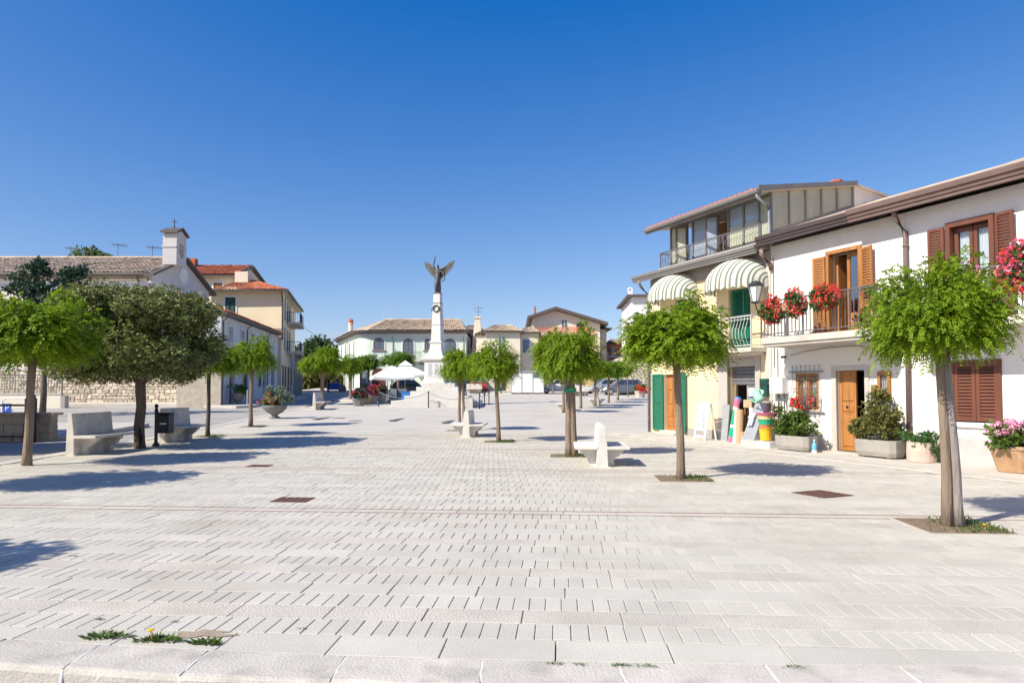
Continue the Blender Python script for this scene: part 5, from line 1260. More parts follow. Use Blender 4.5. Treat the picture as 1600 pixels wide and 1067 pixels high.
# ---------------------------------------------------------------- benches
def bench(label, X, Y, rz, double=False, m='bench_stone', group='stone benches round the square'):
    t = thing('stone_bench', label, 'bench', (0, 0, 0), group); L_ = 1.62; h = L_ / 2
    f = lambda x, y, z: Vector((x, y, z))
    if double:
        mb = MB(f); mb.prism([(-.14, .0), (.14, .0), (.115, .50), (.085, .93), (.03, .98), (-.03, .98), (-.085, .93), (-.115, .50)], -h, h, 'y'); mb.build('backrest', m, t, bevel=.012)
        sides = (1, -1); b0 = .13
    else:
        mb = MB(f); mb.prism([(-.13, 0), (.07, 0), (.06, .48), (.0, 1.0), (-.09, 1.0), (-.115, .6)], -h, h, 'y'); mb.build('backrest', m, t, bevel=.012)
        sides = (1,); b0 = .07
    for s in sides:
        mb = MB(f); x0, x1 = sorted((s * (b0 - .03), s * (b0 + .50))); mb.prism([(s * (b0 - .02), .405), (s * (b0 + .50), .405), (s * (b0 + .515), .43), (s * (b0 + .50), .475), (s * (b0 - .02), .475)], -h - .01, h + .01, 'y'); mb.build('seat', m, t, bevel=.008)
        for y in (-h + .32, h - .32):
            mb = MB(f); pr = [(b0 - .03, 0), (b0 + .14, 0), (b0 + .16, .06), (b0 + .15, .14), (b0 + .20, .20), (b0 + .29, .25), (b0 + .30, .30), (b0 + .37, .32), (b0 + .39, .403), (b0 - .03, .403)]
            mb.prism([(s * a, b) for a, b in pr], y - .09, y + .09, 'y'); mb.build('bracket', m, t, bevel=.006)
    mb = MB(f); mb.box(-.16 if not double else -.2, .12 if not double else .2, -h - .03, h + .03, -.05, .012); mb.build('footing', m, t)
    t.location = (X, Y, g(Y)); t.rotation_euler.z = rz; t.scale = (.87,) * 3 if double else (1, 1, 1); return t
mat('bench_stone', (.60, .545, .48), .85, .14, 3, .5, 45, fine=.14, stain=((.30, .26, .21), .6, 2.6))
mat('bench_white', (.66, .63, .58), .8, .09, 3, .45, 45, fine=.10, stain=((.42, .38, .32), .5, 2.6))
bench('pale stone bench with high back at the left, nearest the camera on the road side', -10.42, 17.2, 0)
bench('stone bench behind the litter bin, under the holm oak crown', -10.15, 20.95, 0)
bench('pale stone bench in the sun in front of the tall acacia by the road', -11.42, 40.8, .02)
bench('white double sided stone bench right of the twin trunked acacia with green tie', 1.88, 14.75, rad(-4), True, 'bench_white')
bench('white double sided bench before the monument, left of the bent acacia', -1.42, 22.9, rad(-4), True, 'bench_white')
bench('small white double bench far off near the parked cars', 5.65, 46.2, rad(-4), True, 'bench_white')
bench('white bench half hidden by the twin trunked acacia, farther back', 3.05, 39.6, rad(-4), True, 'bench_white')
bench('cream stone bench facing us in front of the red car', -4.0, 73, rad(-90))
bench('low stone bench facing us between the white car and the silver car', 6.3, 64.5, rad(-90))

# ---------------------------------------------------------------- monument with winged victory
MX, MY = -4.98, 46.2; MZ = g(45) - .05
MR = rad(-16)
mon = thing('monument', 'white marble war memorial obelisk topped by a dark winged figure', 'monument', (MX, MY, MZ))
cm, sm_ = math.cos(MR), math.sin(MR)
fm = lambda x, y, z: Vector((MX + x * cm - y * sm_, MY + x * sm_ + y * cm, MZ + z))
def taper(a, b, z0, z1):
    return [(-a, -a, z0), (a, -a, z0), (a, a, z0), (-a, a, z0)], [(-b, -b, z1), (b, -b, z1), (b, b, z1), (-b, b, z1)]
f0 = lambda x, y, z: Vector((MX + .15 + x, MY + y, MZ + z))
mb = MB(f0); mb.box(-2.75, 2.75, -2.9, 2.75, -.3, .42); mb.build('platform', 'marble', mon, bevel=.02)
for k, (a, z0, z1) in enumerate(((2.05, .421, .72), (1.72, .721, 1.02), (1.38, 1.021, 1.30), (1.08, 1.301, 1.56))):
    mb = MB(f0); mb.box(-a, a, -a, a, z0, z1); mb.build('step', 'marble', mon, bevel=.015)
mb = MB(fm); mb.hexa(*taper(.78, .74, 1.561, 1.78)); mb.build('plinth_base', 'marble', mon, bevel=.015)
mb = MB(fm); mb.hexa(*taper(.68, .66, 1.781, 2.98)); pl_ = mb.build('plinth', 'marble', mon, bevel=.01)
mb = MB(fm); mb.box(-.46, .46, -.70, -.66, 1.95, 2.86); mb.build('inscription_panel', 'marble_panel', pl_)
mb = MB(fm); r = random.Random(3)
for c in (-.25, .25):
    for k in range(16): w = r.uniform(.12, .18); mb.box(c * .9 - w, c * .9 + w, -.7025, -.7003, 2.78 - k * .05, 2.80 - k * .05)
mb.build('lettering', 'iron_grey', pl_)
mb = MB(fm); mb.hexa(*taper(.70, .84, 2.981, 3.10)); mb.hexa(*taper(.84, .84, 3.101, 3.20)); mb.hexa(*taper(.82, .60, 3.201, 3.36)); mb.build('cornice', 'marble', mon)
mb = MB(fm); rings = []
for q in range(7):
    v = q / 6; a = .38 + .21 * (1 - v) ** 2.2; rings.append([(-a, -a, 3.361 + .80 * v), (a, -a, 3.361 + .80 * v), (a, a, 3.361 + .80 * v), (-a, a, 3.361 + .80 * v)])
mb.loft(rings); mb.build('flared_base', 'marble', mon)
mb = MB(fm); mb.hexa(*taper(.38, .45, 4.161, 4.24)); mb.hexa(*taper(.45, .45, 4.241, 4.30)); mb.hexa(*taper(.43, .35, 4.301, 4.36)); mb.build('moulding', 'marble', mon)
sh = [(.335, 4.361), (.305, 5.42), (.305, 5.421), (.245, 6.90), (.215, 7.55)]
mb = MB(fm); mb.loft([[(-a, -a, z), (a, -a, z), (a, a, z), (-a, a, z)] for a, z in sh]); mb.build('shaft', 'marble', mon)
for z, a, m_, h in ((5.42, .318, 'grey_plinth', .035), (6.88, .258, 'bronze', .05), (7.50, .232, 'marble', .05), (7.55, .246, 'bronze', .05)):
    mb = MB(fm); mb.box(-a, a, -a, a, z - h / 2, z + h / 2 + .001); mb.build('band', m_, mon)
mb = MB(fm); pts = [(.21 * math.cos(2 * math.pi * k / 16), -.31, 6.52 + .21 * math.sin(2 * math.pi * k / 16)) for k in range(17)]; mb.tube(pts, .045, 6, False)
mb.tube([(.22, -.28, 6.5), (.30, -.29, 6.55), (.32, -.29, 6.35)], .03, 5); mb.tube([(-.22, -.28, 6.5), (-.30, -.29, 6.55), (-.32, -.29, 6.35)], .03, 5); mb.build('wreath', 'bronze', mon)
def skin_body(name, verts, edges, radii, mats, parent, loc, zsplit=None, levels=1, root=0):
    me = bpy.data.meshes.new(name); me.from_pydata(verts, edges, []); o = bpy.data.objects.new(name, me); COL.objects.link(o)
    md = o.modifiers.new('skin', 'SKIN'); md.use_smooth_shade = True
    for v, r_ in zip(me.skin_vertices[0].data, radii): v.radius = r_ if isinstance(r_, tuple) else (r_, r_)
    me.skin_vertices[0].data[root].use_root = True
    sd_ = o.modifiers.new('sub', 'SUBSURF'); sd_.levels = levels; sd_.render_levels = levels
    dg = bpy.context.evaluated_depsgraph_get(); nm = bpy.data.meshes.new_from_object(o.evaluated_get(dg)); nm.name = name
    bpy.data.objects.remove(o); b = bpy.data.objects.new(name, nm); COL.objects.link(b)
    nm.materials.clear()
    for m_ in mats: nm.materials.append(MATS[m_])
    if zsplit:
        nm.polygons.foreach_set('material_index', [zsplit(p.center) for p in nm.polygons])
    b.parent = parent; b.location = loc; return b
SZ = 7.60
V_ = [(0, 0, 1.02), (0, 0, .62), (.03, 0, .08), (0, -.02, 1.30), (0, -.02, 1.55), (0, -.03, 1.68), (0, -.05, 1.82), (.0, -.05, 1.92),
      (.20, -.02, 1.50), (.36, -.12, 1.28), (.46, -.22, 1.05), (-.18, -.02, 1.52), (-.30, -.05, 1.82), (-.22, -.05, 2.18), (-.10, -.18, .55), (-.12, -.22, .10)]
E_ = [(0, 1), (1, 2), (0, 3), (3, 4), (4, 5), (5, 6), (6, 7), (4, 8), (8, 9), (9, 10), (4, 11), (11, 12), (12, 13), (0, 14), (14, 15)]
RD = [(.19, .16), (.21, .19), (.24, .20), (.15, .13), (.17, .13), .06, .10, .07, .075, .055, .045, .075, .055, .045, .12, .09]
st = skin_body('statue', V_, E_, RD, ['bronze'], mon, fm(0, 0, SZ) - Vector((MX, MY, MZ)), levels=2)
ORG[st.name] = fm(0, 0, SZ)
mb = MB(lambda x, y, z: fm(x, y, SZ + z)); mb.lathe([(.22, -.02), (.22, .05), (.20, .10), (.22, .16), (.14, .24)], 10); mb.build('statue_base', 'bronze', st)
for s in (1, -1):
    mb = MB(lambda x, y, z: fm(x, y, SZ + z)); r = random.Random(5)
    root = Vector((.08 * s, .12, 1.40)); elbow = Vector((.40 * s, .22, 1.74)); tip = Vector((.72 * s, .26, 1.98))
    mb.tube([root, (root + elbow) / 2 + Vector((0, 0, .05)), elbow, tip], [.09, .085, .07, .02], 6)
    n = 15
    for k in range(n):                                        # flight feathers, long at the tip, short at the root
        v = k / (n - 1); b = root.lerp(elbow, v * 2) if v < .5 else elbow.lerp(tip, v * 2 - 1)
        ln = .50 - .08 * v; an = rad(-88 + 116 * v ** 1.3); d = Vector((s * math.cos(an), .03, math.sin(an))).normalized()
        w = Vector((d.z, 0, -d.x)) * .078; e = b + d * ln; n_ = Vector((0, .018, 0)); dy = Vector((0, .012 * (k % 2), 0))
        mb.hexa([b - w + dy, b + w + dy, b + w + n_ + dy, b - w + n_ + dy], [e - w * .5 + dy, e + w * .5 + dy, e + w * .5 + n_ + dy, e - w * .5 + n_ + dy])
        if k % 2 == 0:
            e2 = b + d * ln * .45; mb.hexa([b - w + dy - n_, b + w + dy - n_, b + w + dy, b - w + dy], [e2 - w * .6 - n_, e2 + w * .6 - n_, e2 + w * .6, e2 - w * .6])
    mb.build('wing', 'bronze', st)
mb = MB(lambda x, y, z: fm(x, y, SZ + z)); mb.tube([(-.22, -.05, 2.12), (-.20, -.05, 2.36), (-.14, -.05, 2.50)], [.035, .04, .02], 6); mb.build('torch', 'bronze', st)
mb = MB(lambda x, y, z: fm(x, y, SZ + z)); mb.tube([(.47 + .13 * math.cos(2 * math.pi * k / 12), -.24, .90 + .15 * math.sin(2 * math.pi * k / 12)) for k in range(13)], .035, 5, False); mb.build('laurel_ring', 'bronze', st)
# posts and chains round it
def bollard(label, px, py, Y, h=1.02):
    p = at(px, py, Y); z = g(Y); t = thing('chain_post', label, 'post', (0, 0, 0), 'iron chain posts round the monument'); mb = MB(); mb.lathe([(.05, 0), (.05, .06), (.035, .07), (.035, h - .06), (.05, h - .05), (.05, h - .02), (.03, h)], 10); mb.build('post', 'iron_black', t); t.location = (p.x, Y, z); return Vector((p.x, Y, z + h - .06))
B_ = [bollard(lb, px, 620, Y) for lb, px, Y in (('iron post nearest the flower tubs', 591.6, 44.6), ('iron post behind the one by the flower tubs', 609, 47.5), ('iron post standing before the monument steps', 669.6, 42.9), ('left front iron post of the three right of the monument', 749, 41.4), ('middle iron post of the three right of the monument', 757, 44.0), ('rear iron post of the three right of the monument', 764, 46.8))]
def chain(label, a, b, sag):
    n = 14; mb = MB(); pts = [a.lerp(b, k / n) - Vector((0, 0, sag * 4 * (k / n) * (1 - k / n))) for k in range(n + 1)]
    t = thing('chain', label, 'chain', tuple(a)); mb.tube(pts, .016, 5); mb.build('links', 'iron_grey', t)
chain('chain hanging in front of the monument on the left side', B_[0], B_[2], .42); chain('chain hanging in front of the monument on the right side', B_[2], B_[3], .42)
chain('short chain between front and middle post right of the monument', B_[3], B_[4], .3); chain('short chain between middle and rear post right of the monument', B_[4], B_[5], .3); chain('short chain between the two posts by the flower tubs', B_[0], B_[1], .25)
p = at(733, 630, 42.6); t = thing('stone_block', 'square pale stone block beside the monument steps', 'stone block', (p.x, 42.6, g(42.6))); mb = MB(lambda x, y, z: Vector((p.x + x, 42.6 + y, g(42.6) + z))); mb.box(-.26, .24, -.25, .9, -.05, .60); mb.build('block', 'bench_stone', t, bevel=.015); mb = MB(lambda x, y, z: Vector((p.x + x, 42.6 + y, g(42.6) + z))); mb.box(-.28, .26, -.27, .92, .601, .64); mb.build('cap', 'bench_stone', t, bevel=.01)

# ---------------------------------------------------------------- small things on the paving
def plate(name, label, cat, X, Y, w, d, rz, m='rust_iron', slots=5):
    z = g(Y); t = thing(name, label, cat, (X, Y, z)); c, s = math.cos(rz), math.sin(rz); f = lambda x, y, zz: Vector((X + x * c - y * s, Y + x * s + y * c, z + zz))
    mb = MB(f); mb.box(-w / 2, w / 2, -d / 2, d / 2, -.01, .006)
    mb.build('frame', m, t)
    for k in range(slots):
        mb = MB(f); x = -w / 2 + w * (k + .5) / slots; mb.box(x - w / slots * .36, x + w / slots * .36, -d / 2 + .03, d / 2 - .03, .0061, .012); mb.build('bar', m, t)
plate('drain_grate', 'rusty square drain grate in the paving, left of the middle', 'drain cover', -3.12, 9.9, .52, .42, RZP)
plate('drain_grate', 'small rusty drain grate beyond the nearer one on the left', 'drain cover', -5.2, 14.3, .46, .36, RZP)
FR = math.atan2(FD.y, FD.x)
plate('manhole_cover', 'brown square manhole cover between the acacias on the right', 'manhole cover', 4.66, 10.45, .62, .62, FR, slots=4)
for i, (px, py, lb) in enumerate(((530, 653, 'small drain cover left of the long slot drain'), (556, 657, 'small drain cover nearer than its twin, left of the monument'), (977, 675, 'dark drain cover by the pavement before the yellow house'))):
    for Y_ in np.arange(15, 60, .1):
        if abs(at(px, py, Y_).z - g(Y_)) < .012: break
    p = at(px, py, Y_); plate('drain_cover', lb, 'drain cover', p.x, float(Y_), .55, .5, RZP, slots=3)
for px, py, lb in ((512, 652, 'long slot drain left of the monument axis'), (626, 654, 'long slot drain in front of the monument'), (705, 657, 'long slot drain by the white bench before the monument')):
    for Y_ in np.arange(15, 60, .1):
        if abs(at(px, py, Y_).z - g(Y_)) < .012: break
    p = at(px, py, Y_); plate('slot_drain', lb, 'drain', p.x, float(Y_), .30, 3.6, RZP, 'iron_grey', 1)
def weed(label, X, Y, n, rad_, seed, flower=False, z=.004, h=.05):
    t = thing('weed', label, 'weed', (X, Y, g(Y))); r = np.random.default_rng(seed)
    n = n * 2; a = r.uniform(0, 6.28, n); q = rad_ * r.random(n) ** .6 * (1 + .35 * np.sin(3 * a + seed)); P = np.stack([q * np.cos(a) * 1.0, q * np.sin(a) * .35, np.full(n, z)], 1)
    A = np.stack([np.cos(a) * r.uniform(.3, 1, n), np.sin(a) * r.uniform(.2, .8, n), r.uniform(.08, .5, n)], 1) * r.uniform(h * .5, h * 1.3, (n, 1)); B = nrm(np.cross(A, np.array([0, 0, 1.0]) + r.normal(size=(n, 3)) * .5)) * h * .12
    npobj('leaves', npmesh('leaves', diamonds(P, A, B), 4, 'leaf_shrub'), t)
    if flower:
        mb = MB(); mb.tube([(-.05, 0, .0), (-.06, 0, .06)], .004, 4); mb.lathe([(.0, .055), (.022, .062), (.024, .068), (0, .074)], 9, (-.06, 0, 0)); o = mb.build('flower', 'petal_yellow'); o.parent = t
weed('flat weed on the paving at the lower left, left of the dandelion', -2.56, 4.42, 130, .13, 90)
weed('dandelion with a yellow flower on the paving by the kerb', -2.19, 4.36, 170, .13, 91, True)
weed('leafy weed on the paving right of the dandelion', -1.88, 4.31, 130, .085, 92)
for i, (px, py, n, rr) in enumerate(((868, 1031, 26, .04), (906, 1032, 20, .03), (968, 1034, 36, .05), (1008, 1035, 34, .06), (1240, 1036, 30, .06), (158, 964, 22, .03), (113, 867, 20, .04), (272, 968, 12, .02), (472, 978, 14, .03))):
    Yw = 1.55 * F_PX / (py - HOR) * 1.0; p = at(px, py, Yw); weed(('tiny weed tuft in a paving joint by the kerb, %s' % w_) if False else ['tiny tuft in the kerb joint below the middle', 'second tiny tuft in the kerb joint', 'mossy tuft in the kerb joint right of the middle', 'wider mossy tuft in the kerb joint', 'green tuft in the kerb joint at the right', 'small tuft above the flat weed', 'tuft in the paving by the shadow at the left', 'sprout above the dandelion', 'small tuft at the row of narrow pavers'][i], p.x, p.y, n, rr, 100 + i, h=.022)
mb = MB(); r = random.Random(8); c = Vector((-1.98, 4.47, 0)); mb.poly([(c.x + .24 * math.cos(a) * r.uniform(.45, 1.2), c.y + .085 * math.sin(a) * r.uniform(.35, 1.25), .0045) for a in [2 * math.pi * k / 22 for k in range(22)]]); tag(mb.build('sand', 'sand'), 'sandy dirt patch on the paving behind the dandelion', 'sand', kind='stuff')
weed('yellow dandelion in the tree pit of the nearest acacia', 5.32, 7.75, 20, .05, 93, True)
# litter bin on its post
t = thing('litter_bin', 'dark litter bin on an iron post with ball finial before the shaded bench', 'litter bin', (-9.86, 19.2, g(19.2))); z0 = g(19.2); f = lambda x, y, z: Vector((-9.86 + x, 19.2 + y, z0 + z))
mb = MB(f); mb.lathe([(.10, 0), (.10, .04), (.06, .08), (.045, .14), (.045, .95), (.06, .97), (.045, .99), (.045, 1.03), (.03, 1.05), (.055, 1.09), (.05, 1.13), (.02, 1.16), (0, 1.165)], 12); mb.build('post', 'iron_black', t)
mb = MB(f); mb.box(.08, .42, -.16, .16, .36, .86); mb.hexa([(.06, -.18, .861), (.44, -.18, .861), (.44, .18, .861), (.06, .18, .861)], [(.10, -.12, .92), (.40, -.12, .92), (.40, .12, .92), (.10, .12, .92)]); mb.box(.04, .08, -.03, .03, .42, .8); mb.build('bin', 'iron_black', t, bevel=.012)
mb = MB(f); mb.box(.18, .36, -.166, -.161, .60, .64); mb.build('sticker', 'marble_panel', t)
# stone flower bowl
t = thing('flower_bowl', 'grey stone bowl on a foot with tall leafy plant and orange flowers by the road', 'planter', (-11.17, 32.6, g(32.6))); z0 = g(32.6); c = (-11.17, 32.6, z0)
mb = MB(); mb.lathe([(.26, 0), (.27, .05), (.14, .12), (.13, .16), (.36, .30), (.52, .46), (.57, .58), (.57, .62), (.52, .62), (.48, .55)], 22, c); mb.build('bowl', 'grey_pot', t, smooth=True)
v = np.concatenate([leaf_ball(260, .50, .45, .50, 5, .13, .05, 111, flat=.8) + np.array([.14, 0, 1.12]), leaf_ball(90, .22, .22, .45, 5, .13, .05, 112) + np.array([-.3, 0, 1.2]), leaf_ball(60, .2, .2, .3, 5, .13, .05, 113) + np.array([.62, 0, .9])]); npobj('foliage', npmesh('foliage', v, 4, 'leaf_grey'), t)
v = leaf_ball(130, .42, .35, .2, 5, .12, .07, 114, flat=.6) + np.array([-.12, 0, .74]); npobj('low_foliage', npmesh('low_foliage', v, 4, 'leaf_shrub'), t)
r = np.random.default_rng(115); P = r.normal(size=(60, 3)) * np.array([.22, .22, .17]) + np.array([-.14, -.12, .84]); npobj('blossoms', npmesh('blossoms', blooms(P, r, .04, 8, .026), 4, ['petal_orange', 'petal_red'], np.tile(r.choice(2, 60, p=[.8, .2]), 8)), t)
# tubs of roses by the monument
def tub(label, px, Y, w, h, sq, pet, seed, fol=(.5, .5), m='grey_pot', nf=70, lm='leaf_green'):
    p = at(px, 611, Y); z = g(Y) ; t = thing('flower_tub', label, 'planter', (p.x, Y, z), 'flower tubs by the monument')
    mb = MB(lambda x, y, zz: Vector((p.x + x, Y + y, z + zz))); n = 8 if not sq else 4
    mb.lathe([(w * .36, 0), (w * .40, .03), (w * .52, h * .9), (w * .55, h * .9), (w * .55, h), (w * .48, h), (w * .46, h - .06)], n if n == 8 else 8); mb.build('tub', m, t)
    v = leaf_ball(170, fol[0], fol[0], fol[1] * .7, 5, .16, .09, seed, flat=.6); v[:, 2] += h + fol[1] * .5; npobj('foliage', npmesh('foliage', v, 4, lm), t)
    r = np.random.default_rng(seed); d = nrm(r.normal(size=(nf, 3))); d[:, 2] = np.abs(d[:, 2]) * 1.0; P = d * np.array([fol[0] * 1.05, fol[0] * 1.05, fol[1]]) + np.array([0, 0, h + .12]); npobj('blossoms', npmesh('blossoms', blooms(P, r, .07, 8, .05), 4, pet, np.tile(r.integers(0, len(pet), nf), 8)), t)
tub('grey tub of dark red flowers, first of the flower tubs from the left', 560.5, 45.2, .82, .48, False, ['petal_rose', 'petal_red'], 120, (.42, .52), nf=22, lm='leaf_maple')
tub('tub overflowing with bright pink and red flowers, second from the left', 573, 47.4, .62, .48, False, ['petal_rose', 'petal_pink', 'petal_red'], 121, (.46, .75), 'terracotta', 90)
tub('tub of red flowers behind the bright pink one', 584, 49.4, .62, .5, False, ['petal_red', 'petal_rose'], 122, (.40, .65), 'concrete', 60)
tub('tub of dark leaves with few flowers, rightmost of the flower tubs', 595, 50.2, .8, .55, False, ['petal_rose'], 123, (.45, .60), 'concrete', 10, 'leaf_maple')
p = at(1000, 611, 60.4); t = thing('flower_pot', 'pale pot with red flowers by the grey estate car', 'planter', (p.x, 60.4, g(60.4))); mb = MB(lambda x, y, zz: Vector((p.x + x, 60.4 + y, g(60.4) + zz))); mb.lathe([(.38, 0), (.48, .5), (.52, .5), (.52, .58), (.44, .58)], 8); mb.build('pot', 'pale_stone', t)
v = leaf_ball(160, .5, .5, .3, 5, .18, .1, 130, flat=.6); v[:, 2] += .85; npobj('foliage', npmesh('foliage', v, 4, 'leaf_shrub'), t); r = np.random.default_rng(131); P = r.normal(size=(40, 3)) * np.array([.2, .12, .14]) + np.array([.02, -.42, .72]); npobj('blossoms', npmesh('blossoms', blooms(P, r, .08, 8, .06), 4, 'petal_red'), t)

# ---------------------------------------------------------------- parapet, railings and sign at the left edge
PY = 20.9
t = thing('stone_parapet', 'low parapet of squared stone blocks with a slab coping at the left edge', 'parapet wall', (-16, PY, g(PY)))
z0 = g(PY); xr = -13.92
for course in range(3):
    x = xr - (.12 if course % 2 else 0); zc_ = z0 - .05 + course * .275
    if course % 2: mb = MB(); mb.box(xr - .115, xr, PY, PY + .34, zc_ + .004, zc_ + .270); mb.build('stone_block', 'old_stone', t, bevel=.012)
    while x > -22:
        w = R.uniform(.26, .46); mb = MB(); d = R.uniform(-.02, .02); mb.box(x - w + .012, x - .004, PY + d, PY + .34, zc_ + .004, zc_ + .27); mb.build('stone_block', 'old_stone', t, bevel=.014); x -= w
mb = MB(); mb.box(-22, xr - .02, PY + .04, PY + .32, z0 - .1, z0 + .77); mb.build('mortar_core', 'mortar', t)
x = xr + .12
while x > -22: mb = MB(); mb.box(x - .95, x - .004, PY - .07, PY + .42, z0 + .776, z0 + .85); mb.build('coping_slab', 'old_stone', t, bevel=.01); x -= .955
t = thing('iron_railing', 'black iron railing with square posts before the stone parapet', 'railing', (-16, PY - .3, z0)); yy = PY - .25
for x in (-14.25, -14.46, -17.2, -20): mb = MB(); mb.box(x - .05, x + .05, yy - .05, yy + .05, z0 - .1, z0 + 1.28); mb.lathe([(.06, 1.28), (.03, 1.31), (.045, 1.35), (0, 1.40)], 8, (x, yy, z0)); mb.build('post', 'iron_black', t)
for za in (1.05, .12): mb = MB(); mb.box(-22, -14.2, yy - .025, yy + .025, z0 + za, z0 + za + .06); mb.build('rail', 'iron_black', t)
PX2, PYY = at(10, 620, 29).x, 29.0; z0 = g(PYY)
t = thing('parking_sign', 'blue parking sign with white P in a white tubular hoop', 'road sign', (PX2, PYY, z0)); mb = MB(); a, b = at(6, 612, PYY).x - .05, at(55, 612, PYY).x
mb.tube([(a, PYY, z0), (a, PYY, z0 + .95), (a + .12, PYY, z0 + 1.06), (b - .12, PYY, z0 + 1.06), (b, PYY, z0 + .95), (b, PYY, z0)], .03, 6); mb.tube([(a, PYY, z0 + .55), (b, PYY, z0 + .55)], .02, 5); mb.build('hoop', 'white_paint', t)
cx = at(12, 620, PYY).x + .02
mb = MB(); mb.box(cx - .17, cx + .17, PYY - .06, PYY - .03, z0 + .22, z0 + .85); mb.build('panel', 'sign_blue', t)
fs = lambda x, y, z: Vector((cx + x, PYY - y, z0 + z))
text(t, 'P', .34, (0, .064, .66), 'white_paint', lambda x, y, z: Vector((cx - x, PYY - y, z0 + z)))
mb = MB(fs); mb.prism([(-.05, .30), (.05, .30), (.05, .37), (.09, .37), (0, .44), (-.09, .37), (-.05, .37)], .061, .064, 'y'); mb.build('arrow', 'white_paint', t)
WY = 42.6; z0 = g(WY)
t = thing('garden_wall', 'low pale wall with a grey end pillar below the church', 'wall', (-33, WY, z0)); xr = at(95, 620, WY).x
mb = MB(); mb.box(-48, xr, WY, WY + .35, z0 - .2, z0 + .82); mb.build('wall', 'church_wall', t); mb = MB(); mb.box(-48, xr + .02, WY - .04, WY + .40, z0 + .821, z0 + .90); mb.build('coping', 'pale_stone', t); mb = MB(); mb.box(xr + .005, xr + .26, WY - .02, WY + .38, z0 - .2, z0 + .76); mb.build('pillar', 'grey_plinth', t)
t = thing('bar_railing', 'thin barred railing standing on the low wall below the church', 'railing', (-33, WY + .15, z0 + .9))
mb = MB(); mb.box(-48, xr, WY + .13, WY + .17, z0 + 2.02, z0 + 2.06); mb.box(-48, xr, WY + .13, WY + .17, z0 + .98, z0 + 1.01); mb.build('rail', 'iron_grey', t); mb = MB(); mb.box(xr - .06, xr, WY + .11, WY + .19, z0 + .9, z0 + 2.1); mb.build('post', 'iron_grey', t)
bar = None; x = xr - .2
while x > -36: 
    mb = MB(); mb.box(x - .014, x + .014, WY + .14, WY + .16, z0 + 1.0, z0 + 2.03)
    if bar is None: bar = mb.mesh('bar', 'iron_grey', org(t)); x00 = x; o = bpy.data.objects.new('bar', bar)
    else: o = bpy.data.objects.new('bar', bar)
    COL.objects.link(o); o.parent = t; o.location.x = x - x00; x -= .17

# ---------------------------------------------------------------- church
CZ = g(48)
mat('rubble_island', (.52, .45, .35), .95, .2, 3, .6, 12, island=.3, fine=.1)
ch = thing('church', 'pale stone church with weathered tiled roof, gable end and small open belfry', 'church', (-25.1, 48, CZ))
CX, EZ = -25.1, 9.72
mb = MB(); yc = 52.5
mb.quad((-62, 48, 3.0), (CX, 48, 3.0), (CX, 48, EZ), (-62, 48, EZ)); mb.quad((-62, 57, 0), (CX, 57, 0), (CX, 57, EZ), (-62, 57, EZ)); mb.quad((-62, 48, 0), (-62, 57, 0), (-62, 57, EZ), (-62, 48, EZ)); mb.build('wall', 'church_wall', ch)
mb = MB(); mb.poly([(CX + .002, 48, 0), (CX + .002, 57, 0), (CX + .002, 57, EZ), (CX + .002, yc, EZ + 1.8), (CX + .002, 48, EZ)]); gb = mb.build('gable', 'church_gable', ch)
mb = MB(); mb.lathe([(.62, -.02), (.62, .06), (.55, .06), (.50, .01), (0, .01)], 18); o = mb.build('oculus', 'trim_white', None); o.parent = gb; o.location = Vector((CX + .01, yc, 10.35)) - org(ch); o.rotation_euler = (0, rad(90), 0)
mb = MB(); mb.box(-62, CX + .06, 47.92, 48, 3.0, 3.2); mb.box(-62, CX, 47.86, 48, EZ - .95, EZ - .5); mb.box(-62, CX, 47.93, 48, EZ - 1.1, EZ - .951); mb.build('stringcourse', 'church_gable', ch)
mb = MB(); mb.box(-62, CX - .3, 47.80, 47.995, EZ - .499, EZ - .05); mb.build('cornice', 'old_stone', ch)
mb = MB(); mb.box(-62, CX + 2.6, 47.75, 48, .4, 2.99); mb.build('rubble_base', 'stone_rubble', ch)
mb = MB(); z = .45
while z < 2.95:
    hh = R.uniform(.16, .28); x = CX + 2.6 + R.uniform(-.2, 0); p1, p2 = R.uniform(0, 6), R.uniform(.6, 1.4)
    while x > -40:
        w = R.uniform(.22, .52); d = R.uniform(.0, .05); e = .03; q = lambda: R.uniform(-.045, .045) + .05 * math.sin(x * p2 + p1)
        z1 = min(z + hh, 2.985)
        mb.hexa([(x - w + .02 + q(), 47.745, z + .02 + q()), (x - .01 + q(), 47.745, z + .02 + q()), (x - .01 + q(), 47.745, min(z1 + q(), 2.99)), (x - w + .02 + q(), 47.745, min(z1 + q(), 2.99))], [(x - w + .02 + e, 47.72 - d, z + .02 + e), (x - .01 - e, 47.72 - d, z + .02 + e), (x - .01 - e, 47.72 - d, z1 - e), (x - w + .02 + e, 47.72 - d, z1 - e)]); x -= w
    z += hh
mb.build('rubble_stones', 'rubble_island', ch, kind='stuff')
tiled_roof('roof_tiles', ch, (-62, 47.55, EZ - .02), (CX + .05, 47.55, EZ - .02), (CX + .05, yc, EZ + 1.98), (-62, yc, EZ + 1.98), 'tile_grey', .30, .42, .07)
tiled_roof('roof_tiles', ch, (CX + .05, 57.4, EZ - .02), (-62, 57.4, EZ - .02), (-62, yc, EZ + 1.98), (CX + .05, yc, EZ + 1.98), 'tile_grey', .4, .6, .07)
mb = MB(); mb.tube([(-62, yc, EZ + 2.0), (CX, yc, EZ + 2.0)], .12, 6); mb.build('ridge', 'tile_old', ch)
mb = MB()
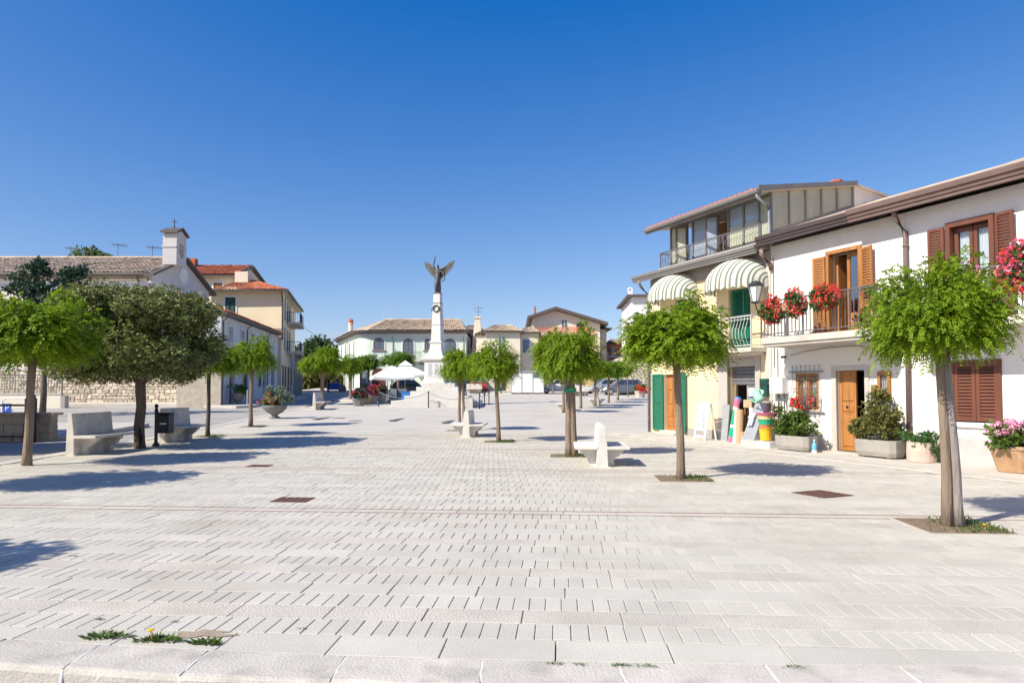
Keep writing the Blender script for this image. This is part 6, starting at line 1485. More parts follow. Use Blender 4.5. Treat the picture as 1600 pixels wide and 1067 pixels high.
for y0, y1, s in ((47.4, yc, 1), (57.6, yc, -1)):
    zz0, zz1 = EZ - .18, EZ + 1.92; mb.hexa([(CX - .35, y0, zz0 - .06), (CX + .38, y0, zz0 - .06), (CX + .38, y1, zz1 - .06), (CX - .35, y1, zz1 - .06)], [(CX - .35, y0, zz0 + .12), (CX + .38, y0, zz0 + .12), (CX + .38, y1, zz1 + .12), (CX - .35, y1, zz1 + .12)])
mb.build('verge', 'eave_dark', ch); mb = MB(); mb.tube([(-62, 47.45, EZ - .1), (CX - .3, 47.45, EZ - .1)], .09, 6); mb.tube([(CX - .9, 47.5, EZ - .1), (CX - .9, 47.9, EZ - .6), (CX - .9, 47.9, 3)], .06, 6); mb.build('gutter', 'eave_dark', ch)
for X_ in (-30.5, -37.5): win(ch, frame((X_ + .7, 48, 0), (X_ - .7, 48, 0)), 0, 1.4, 5.6, 7.9, fm='trim_white', gm='win_dark', nx=1, arch=True, trim='trim_white')
# belfry: thin wall with an arch, bell, little gabled roof and cross
bx, by = -24.9, 50.6; bf = MB(); zb = EZ + 1.0; zt_ = 13.0
f = lambda x, y, z: Vector((bx + x, by + y, z))
mb = MB(f); y0, y1 = -.75, .75; sp = 12.05; rr = .34
mb.hexa([(-.46, y0, zb), (.55, y0, zb), (.55, -rr, zb), (-.46, -rr, zb)], [(-.46, y0, zt_), (.55, y0, zt_), (.55, -rr, zt_), (-.46, -rr, zt_)]); mb.hexa([(-.46, rr, zb), (.55, rr, zb), (.55, y1, zb), (-.46, y1, zb)], [(-.46, rr, zt_), (.55, rr, zt_), (.55, y1, zt_), (-.46, y1, zt_)])
mb.box(-.459, .549, -rr, rr, zb, 11.35)
for k in range(8):
    a0, a1 = math.pi * k / 8, math.pi * (k + 1) / 8; ya, yb = rr * math.cos(a0), rr * math.cos(a1); za, zc_ = sp + rr * math.sin(a0), sp + rr * math.sin(a1)
    mb.hexa([(-.458, yb, zc_), (.548, yb, zc_), (.548, ya, za), (-.458, ya, za)], [(-.458, yb, zt_ - .002), (.548, yb, zt_ - .002), (.548, ya, zt_ - .002), (-.458, ya, zt_ - .002)])
mb.box(-.52, .61, -.80, -.751, 12.0, 12.12); mb.box(.551, .61, -.80, .80, 12.0, 12.05); bel = mb.build('belfry', 'church_gable', ch)
mb = MB(f); mb.hexa([(-.60, -.95, zt_), (.68, -.95, zt_), (.68, 0, zt_ + .42), (-.60, 0, zt_ + .42)], [(-.60, -.95, zt_ + .14), (.68, -.95, zt_ + .14), (.68, 0, zt_ + .58), (-.60, 0, zt_ + .58)]); mb.hexa([(-.60, .95, zt_), (.68, .95, zt_), (.68, 0.001, zt_ + .42), (-.60, 0.001, zt_ + .42)], [(-.60, .95, zt_ + .14), (.68, .95, zt_ + .14), (.68, 0.001, zt_ + .58), (-.60, 0.001, zt_ + .58)]); mb.build('belfry_roof', 'eave_dark', bel)
mb = MB(f); mb.prism([(-.75, zt_ + .001), (.75, zt_ + .001), (0, zt_ + .33)], -.44, .54, 'x'); mb.build('belfry_gable', 'church_gable', bel)
mb = MB(f); mb.lathe([(.22, 11.62), (.20, 11.70), (.14, 11.95), (.06, 12.08), (0, 12.1)], 10); mb.tube([(0, -.34, 12.12), (0, .34, 12.12)], .03, 5); mb.build('bell', 'bronze', bel)
mb = MB(f); mb.tube([(0, 0, zt_ + .5), (0, 0, zt_ + 1.25)], .03, 5); mb.tube([(-.2, 0, zt_ + 1.02), (.2, 0, zt_ + 1.02)], .025, 5); mb.lathe([(.0, 0), (.08, .06), (0, .14)], 7, (0, 0, zt_ + .58)); mb.build('cross', 'iron_black', bel)
def antenna(label, X, Y, z, h=1.3, w=.8, name='tv_antenna'):
    t = thing(name, label, 'antenna', (X, Y, z)); mb = MB(); mb.tube([(X, Y, z - .3), (X, Y, z + h)], .025, 5); mb.build('mast', 'iron_grey', t); mb = MB(); mb.tube([(X - w * .6, Y, z + h * .9), (X + w, Y, z + h * .8)], .018, 4)
    for k in range(6): x = X - w * .55 + w * 1.5 * k / 5; zz = z + h * .9 - h * .1 * k / 5; mb.tube([(x, Y - .3, zz), (x, Y + .3, zz)], .012, 4); mb.tube([(x, Y, zz - .16), (x, Y, zz + .16)], .012, 4)
    mb.build('rods', 'iron_grey', t)
for lb, px, py, Y in (('antenna over the middle of the church ridge', 184, 400, 54), ('antenna near the belfry over the church ridge', 238, 402, 54), ('antenna above the left part of the church ridge', 142, 401, 90), ('low antenna at the left of the church ridge', 110, 402, 60)):
    p = at(px, py, Y); antenna(lb, p.x, Y, p.z, .9 if px != 184 else 1.0, .7)

# ---------------------------------------------------------------- white row house and cream houses behind the church
e0, e1 = Vector((-18.35, 43.5, 0)), Vector((-20.35, 60, 0))
rw = thing('row_house', 'long white two storey row house with red tiled roof in the shade on the left', 'house', (-18.4, 44, g(44)))
fr0 = frame(e1, e0); Lr = (e1 - e0).length; zr = g(44)
fr = lambda x, y, z: fr0(Lr - x, y, z)
doors = [(2.0, 3.2, .5, 2.9), (7.2, 8.4, 1.0, 3.2), (11.2, 12.3, 1.2, 3.3), (14.2, 15.3, 1.3, 3.4)]
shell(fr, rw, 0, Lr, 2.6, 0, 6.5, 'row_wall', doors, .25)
for k, (a, b, c, d) in enumerate(doors):
    mb = MB(fr); mb.box(a, b, -.26, -.22, c, d); mb.build('door', 'red_paint' if k == 1 else 'wood_brown', rw)
mb = MB(fr); mb.box(-.03, 0.0, -2.6, .03, .3, 3.1); mb.box(.0, Lr, .001, .03, .3, 1.5) if False else None; mb.build('rubble_base', 'rubble_island', rw)  # rubble facing added to darken the end wall, standing in for shade
for a in (1.6, 4.6, 7.4, 10.4, 13.6): win(rw, fr, a, a + 1.0, 4.2, 5.9, fm='trim_white', gm='win_blue', nx=2, trim='church_gable')
for a in (5.2, 9.6): win(rw, fr, a, a + .9, 1.9, 3.1, fm='iron_black', gm='win_dark', nx=2, trim='church_gable')
mb = MB(fr); mb.box(-.3, Lr, -.1, .45, 6.35, 6.52); mb.build('eaves', 'eave_dark', rw)
tiled_roof('roof_tiles', rw, fr(-.35, .5, 6.5), fr(Lr, .5, 6.5), fr(Lr, -2.7, 7.7), fr(-.35, -2.7, 7.7), 'tile_red', .26, .4, .07)
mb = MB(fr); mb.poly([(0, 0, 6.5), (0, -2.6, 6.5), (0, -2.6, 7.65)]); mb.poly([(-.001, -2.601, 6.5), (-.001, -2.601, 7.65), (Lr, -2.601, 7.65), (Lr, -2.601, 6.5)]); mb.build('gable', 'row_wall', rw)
for a in (.3, 6.2, 12.6): mb = MB(fr); mb.tube([(a, .45, 6.4), (a, .06, 6.0), (a, .06, zr)], .05, 6); mb.build('downpipe', 'iron_grey', rw)
def potbush(label, px, Y, rx, rz, m, pot='iron_black', h=.5, zz=None, cat='planter'):
    p = at(px, 611, Y); z = (g(Y) + .13) if zz is None else zz; t = thing('flower_bowl', label, cat, (p.x, Y, z)); mb = MB(lambda x, y, q: Vector((p.x + x, Y + y, z + q))); mb.lathe([(.2, 0), (.22, .05), (.16, .1), (.38, h * .6), (.46, h), (.42, h), (.38, h - .08)], 12); mb.build('bowl', pot, t)
    v = leaf_ball(170, rx, rx, rz, 5, .15, .09, int(px), flat=.7); v[:, 2] += h + rz * .7; npobj('foliage', npmesh('foliage', v, 4, m), t)
potbush('bowl of yellowish shrub by the corner of the church wall', 318, 44.6, .62, .55, 'leaf_olive', 'iron_black', .6); potbush('bowl with a round dark green shrub before the red door', 372, 44.9, .62, .45, 'leaf_green', 'grey_pot', .7)
t = thing('cafe_terrace_rail', 'low pale railing along the white row house pavement', 'railing', (-17, 46, g(46)))
for k in range(7): 
    Y_ = 44.2 + k * 2.2; x = -16.9 - (Y_ - 44) * .105; z = g(Y_) + .13; mb = MB(); mb.tube([(x, Y_, z - .1), (x, Y_, z + .95)], .03, 5); mb.build('post', 'iron_light', t)
    if k < 6:
        Y2 = Y_ + 2.2; x2 = -16.9 - (Y2 - 44) * .105; z2 = g(Y2) + .13
        if k in (0, 1, 4, 5): mb = MB(); mb.tube([(x, Y_, z + .93), (x2, Y2, z2 + .93)], .022, 5); mb.tube([(x, Y_, z + .5), (x2, Y2, z2 + .5)], .018, 5); mb.build('rail', 'iron_light', t)
# cream balcony house
cr = thing('balcony_house', 'tall cream house with red roof and two iron balconies on its shaded side', 'house', (-20.2, 60.2, g(60)))
fA = frame((-20.15, 60.3, 0), (-26, 60.3, 0)); 
eS, eE = Vector((-23.6, 75, 0)), Vector((-20.15, 60.3, 0)); fS0 = frame(eS, eE); LS = (eS - eE).length
fS = lambda x, y, z: fS0(LS - x, y, z)
mb = MB(fA); mb.wall(0, 6.2, .8, 10.25, []); 
mb.fn = fS; mb.wall(0, LS, .8, 10.25, [], .2); mb.fn = world_f; mb.quad((-23.6, 75, 0), (-30, 75, 0), (-30, 75, 10.25), (-23.6, 75, 10.25)); mb.build('wall', 'cream_wall', cr)
mb = MB(fA); mb.box(-.03, 6.2, .001, .04, 6.72, 7.02); mb.build('stringcourse', 'grey_band', cr)
win(cr, fA, 4.05, 4.95, 8.35, 9.75, fm='dark_green', gm='dark_green', trim='trim_white', shut='dark_green')
mb = MB(); mb.hexa([(-27, 59.6, 10.2), (-19.5, 59.6, 10.2), (-23.0, 75.6, 10.2), (-27, 75.6, 10.2)], [(-27, 59.6, 10.3), (-19.5, 59.6, 10.3), (-23.0, 75.6, 10.3), (-27, 75.6, 10.3)]); mb.build('soffit', 'soffit', cr)
mb = MB(); mb.tube([(-27, 59.55, 10.3), (-19.45, 59.55, 10.3), (-22.95, 75.6, 10.3)], .13, 6); mb.tube([(-20.0, 59.7, 10.2), (-20.05, 60.15, 9.7), (-20.05, 60.2, 6)], .07, 6); mb.build('gutter', 'eave_dark', cr)
tiled_roof('roof_tiles', cr, (-25.6, 59.5, 10.32), (-19.5, 59.5, 10.32), (-24.3, 64.5, 11.9), (-25.6, 64.5, 11.9), 'tile_red', .28, .45, .07); tiled_roof('roof_tiles', cr, (-19.5, 59.5, 10.33), (-23.0, 75.6, 10.33), (-26.5, 74, 11.9), (-24.3, 64.5, 11.9), 'tile_red', .4, .6, .07)
mb = MB(); mb.box(-25.4, -24.2, 63.0, 64.0, 10.8, 12.5); mb.build('chimney', 'beige_wall', cr)
for zz in (5.25, 8.0):
    mb = MB(fS); mb.box(4.2, 9.4, 0, 1.3, zz - .22, zz); b_ = mb.build('balcony', 'pale_stone', cr); mb = MB(fS)
    mb.box(4.25, 9.35, 1.22, 1.26, zz + .9, zz + .95); mb.box(4.22, 4.26, 0, 1.26, zz + .9, zz + .95); mb.box(4.25, 9.35, 1.225, 1.255, zz + .08, zz + .11)
    for k in range(26): x = 4.26 + 5.05 * k / 25; mb.box(x - .012, x + .012, 1.23, 1.25, zz, zz + .9)
    for k in range(7): y = .1 + 1.1 * k / 6; mb.box(4.23, 4.25, y - .012, y + .012, zz, zz + .9)
    mb.build('rail', 'iron_black', b_)
    mb = MB(fS); mb.box(6.8, 9.3, 1.262, 1.28, zz + .1, zz + .85); mb.build('privacy_cloth', 'white_cloth', b_)
    for a in (2.2, 5.0, 7.4): win(cr, fS, a, a + 1.0, zz + .02, zz + 2.1, fm='dark_green', gm='win_dark', trim='trim_white')
for a in (1.0, 3.4, 6.4, 9.6): win(cr, fS, a, a + 1.2, 1.5, 3.9, fm='wood_brown', gm='win_dark', trim=None, nx=1)
mb = MB(fS); mb.box(8.9, 9.2, .1, 1.2, 1.2, 5.03); mb.build('pillar', 'grey_plinth', cr)
tw = thing('gabled_house', 'taller cream house with red gabled roof rising behind the church', 'house', (-27.5, 63.9, 1.2))
fB = frame((-25.7, 63.9, 0), (-31.5, 63.9, 0)); mb = MB(fB); mb.wall(0, 6, 0, 12.2, []); mb.fn = world_f; mb.poly([(-25.7, 63.9, 0), (-25.7, 72.2, 0), (-25.7, 72.2, 12.2), (-25.7, 67.5, 13.5), (-25.7, 63.9, 12.2)]); mb.build('wall', 'cream_wall', tw)
win(tw, fB, 1.2, 2.0, 9.9, 11.6, fm='wood_brown', gm='wood_frame', trim='trim_white', nx=1)
mb = MB(); mb.hexa([(-32, 63.4, 12.1), (-25.4, 63.4, 12.1), (-25.4, 67.6, 13.72), (-32, 67.6, 13.72)], [(-32, 63.4, 12.25), (-25.4, 63.4, 12.25), (-25.4, 67.6, 13.87), (-32, 67.6, 13.87)]); mb.hexa([(-32, 72.6, 12.1), (-25.4, 72.6, 12.1), (-25.4, 67.601, 13.72), (-32, 67.601, 13.72)], [(-32, 72.6, 12.25), (-25.4, 72.6, 12.25), (-25.4, 67.601, 13.87), (-32, 67.601, 13.87)]); mb.build('roof_slab', 'eave_dark', tw)
tiled_roof('roof_tiles', tw, (-32, 63.35, 12.28), (-25.5, 63.35, 12.28), (-25.5, 67.6, 13.9), (-32, 67.6, 13.9), 'tile_red', .28, .45, .07)
mb = MB(); mb.box(-31.2, -30.7, 66.5, 67.2, 13.2, 14.4); mb.build('chimney', 'tile_red', tw); mb = MB(); mb.tube([(-25.6, 63.3, 12.1), (-25.6, 63.8, 11.6), (-25.6, 63.8, 7)], .07, 6); mb.build('downpipe', 'iron_grey', tw)
p = at(388, 450, 63); antenna('antenna beside the chimney of the cream balcony house', p.x, 63, p.z + .6, 1.4, .5)
mb = MB(); a = at(466, 503, 70); b = at(533, 527, 94); n = 14; mb.tube([a.lerp(b, k / n) - Vector((0, 0, .9 * 4 * (k / n) * (1 - k / n))) for k in range(n + 1)], .03, 4); tag(mb.build('overhead_cable', 'iron_grey'), 'thin overhead cable slung between the balcony house and the mint building', 'cable')
t = thing('road_post', 'slim grey signpost at the road end beside the balcony house', 'sign post', tuple(at(457, 607, 62))); q = at(457, 611, 62); mb = MB(); mb.tube([(q.x, 62, g(62)), (q.x, 62, 5.0)], .06, 6); mb.build('pole', 'iron_light', t); mb = MB(); mb.box(q.x - .2, q.x + .2, 61.9, 61.95, 3.6, 4.7); mb.build('panel', 'zinc', t)

# ---------------------------------------------------------------- mint green corner building
mi_ = thing('mint_building', 'mint green building with rounded corner, arched windows and tiled hip roof', 'building', (-12, 80, 1.6))
EZm = 8.25; zg = 1.2
pR, pL = Vector((-5.35, 80, 0)), Vector((-16.3, 80, 0)); fM = frame(pR, pL); LM = 10.95
cs = []; c0 = Vector((-16.3, 82, 0)); dS = Vector((-6.2, 15, 0)).normalized(); nS = Vector((-dS.y, dS.x, 0))
a0, a1 = math.atan2(-1, 0), math.atan2(nS.y, nS.x) - 2 * math.pi
if a1 < -math.pi * 1.5: a1 += 2 * math.pi
a1 = -math.pi - (math.pi - abs(math.atan2(nS.y, nS.x))) if math.atan2(nS.y, nS.x) > 0 else math.atan2(nS.y, nS.x)
arc = [c0 + Vector((math.cos(a0 + (a1 - a0) * k / 8), math.sin(a0 + (a1 - a0) * k / 8), 0)) * 2 for k in range(9)]
fSide = frame(arc[-1], arc[-1] + dS); LSd = 15.2; endS = arc[-1] + dS * LSd
mb = MB(fM); mb.wall(0, LM, zg, EZm, []); mb.fn = world_f
for a, b in zip(arc, arc[1:]): mb.quad((a.x, a.y, zg), (b.x, b.y, zg), (b.x, b.y, EZm), (a.x, a.y, EZm))
mb.fn = fSide; mb.wall(0, LSd, zg, EZm, []); mb.fn = world_f; mb.quad((-5.35, 80, zg), (-5.35, 92, zg), (-5.35, 92, EZm), (-5.35, 80, EZm)); mb.quad((-5.35, 92, zg), tuple(endS)[:2] + (zg,), tuple(endS)[:2] + (EZm,), (-5.35, 92, EZm)); mb.build('wall', 'mint_wall', mi_)
# eaves band following the corner
path = [Vector((-5.2, 80, 0))] + arc + [endS]
def offs(path, d):
    out = []
    for i, p in enumerate(path):
        a = path[max(i - 1, 0)]; b = path[min(i + 1, len(path) - 1)]; t_ = (b - a).normalized(); n_ = Vector((-t_.y, t_.x, 0)); out.append(p + n_ * d)
    return out
for nm, d, z0, z1, m_ in (('under_eaves_band', .12, EZm - .35, EZm - .05, 'trim_white'), ('cornice', .35, EZm - .05, EZm + .12, 'grey_band'), ('eaves', .70, EZm + .12, EZm + .30, 'eave_dark')):
    mb = MB(); O = offs(path, d); I = offs(path, -.1)
    for k in range(len(path) - 1): mb.hexa([(*O[k][:2], z0), (*O[k + 1][:2], z0), (*I[k + 1][:2], z0), (*I[k][:2], z0)], [(*O[k][:2], z1), (*O[k + 1][:2], z1), (*I[k + 1][:2], z1), (*I[k][:2], z1)])
    mb.build(nm, m_, mi_)
O = offs(path, .8); rz_ = 10.4; zE = EZm + .30
tiled_roof('roof_tiles', mi_, (*O[2][:2], zE), (*O[0][:2], zE), (-6.4, 86, rz_), (-15.8, 86, rz_), 'tile_old', .26, .42, .045)
tiled_roof('roof_tiles', mi_, (*O[-1][:2], zE), (*O[-2][:2], zE), (-15.8, 86, rz_), (-18.5, 94, rz_), 'tile_old', .3, .5, .045)
mb = MB()
for k in range(2, len(O) - 2): mb.poly([(*O[k][:2], zE + .02), (*O[k + 1][:2], zE + .02), (-15.8, 86, rz_ + .03)])
mb.poly([(*O[0][:2], zE), (-5.0, 92.5, zE), (-6.4, 86, rz_)]); mb.poly([(-5.0, 92.5, zE), (-23, 97, zE), (-15.8, 86, rz_), (-6.4, 86, rz_)]); mb.build('hip', 'tile_old', mi_)
mb = MB(); mb.tube([(-15.8, 86, rz_ + .05), (-6.4, 86, rz_ + .05)], .13, 6); mb.build('ridge', 'tile_old', mi_)
P_ = lambda px, Y=80: -at(px, 611, Y).x + pR.x                # wall x of a photograph column
for a, b, z0, z1 in ((583, 600, 6.3, 7.75), (663, 672, 6.3, 7.65), (692, 713, 5.3, 7.65)): win(mi_, fM, P_(b), P_(a), z0, z1, fm='wood_red', gm='win_blue', nx=2, arch=True, trim='trim_white', sill='grey_band')
win(mi_, fM, P_(646), P_(629), 5.1, 7.65, fm='wood_red', gm='win_blue', nx=2, arch=True, trim='trim_white')
mb = MB(fM); mb.box(P_(660), P_(618), 0, 1.0, 4.9, 5.06); bm_ = mb.build('balcony', 'pale_stone', mi_); mb = MB(fM); mb.box(P_(660), P_(618), .95, .98, 5.98, 6.03)
for k in range(30): x = P_(660) + (P_(618) - P_(660)) * k / 29; mb.box(x - .012, x + .012, .955, .975, 5.06, 5.98)
mb.build('rail', 'iron_grey', bm_)
mb = MB(fM); mb.box(P_(715), P_(655), 0, .5, 4.6, 4.7); mb.build('ledge', 'grey_band', mi_)
mb = MB(fM); mb.box(P_(614), P_(613), .0, .09, zg, EZm); mb.box(P_(724.5), P_(723.5), 0, .09, zg, EZm); mb.build('downpipe', 'grey_plinth', mi_)
win(mi_, fM, P_(603), P_(581), 1.7, 4.2, fm='wood_brown', gm='wood_brown', nx=2, arch=True, trim='trim_white')
win(mi_, fM, P_(644), P_(622), 1.7, 4.0, fm='wood_brown', gm='win_dark', nx=2, arch=True, trim='trim_white')
mb = MB(fM); mb.box(P_(583), P_(600), .01, .06, 4.55, 4.95) if False else mb.box(P_(600), P_(584), .01, .08, 4.55, 4.9); mb.build('signboard', 'grey_band', mi_)
mb = MB(fM); mb.box(P_(572), P_(562), .005, .05, 1.6, 3.9); mb.build('shutter', 'grey_screen', mi_)
mb = MB(fM); mb.hexa([(P_(668), 0, 3.7), (P_(648), 0, 3.7), (P_(648), 1.3, 3.3), (P_(668), 1.3, 3.3)], [(P_(668), 0, 3.78), (P_(648), 0, 3.78), (P_(648), 1.3, 3.38), (P_(668), 1.3, 3.38)]); mb.build('awning', 'white_cloth', mi_)
for a in (2.2, 5.4, 8.6, 11.8):
    win(mi_, fSide, a, a + .6, 6.0, 7.6, fm='wood_brown', gm='win_dark', nx=1, trim='trim_white', sill='grey_band', tw=.08); win(mi_, fSide, a, a + 1.0, 1.8, 3.9, fm='grey_screen', gm='win_dark', nx=1, trim='trim_white')
mb = MB(fSide); mb.box(7.4, 7.55, .0, .1, zg, EZm); mb.build('downpipe', 'grey_plinth', mi_)
t = thing('round_chimney', 'pale round chimney with red cap behind the left end of the mint roof', 'chimney', tuple(at(548, 520, 96))); q = at(548, 520, 96); mb = MB(); mb.lathe([(.30, -3), (.30, 1.2), (.36, 1.2), (.36, 1.35)], 10, tuple(q)); mb.build('shaft', 'pinkbeige_wall', t); mb = MB(); mb.lathe([(.34, 1.351), (.34, 1.7), (.2, 1.9), (0, 1.95)], 10, tuple(q)); mb.build('cap', 'tile_red', t)
p = at(600, 500, 86); t = thing('aerial_mast', 'thin tall aerial rising from the mint roof', 'antenna', tuple(p)); mb = MB(); mb.tube([(p.x, 86, p.z - .3), (p.x, 86, p.z + 1.7)], .03, 5); mb.build('mast', 'iron_light', t)
# glimpse of an arcaded house at the road end
p = at(531, 600, 112); t = thing('far_house', 'small pinkish house at the far end of the road left of the mint building', 'house', (p.x, 112, g(112))); fz = frame((at(560, 600, 112).x, 112, 0), (at(505, 600, 112).x, 112, 0)); shell(fz, t, 0, 6, 5, 0, 5.6, 'pinkbeige_wall', [], .2)
for a in (.9, 2.4, 3.9): win(t, fz, a, a + 1.0, 2.2, 3.9, fm='trim_white', gm='win_dark', nx=1, arch=True)
mb = MB(fz); mb.box(-.3, 6.3, -5.3, .4, 5.601, 5.85); mb.build('roof', 'tile_old', t)

# ---------------------------------------------------------------- houses behind the monument
def blockhouse(name, label, pxL, pxR, Y, depth, zE, m, roof=None, ztop=None, leftback=None, zb=1.0, over=.4, cat='house'):
    xL, xR = at(pxL, 611, Y).x, at(pxR, 611, Y).x; t = thing(name, label, cat, ((xL + xR) / 2, Y, g(Y))); f = frame((xR, Y, 0), (xL, Y, 0)); W_ = xR - xL
    mb = MB(f); mb.wall(0, W_, zb, zE, []); mb.quad((0, 0, zb), (0, -depth, zb), (0, -depth, zE), (0, 0, zE)); mb.quad((W_, 0, zb), (W_, -depth, zb), (W_, -depth, zE), (W_, 0, zE)); mb.quad((0, -depth, zb), (W_, -depth, zb), (W_, -depth, zE), (0, -depth, zE)); mb.build('wall', m, t)
    if roof:
        zt = ztop; e = over; hip = min(W_ * .25, depth * .4)
        mb = MB(f); mb.box(-e, W_ + e, -depth - e, e, zE, zE + .12); mb.build('eaves', 'eave_dark', t)
        tiled_roof('roof_tiles', t, f(W_ + e, e, zE + .14), f(-e, e, zE + .14), f(hip, -depth / 2, zt), f(W_ - hip, -depth / 2, zt), roof, .28, .42, .05)
        mb = MB(f); mb.poly([(-e, e, zE + .13), (-e, -depth - e, zE + .13), (hip, -depth / 2, zt)]); mb.poly([(W_ + e, e, zE + .13), (W_ + e, -depth - e, zE + .13), (W_ - hip, -depth / 2, zt)]); mb.poly([(-e, -depth - e, zE + .13), (W_ + e, -depth - e, zE + .13), (W_ - hip, -depth / 2, zt), (hip, -depth / 2, zt)]); mb.build('hip', roof, t)
    return t, f, W_, lambda px: -at(px, 611, Y).x + xR
t, f, W_, q = blockhouse('stone_house', 'narrow old stone house right of the mint building', 722, 752, 89, 6, 9.3, 'old_stone', 'tile_grey', 10.3)
win(t, f, q(743), q(736), 7.0, 8.4, fm='wood_brown', gm='win_dark', nx=1); mb = MB(f); mb.box(q(743), q(732), .01, .5, 4.6, 4.75); mb.build('balcony', 'iron_grey', t); win(t, f, q(740), q(733), 4.8, 6.2, fm='wood_red', gm='wood_red', nx=1)
t = thing('stone_chimney', 'old plastered chimney with an aerial between stone house and beige house', 'chimney', tuple(at(747, 510, 84))); q0 = at(746, 510, 84); mb = MB(); mb.hexa([(q0.x - .7, 83.6, 6), (q0.x + .7, 83.6, 6), (q0.x + .7, 84.6, 6), (q0.x - .7, 84.6, 6)], [(q0.x - .32, 83.7, 10.4), (q0.x + .32, 83.7, 10.4), (q0.x + .32, 84.5, 10.4), (q0.x - .32, 84.5, 10.4)]); mb.box(q0.x - .42, q0.x + .42, 83.6, 84.6, 10.401, 10.6); mb.build('stack', 'beige_wall', t); mb = MB(); mb.tube([(q0.x + .1, 84, 10.5), (q0.x + .1, 84, 11.9)], .03, 5); mb.tube([(q0.x - .5, 84, 11.6), (q0.x + .7, 84, 11.7)], .025, 4); mb.tube([(q0.x - .3, 84, 11.2), (q0.x + .5, 84, 11.25)], .025, 4); mb.build('aerial', 'iron_grey', t)
t, f, W_, q = blockhouse('beige_house', 'beige house with old tiled hip roof and a blue window, behind the monument', 757, 813, 78, 7, 8.15, 'beige_wall', 'tile_old', 9.35)
win(t, f, q(790), q(778), 6.3, 7.75, fm='trim_white', gm='win_blue', nx=2, trim=None); win(t, f, q(790), q(776), 1.6, 3.6, fm='wood_brown', gm='win_dark')
t, f, W_, q = blockhouse('beige_wing', 'lower beige wing with tiled roof and blue shuttered window, right of the beige house', 813.5, 842, 80, 6, 8.2, 'beige_wall', 'tile_old', 9.2, over=.3)
win(t, f, q(827), q(817), 6.0, 7.5, fm='plastic_blue', gm='win_blue', nx=2)
t, f, W_, q = blockhouse('beige_side_wall', 'plastered end wall between the stone house and the beige house', 744, 757.5, 80, 8, 8.0, 'pinkbeige_wall', 'tile_old', 8.8, over=.2)
# tall gabled apartment house
Yt = 94; xL, xR = at(832, 611, Yt).x, at(938, 611, Yt).x; t = thing('apartment_house', 'tall cream apartment house with broad dark gabled roof', 'house', ((xL + xR) / 2, Yt, 1.6)); f = frame((xR, Yt, 0), (xL, Yt, 0)); W_ = xR - xL
zl, za, zr_ = at(832, 497, Yt).z, at(868, 485, Yt).z, at(938, 506, Yt).z; xa = -at(868, 611, Yt).x + xR
mb = MB(f); mb.prism([(0, 1), (W_, 1), (W_, zl), (xa, za), (0, zr_)], -12, 0, 'y'); mb.build('wall', 'pinkbeige_wall', t)
mb = MB(f); mb.hexa([(-1.0, 1.0, zr_ - .28), (xa, 1.0, za + .02), (xa, -12.5, za + .02), (-1.0, -12.5, zr_ - .28)], [(-1.0, 1.0, zr_ + .12), (xa, 1.0, za + .42), (xa, -12.5, za + .42), (-1.0, -12.5, zr_ + .12)]); mb.hexa([(xa + .001, 1.0, za + .02), (W_ + .7, 1.0, zl - .25), (W_ + .7, -12.5, zl - .25), (xa + .001, -12.5, za + .02)], [(xa + .001, 1.0, za + .42), (W_ + .7, 1.0, zl + .15), (W_ + .7, -12.5, zl + .15), (xa + .001, -12.5, za + .42)]); mb.build('roof', 'eave_dark', t)
Q = lambda px: -at(px, 611, Yt).x + xR
win(t, f, Q(887), Q(877), 9.9, 11.3, fm='trim_white', gm='win_blue', nx=2); win(t, f, Q(913), Q(901), 9.7, 10.7, fm='wood_brown', gm='win_dark', nx=2); mb = MB(f); mb.box(Q(838), Q(835), -.9, -.3, za - .3, za + .6); mb.build('chimney', 'tile_red', t)
t, f, W_, q = blockhouse('apartment_wing', 'narrow cream wing with downpipe at the right end of the apartment house', 936, 948, 97, 8, 10.2, 'pinkbeige_wall', 'eave_dark', 10.8, over=.7); mb = MB(f); mb.tube([(W_ - .2, .12, 10), (W_ - .2, .12, 2)], .1, 6); mb.build('downpipe', 'grey_plinth', t); mb = MB(f); mb.box(0, W_, .01, .6, 7.6, 7.8); mb.build('balcony', 'grey_band', t)
Yr = 86; t, f, W_, q = blockhouse('red_roofed_house', 'low ochre house with a bright red tiled roof before the apartment house', 840, 930, Yr, 5, 8.5, 'ochre_wall')
tiled_roof('roof_tiles', t, f(W_ + .3, .4, 8.55), f(-.3, .4, 8.55), f(.4, -5, 9.95), f(W_ - .2, -5, 9.95), 'tile_red', .3, .45, .08); mb = MB(f); mb.box(-.3, W_ + .3, -.1, .42, 8.40, 8.52); mb.build('eaves', 'eave_dark', t)
win(t, f, q(905), q(893), 6.4, 7.8, fm='trim_white', gm='win_dark'); win(t, f, q(870), q(858), 6.4, 7.8, fm='trim_white', gm='win_dark')
t, f, W_, q = blockhouse('orange_house', 'orange red house with white balcony lines in the distance', 951, 985, 104, 7, 8.7, 'orange_wall', 'tile_old', 9.6)
for z in (4.6, 6.6): mb = MB(f); mb.box(0, W_, .01, .3, z, z + .22); mb.build('band', 'trim_white', t)
win(t, f, q(960), q(956), 6.9, 8.2, fm='trim_white', gm='win_dark'); win(t, f, q(970), q(964), 4.9, 6.3, fm='trim_white', gm='win_dark')
t, f, W_, q = blockhouse('white_far_house', 'small white house with grey windows left of the orange house', 938, 951, 101, 7, 7.4, 'row_wall', 'tile_grey', 8.0); win(t, f, q(948), q(942), 5.4, 6.6, fm='iron_grey', gm='win_dark')
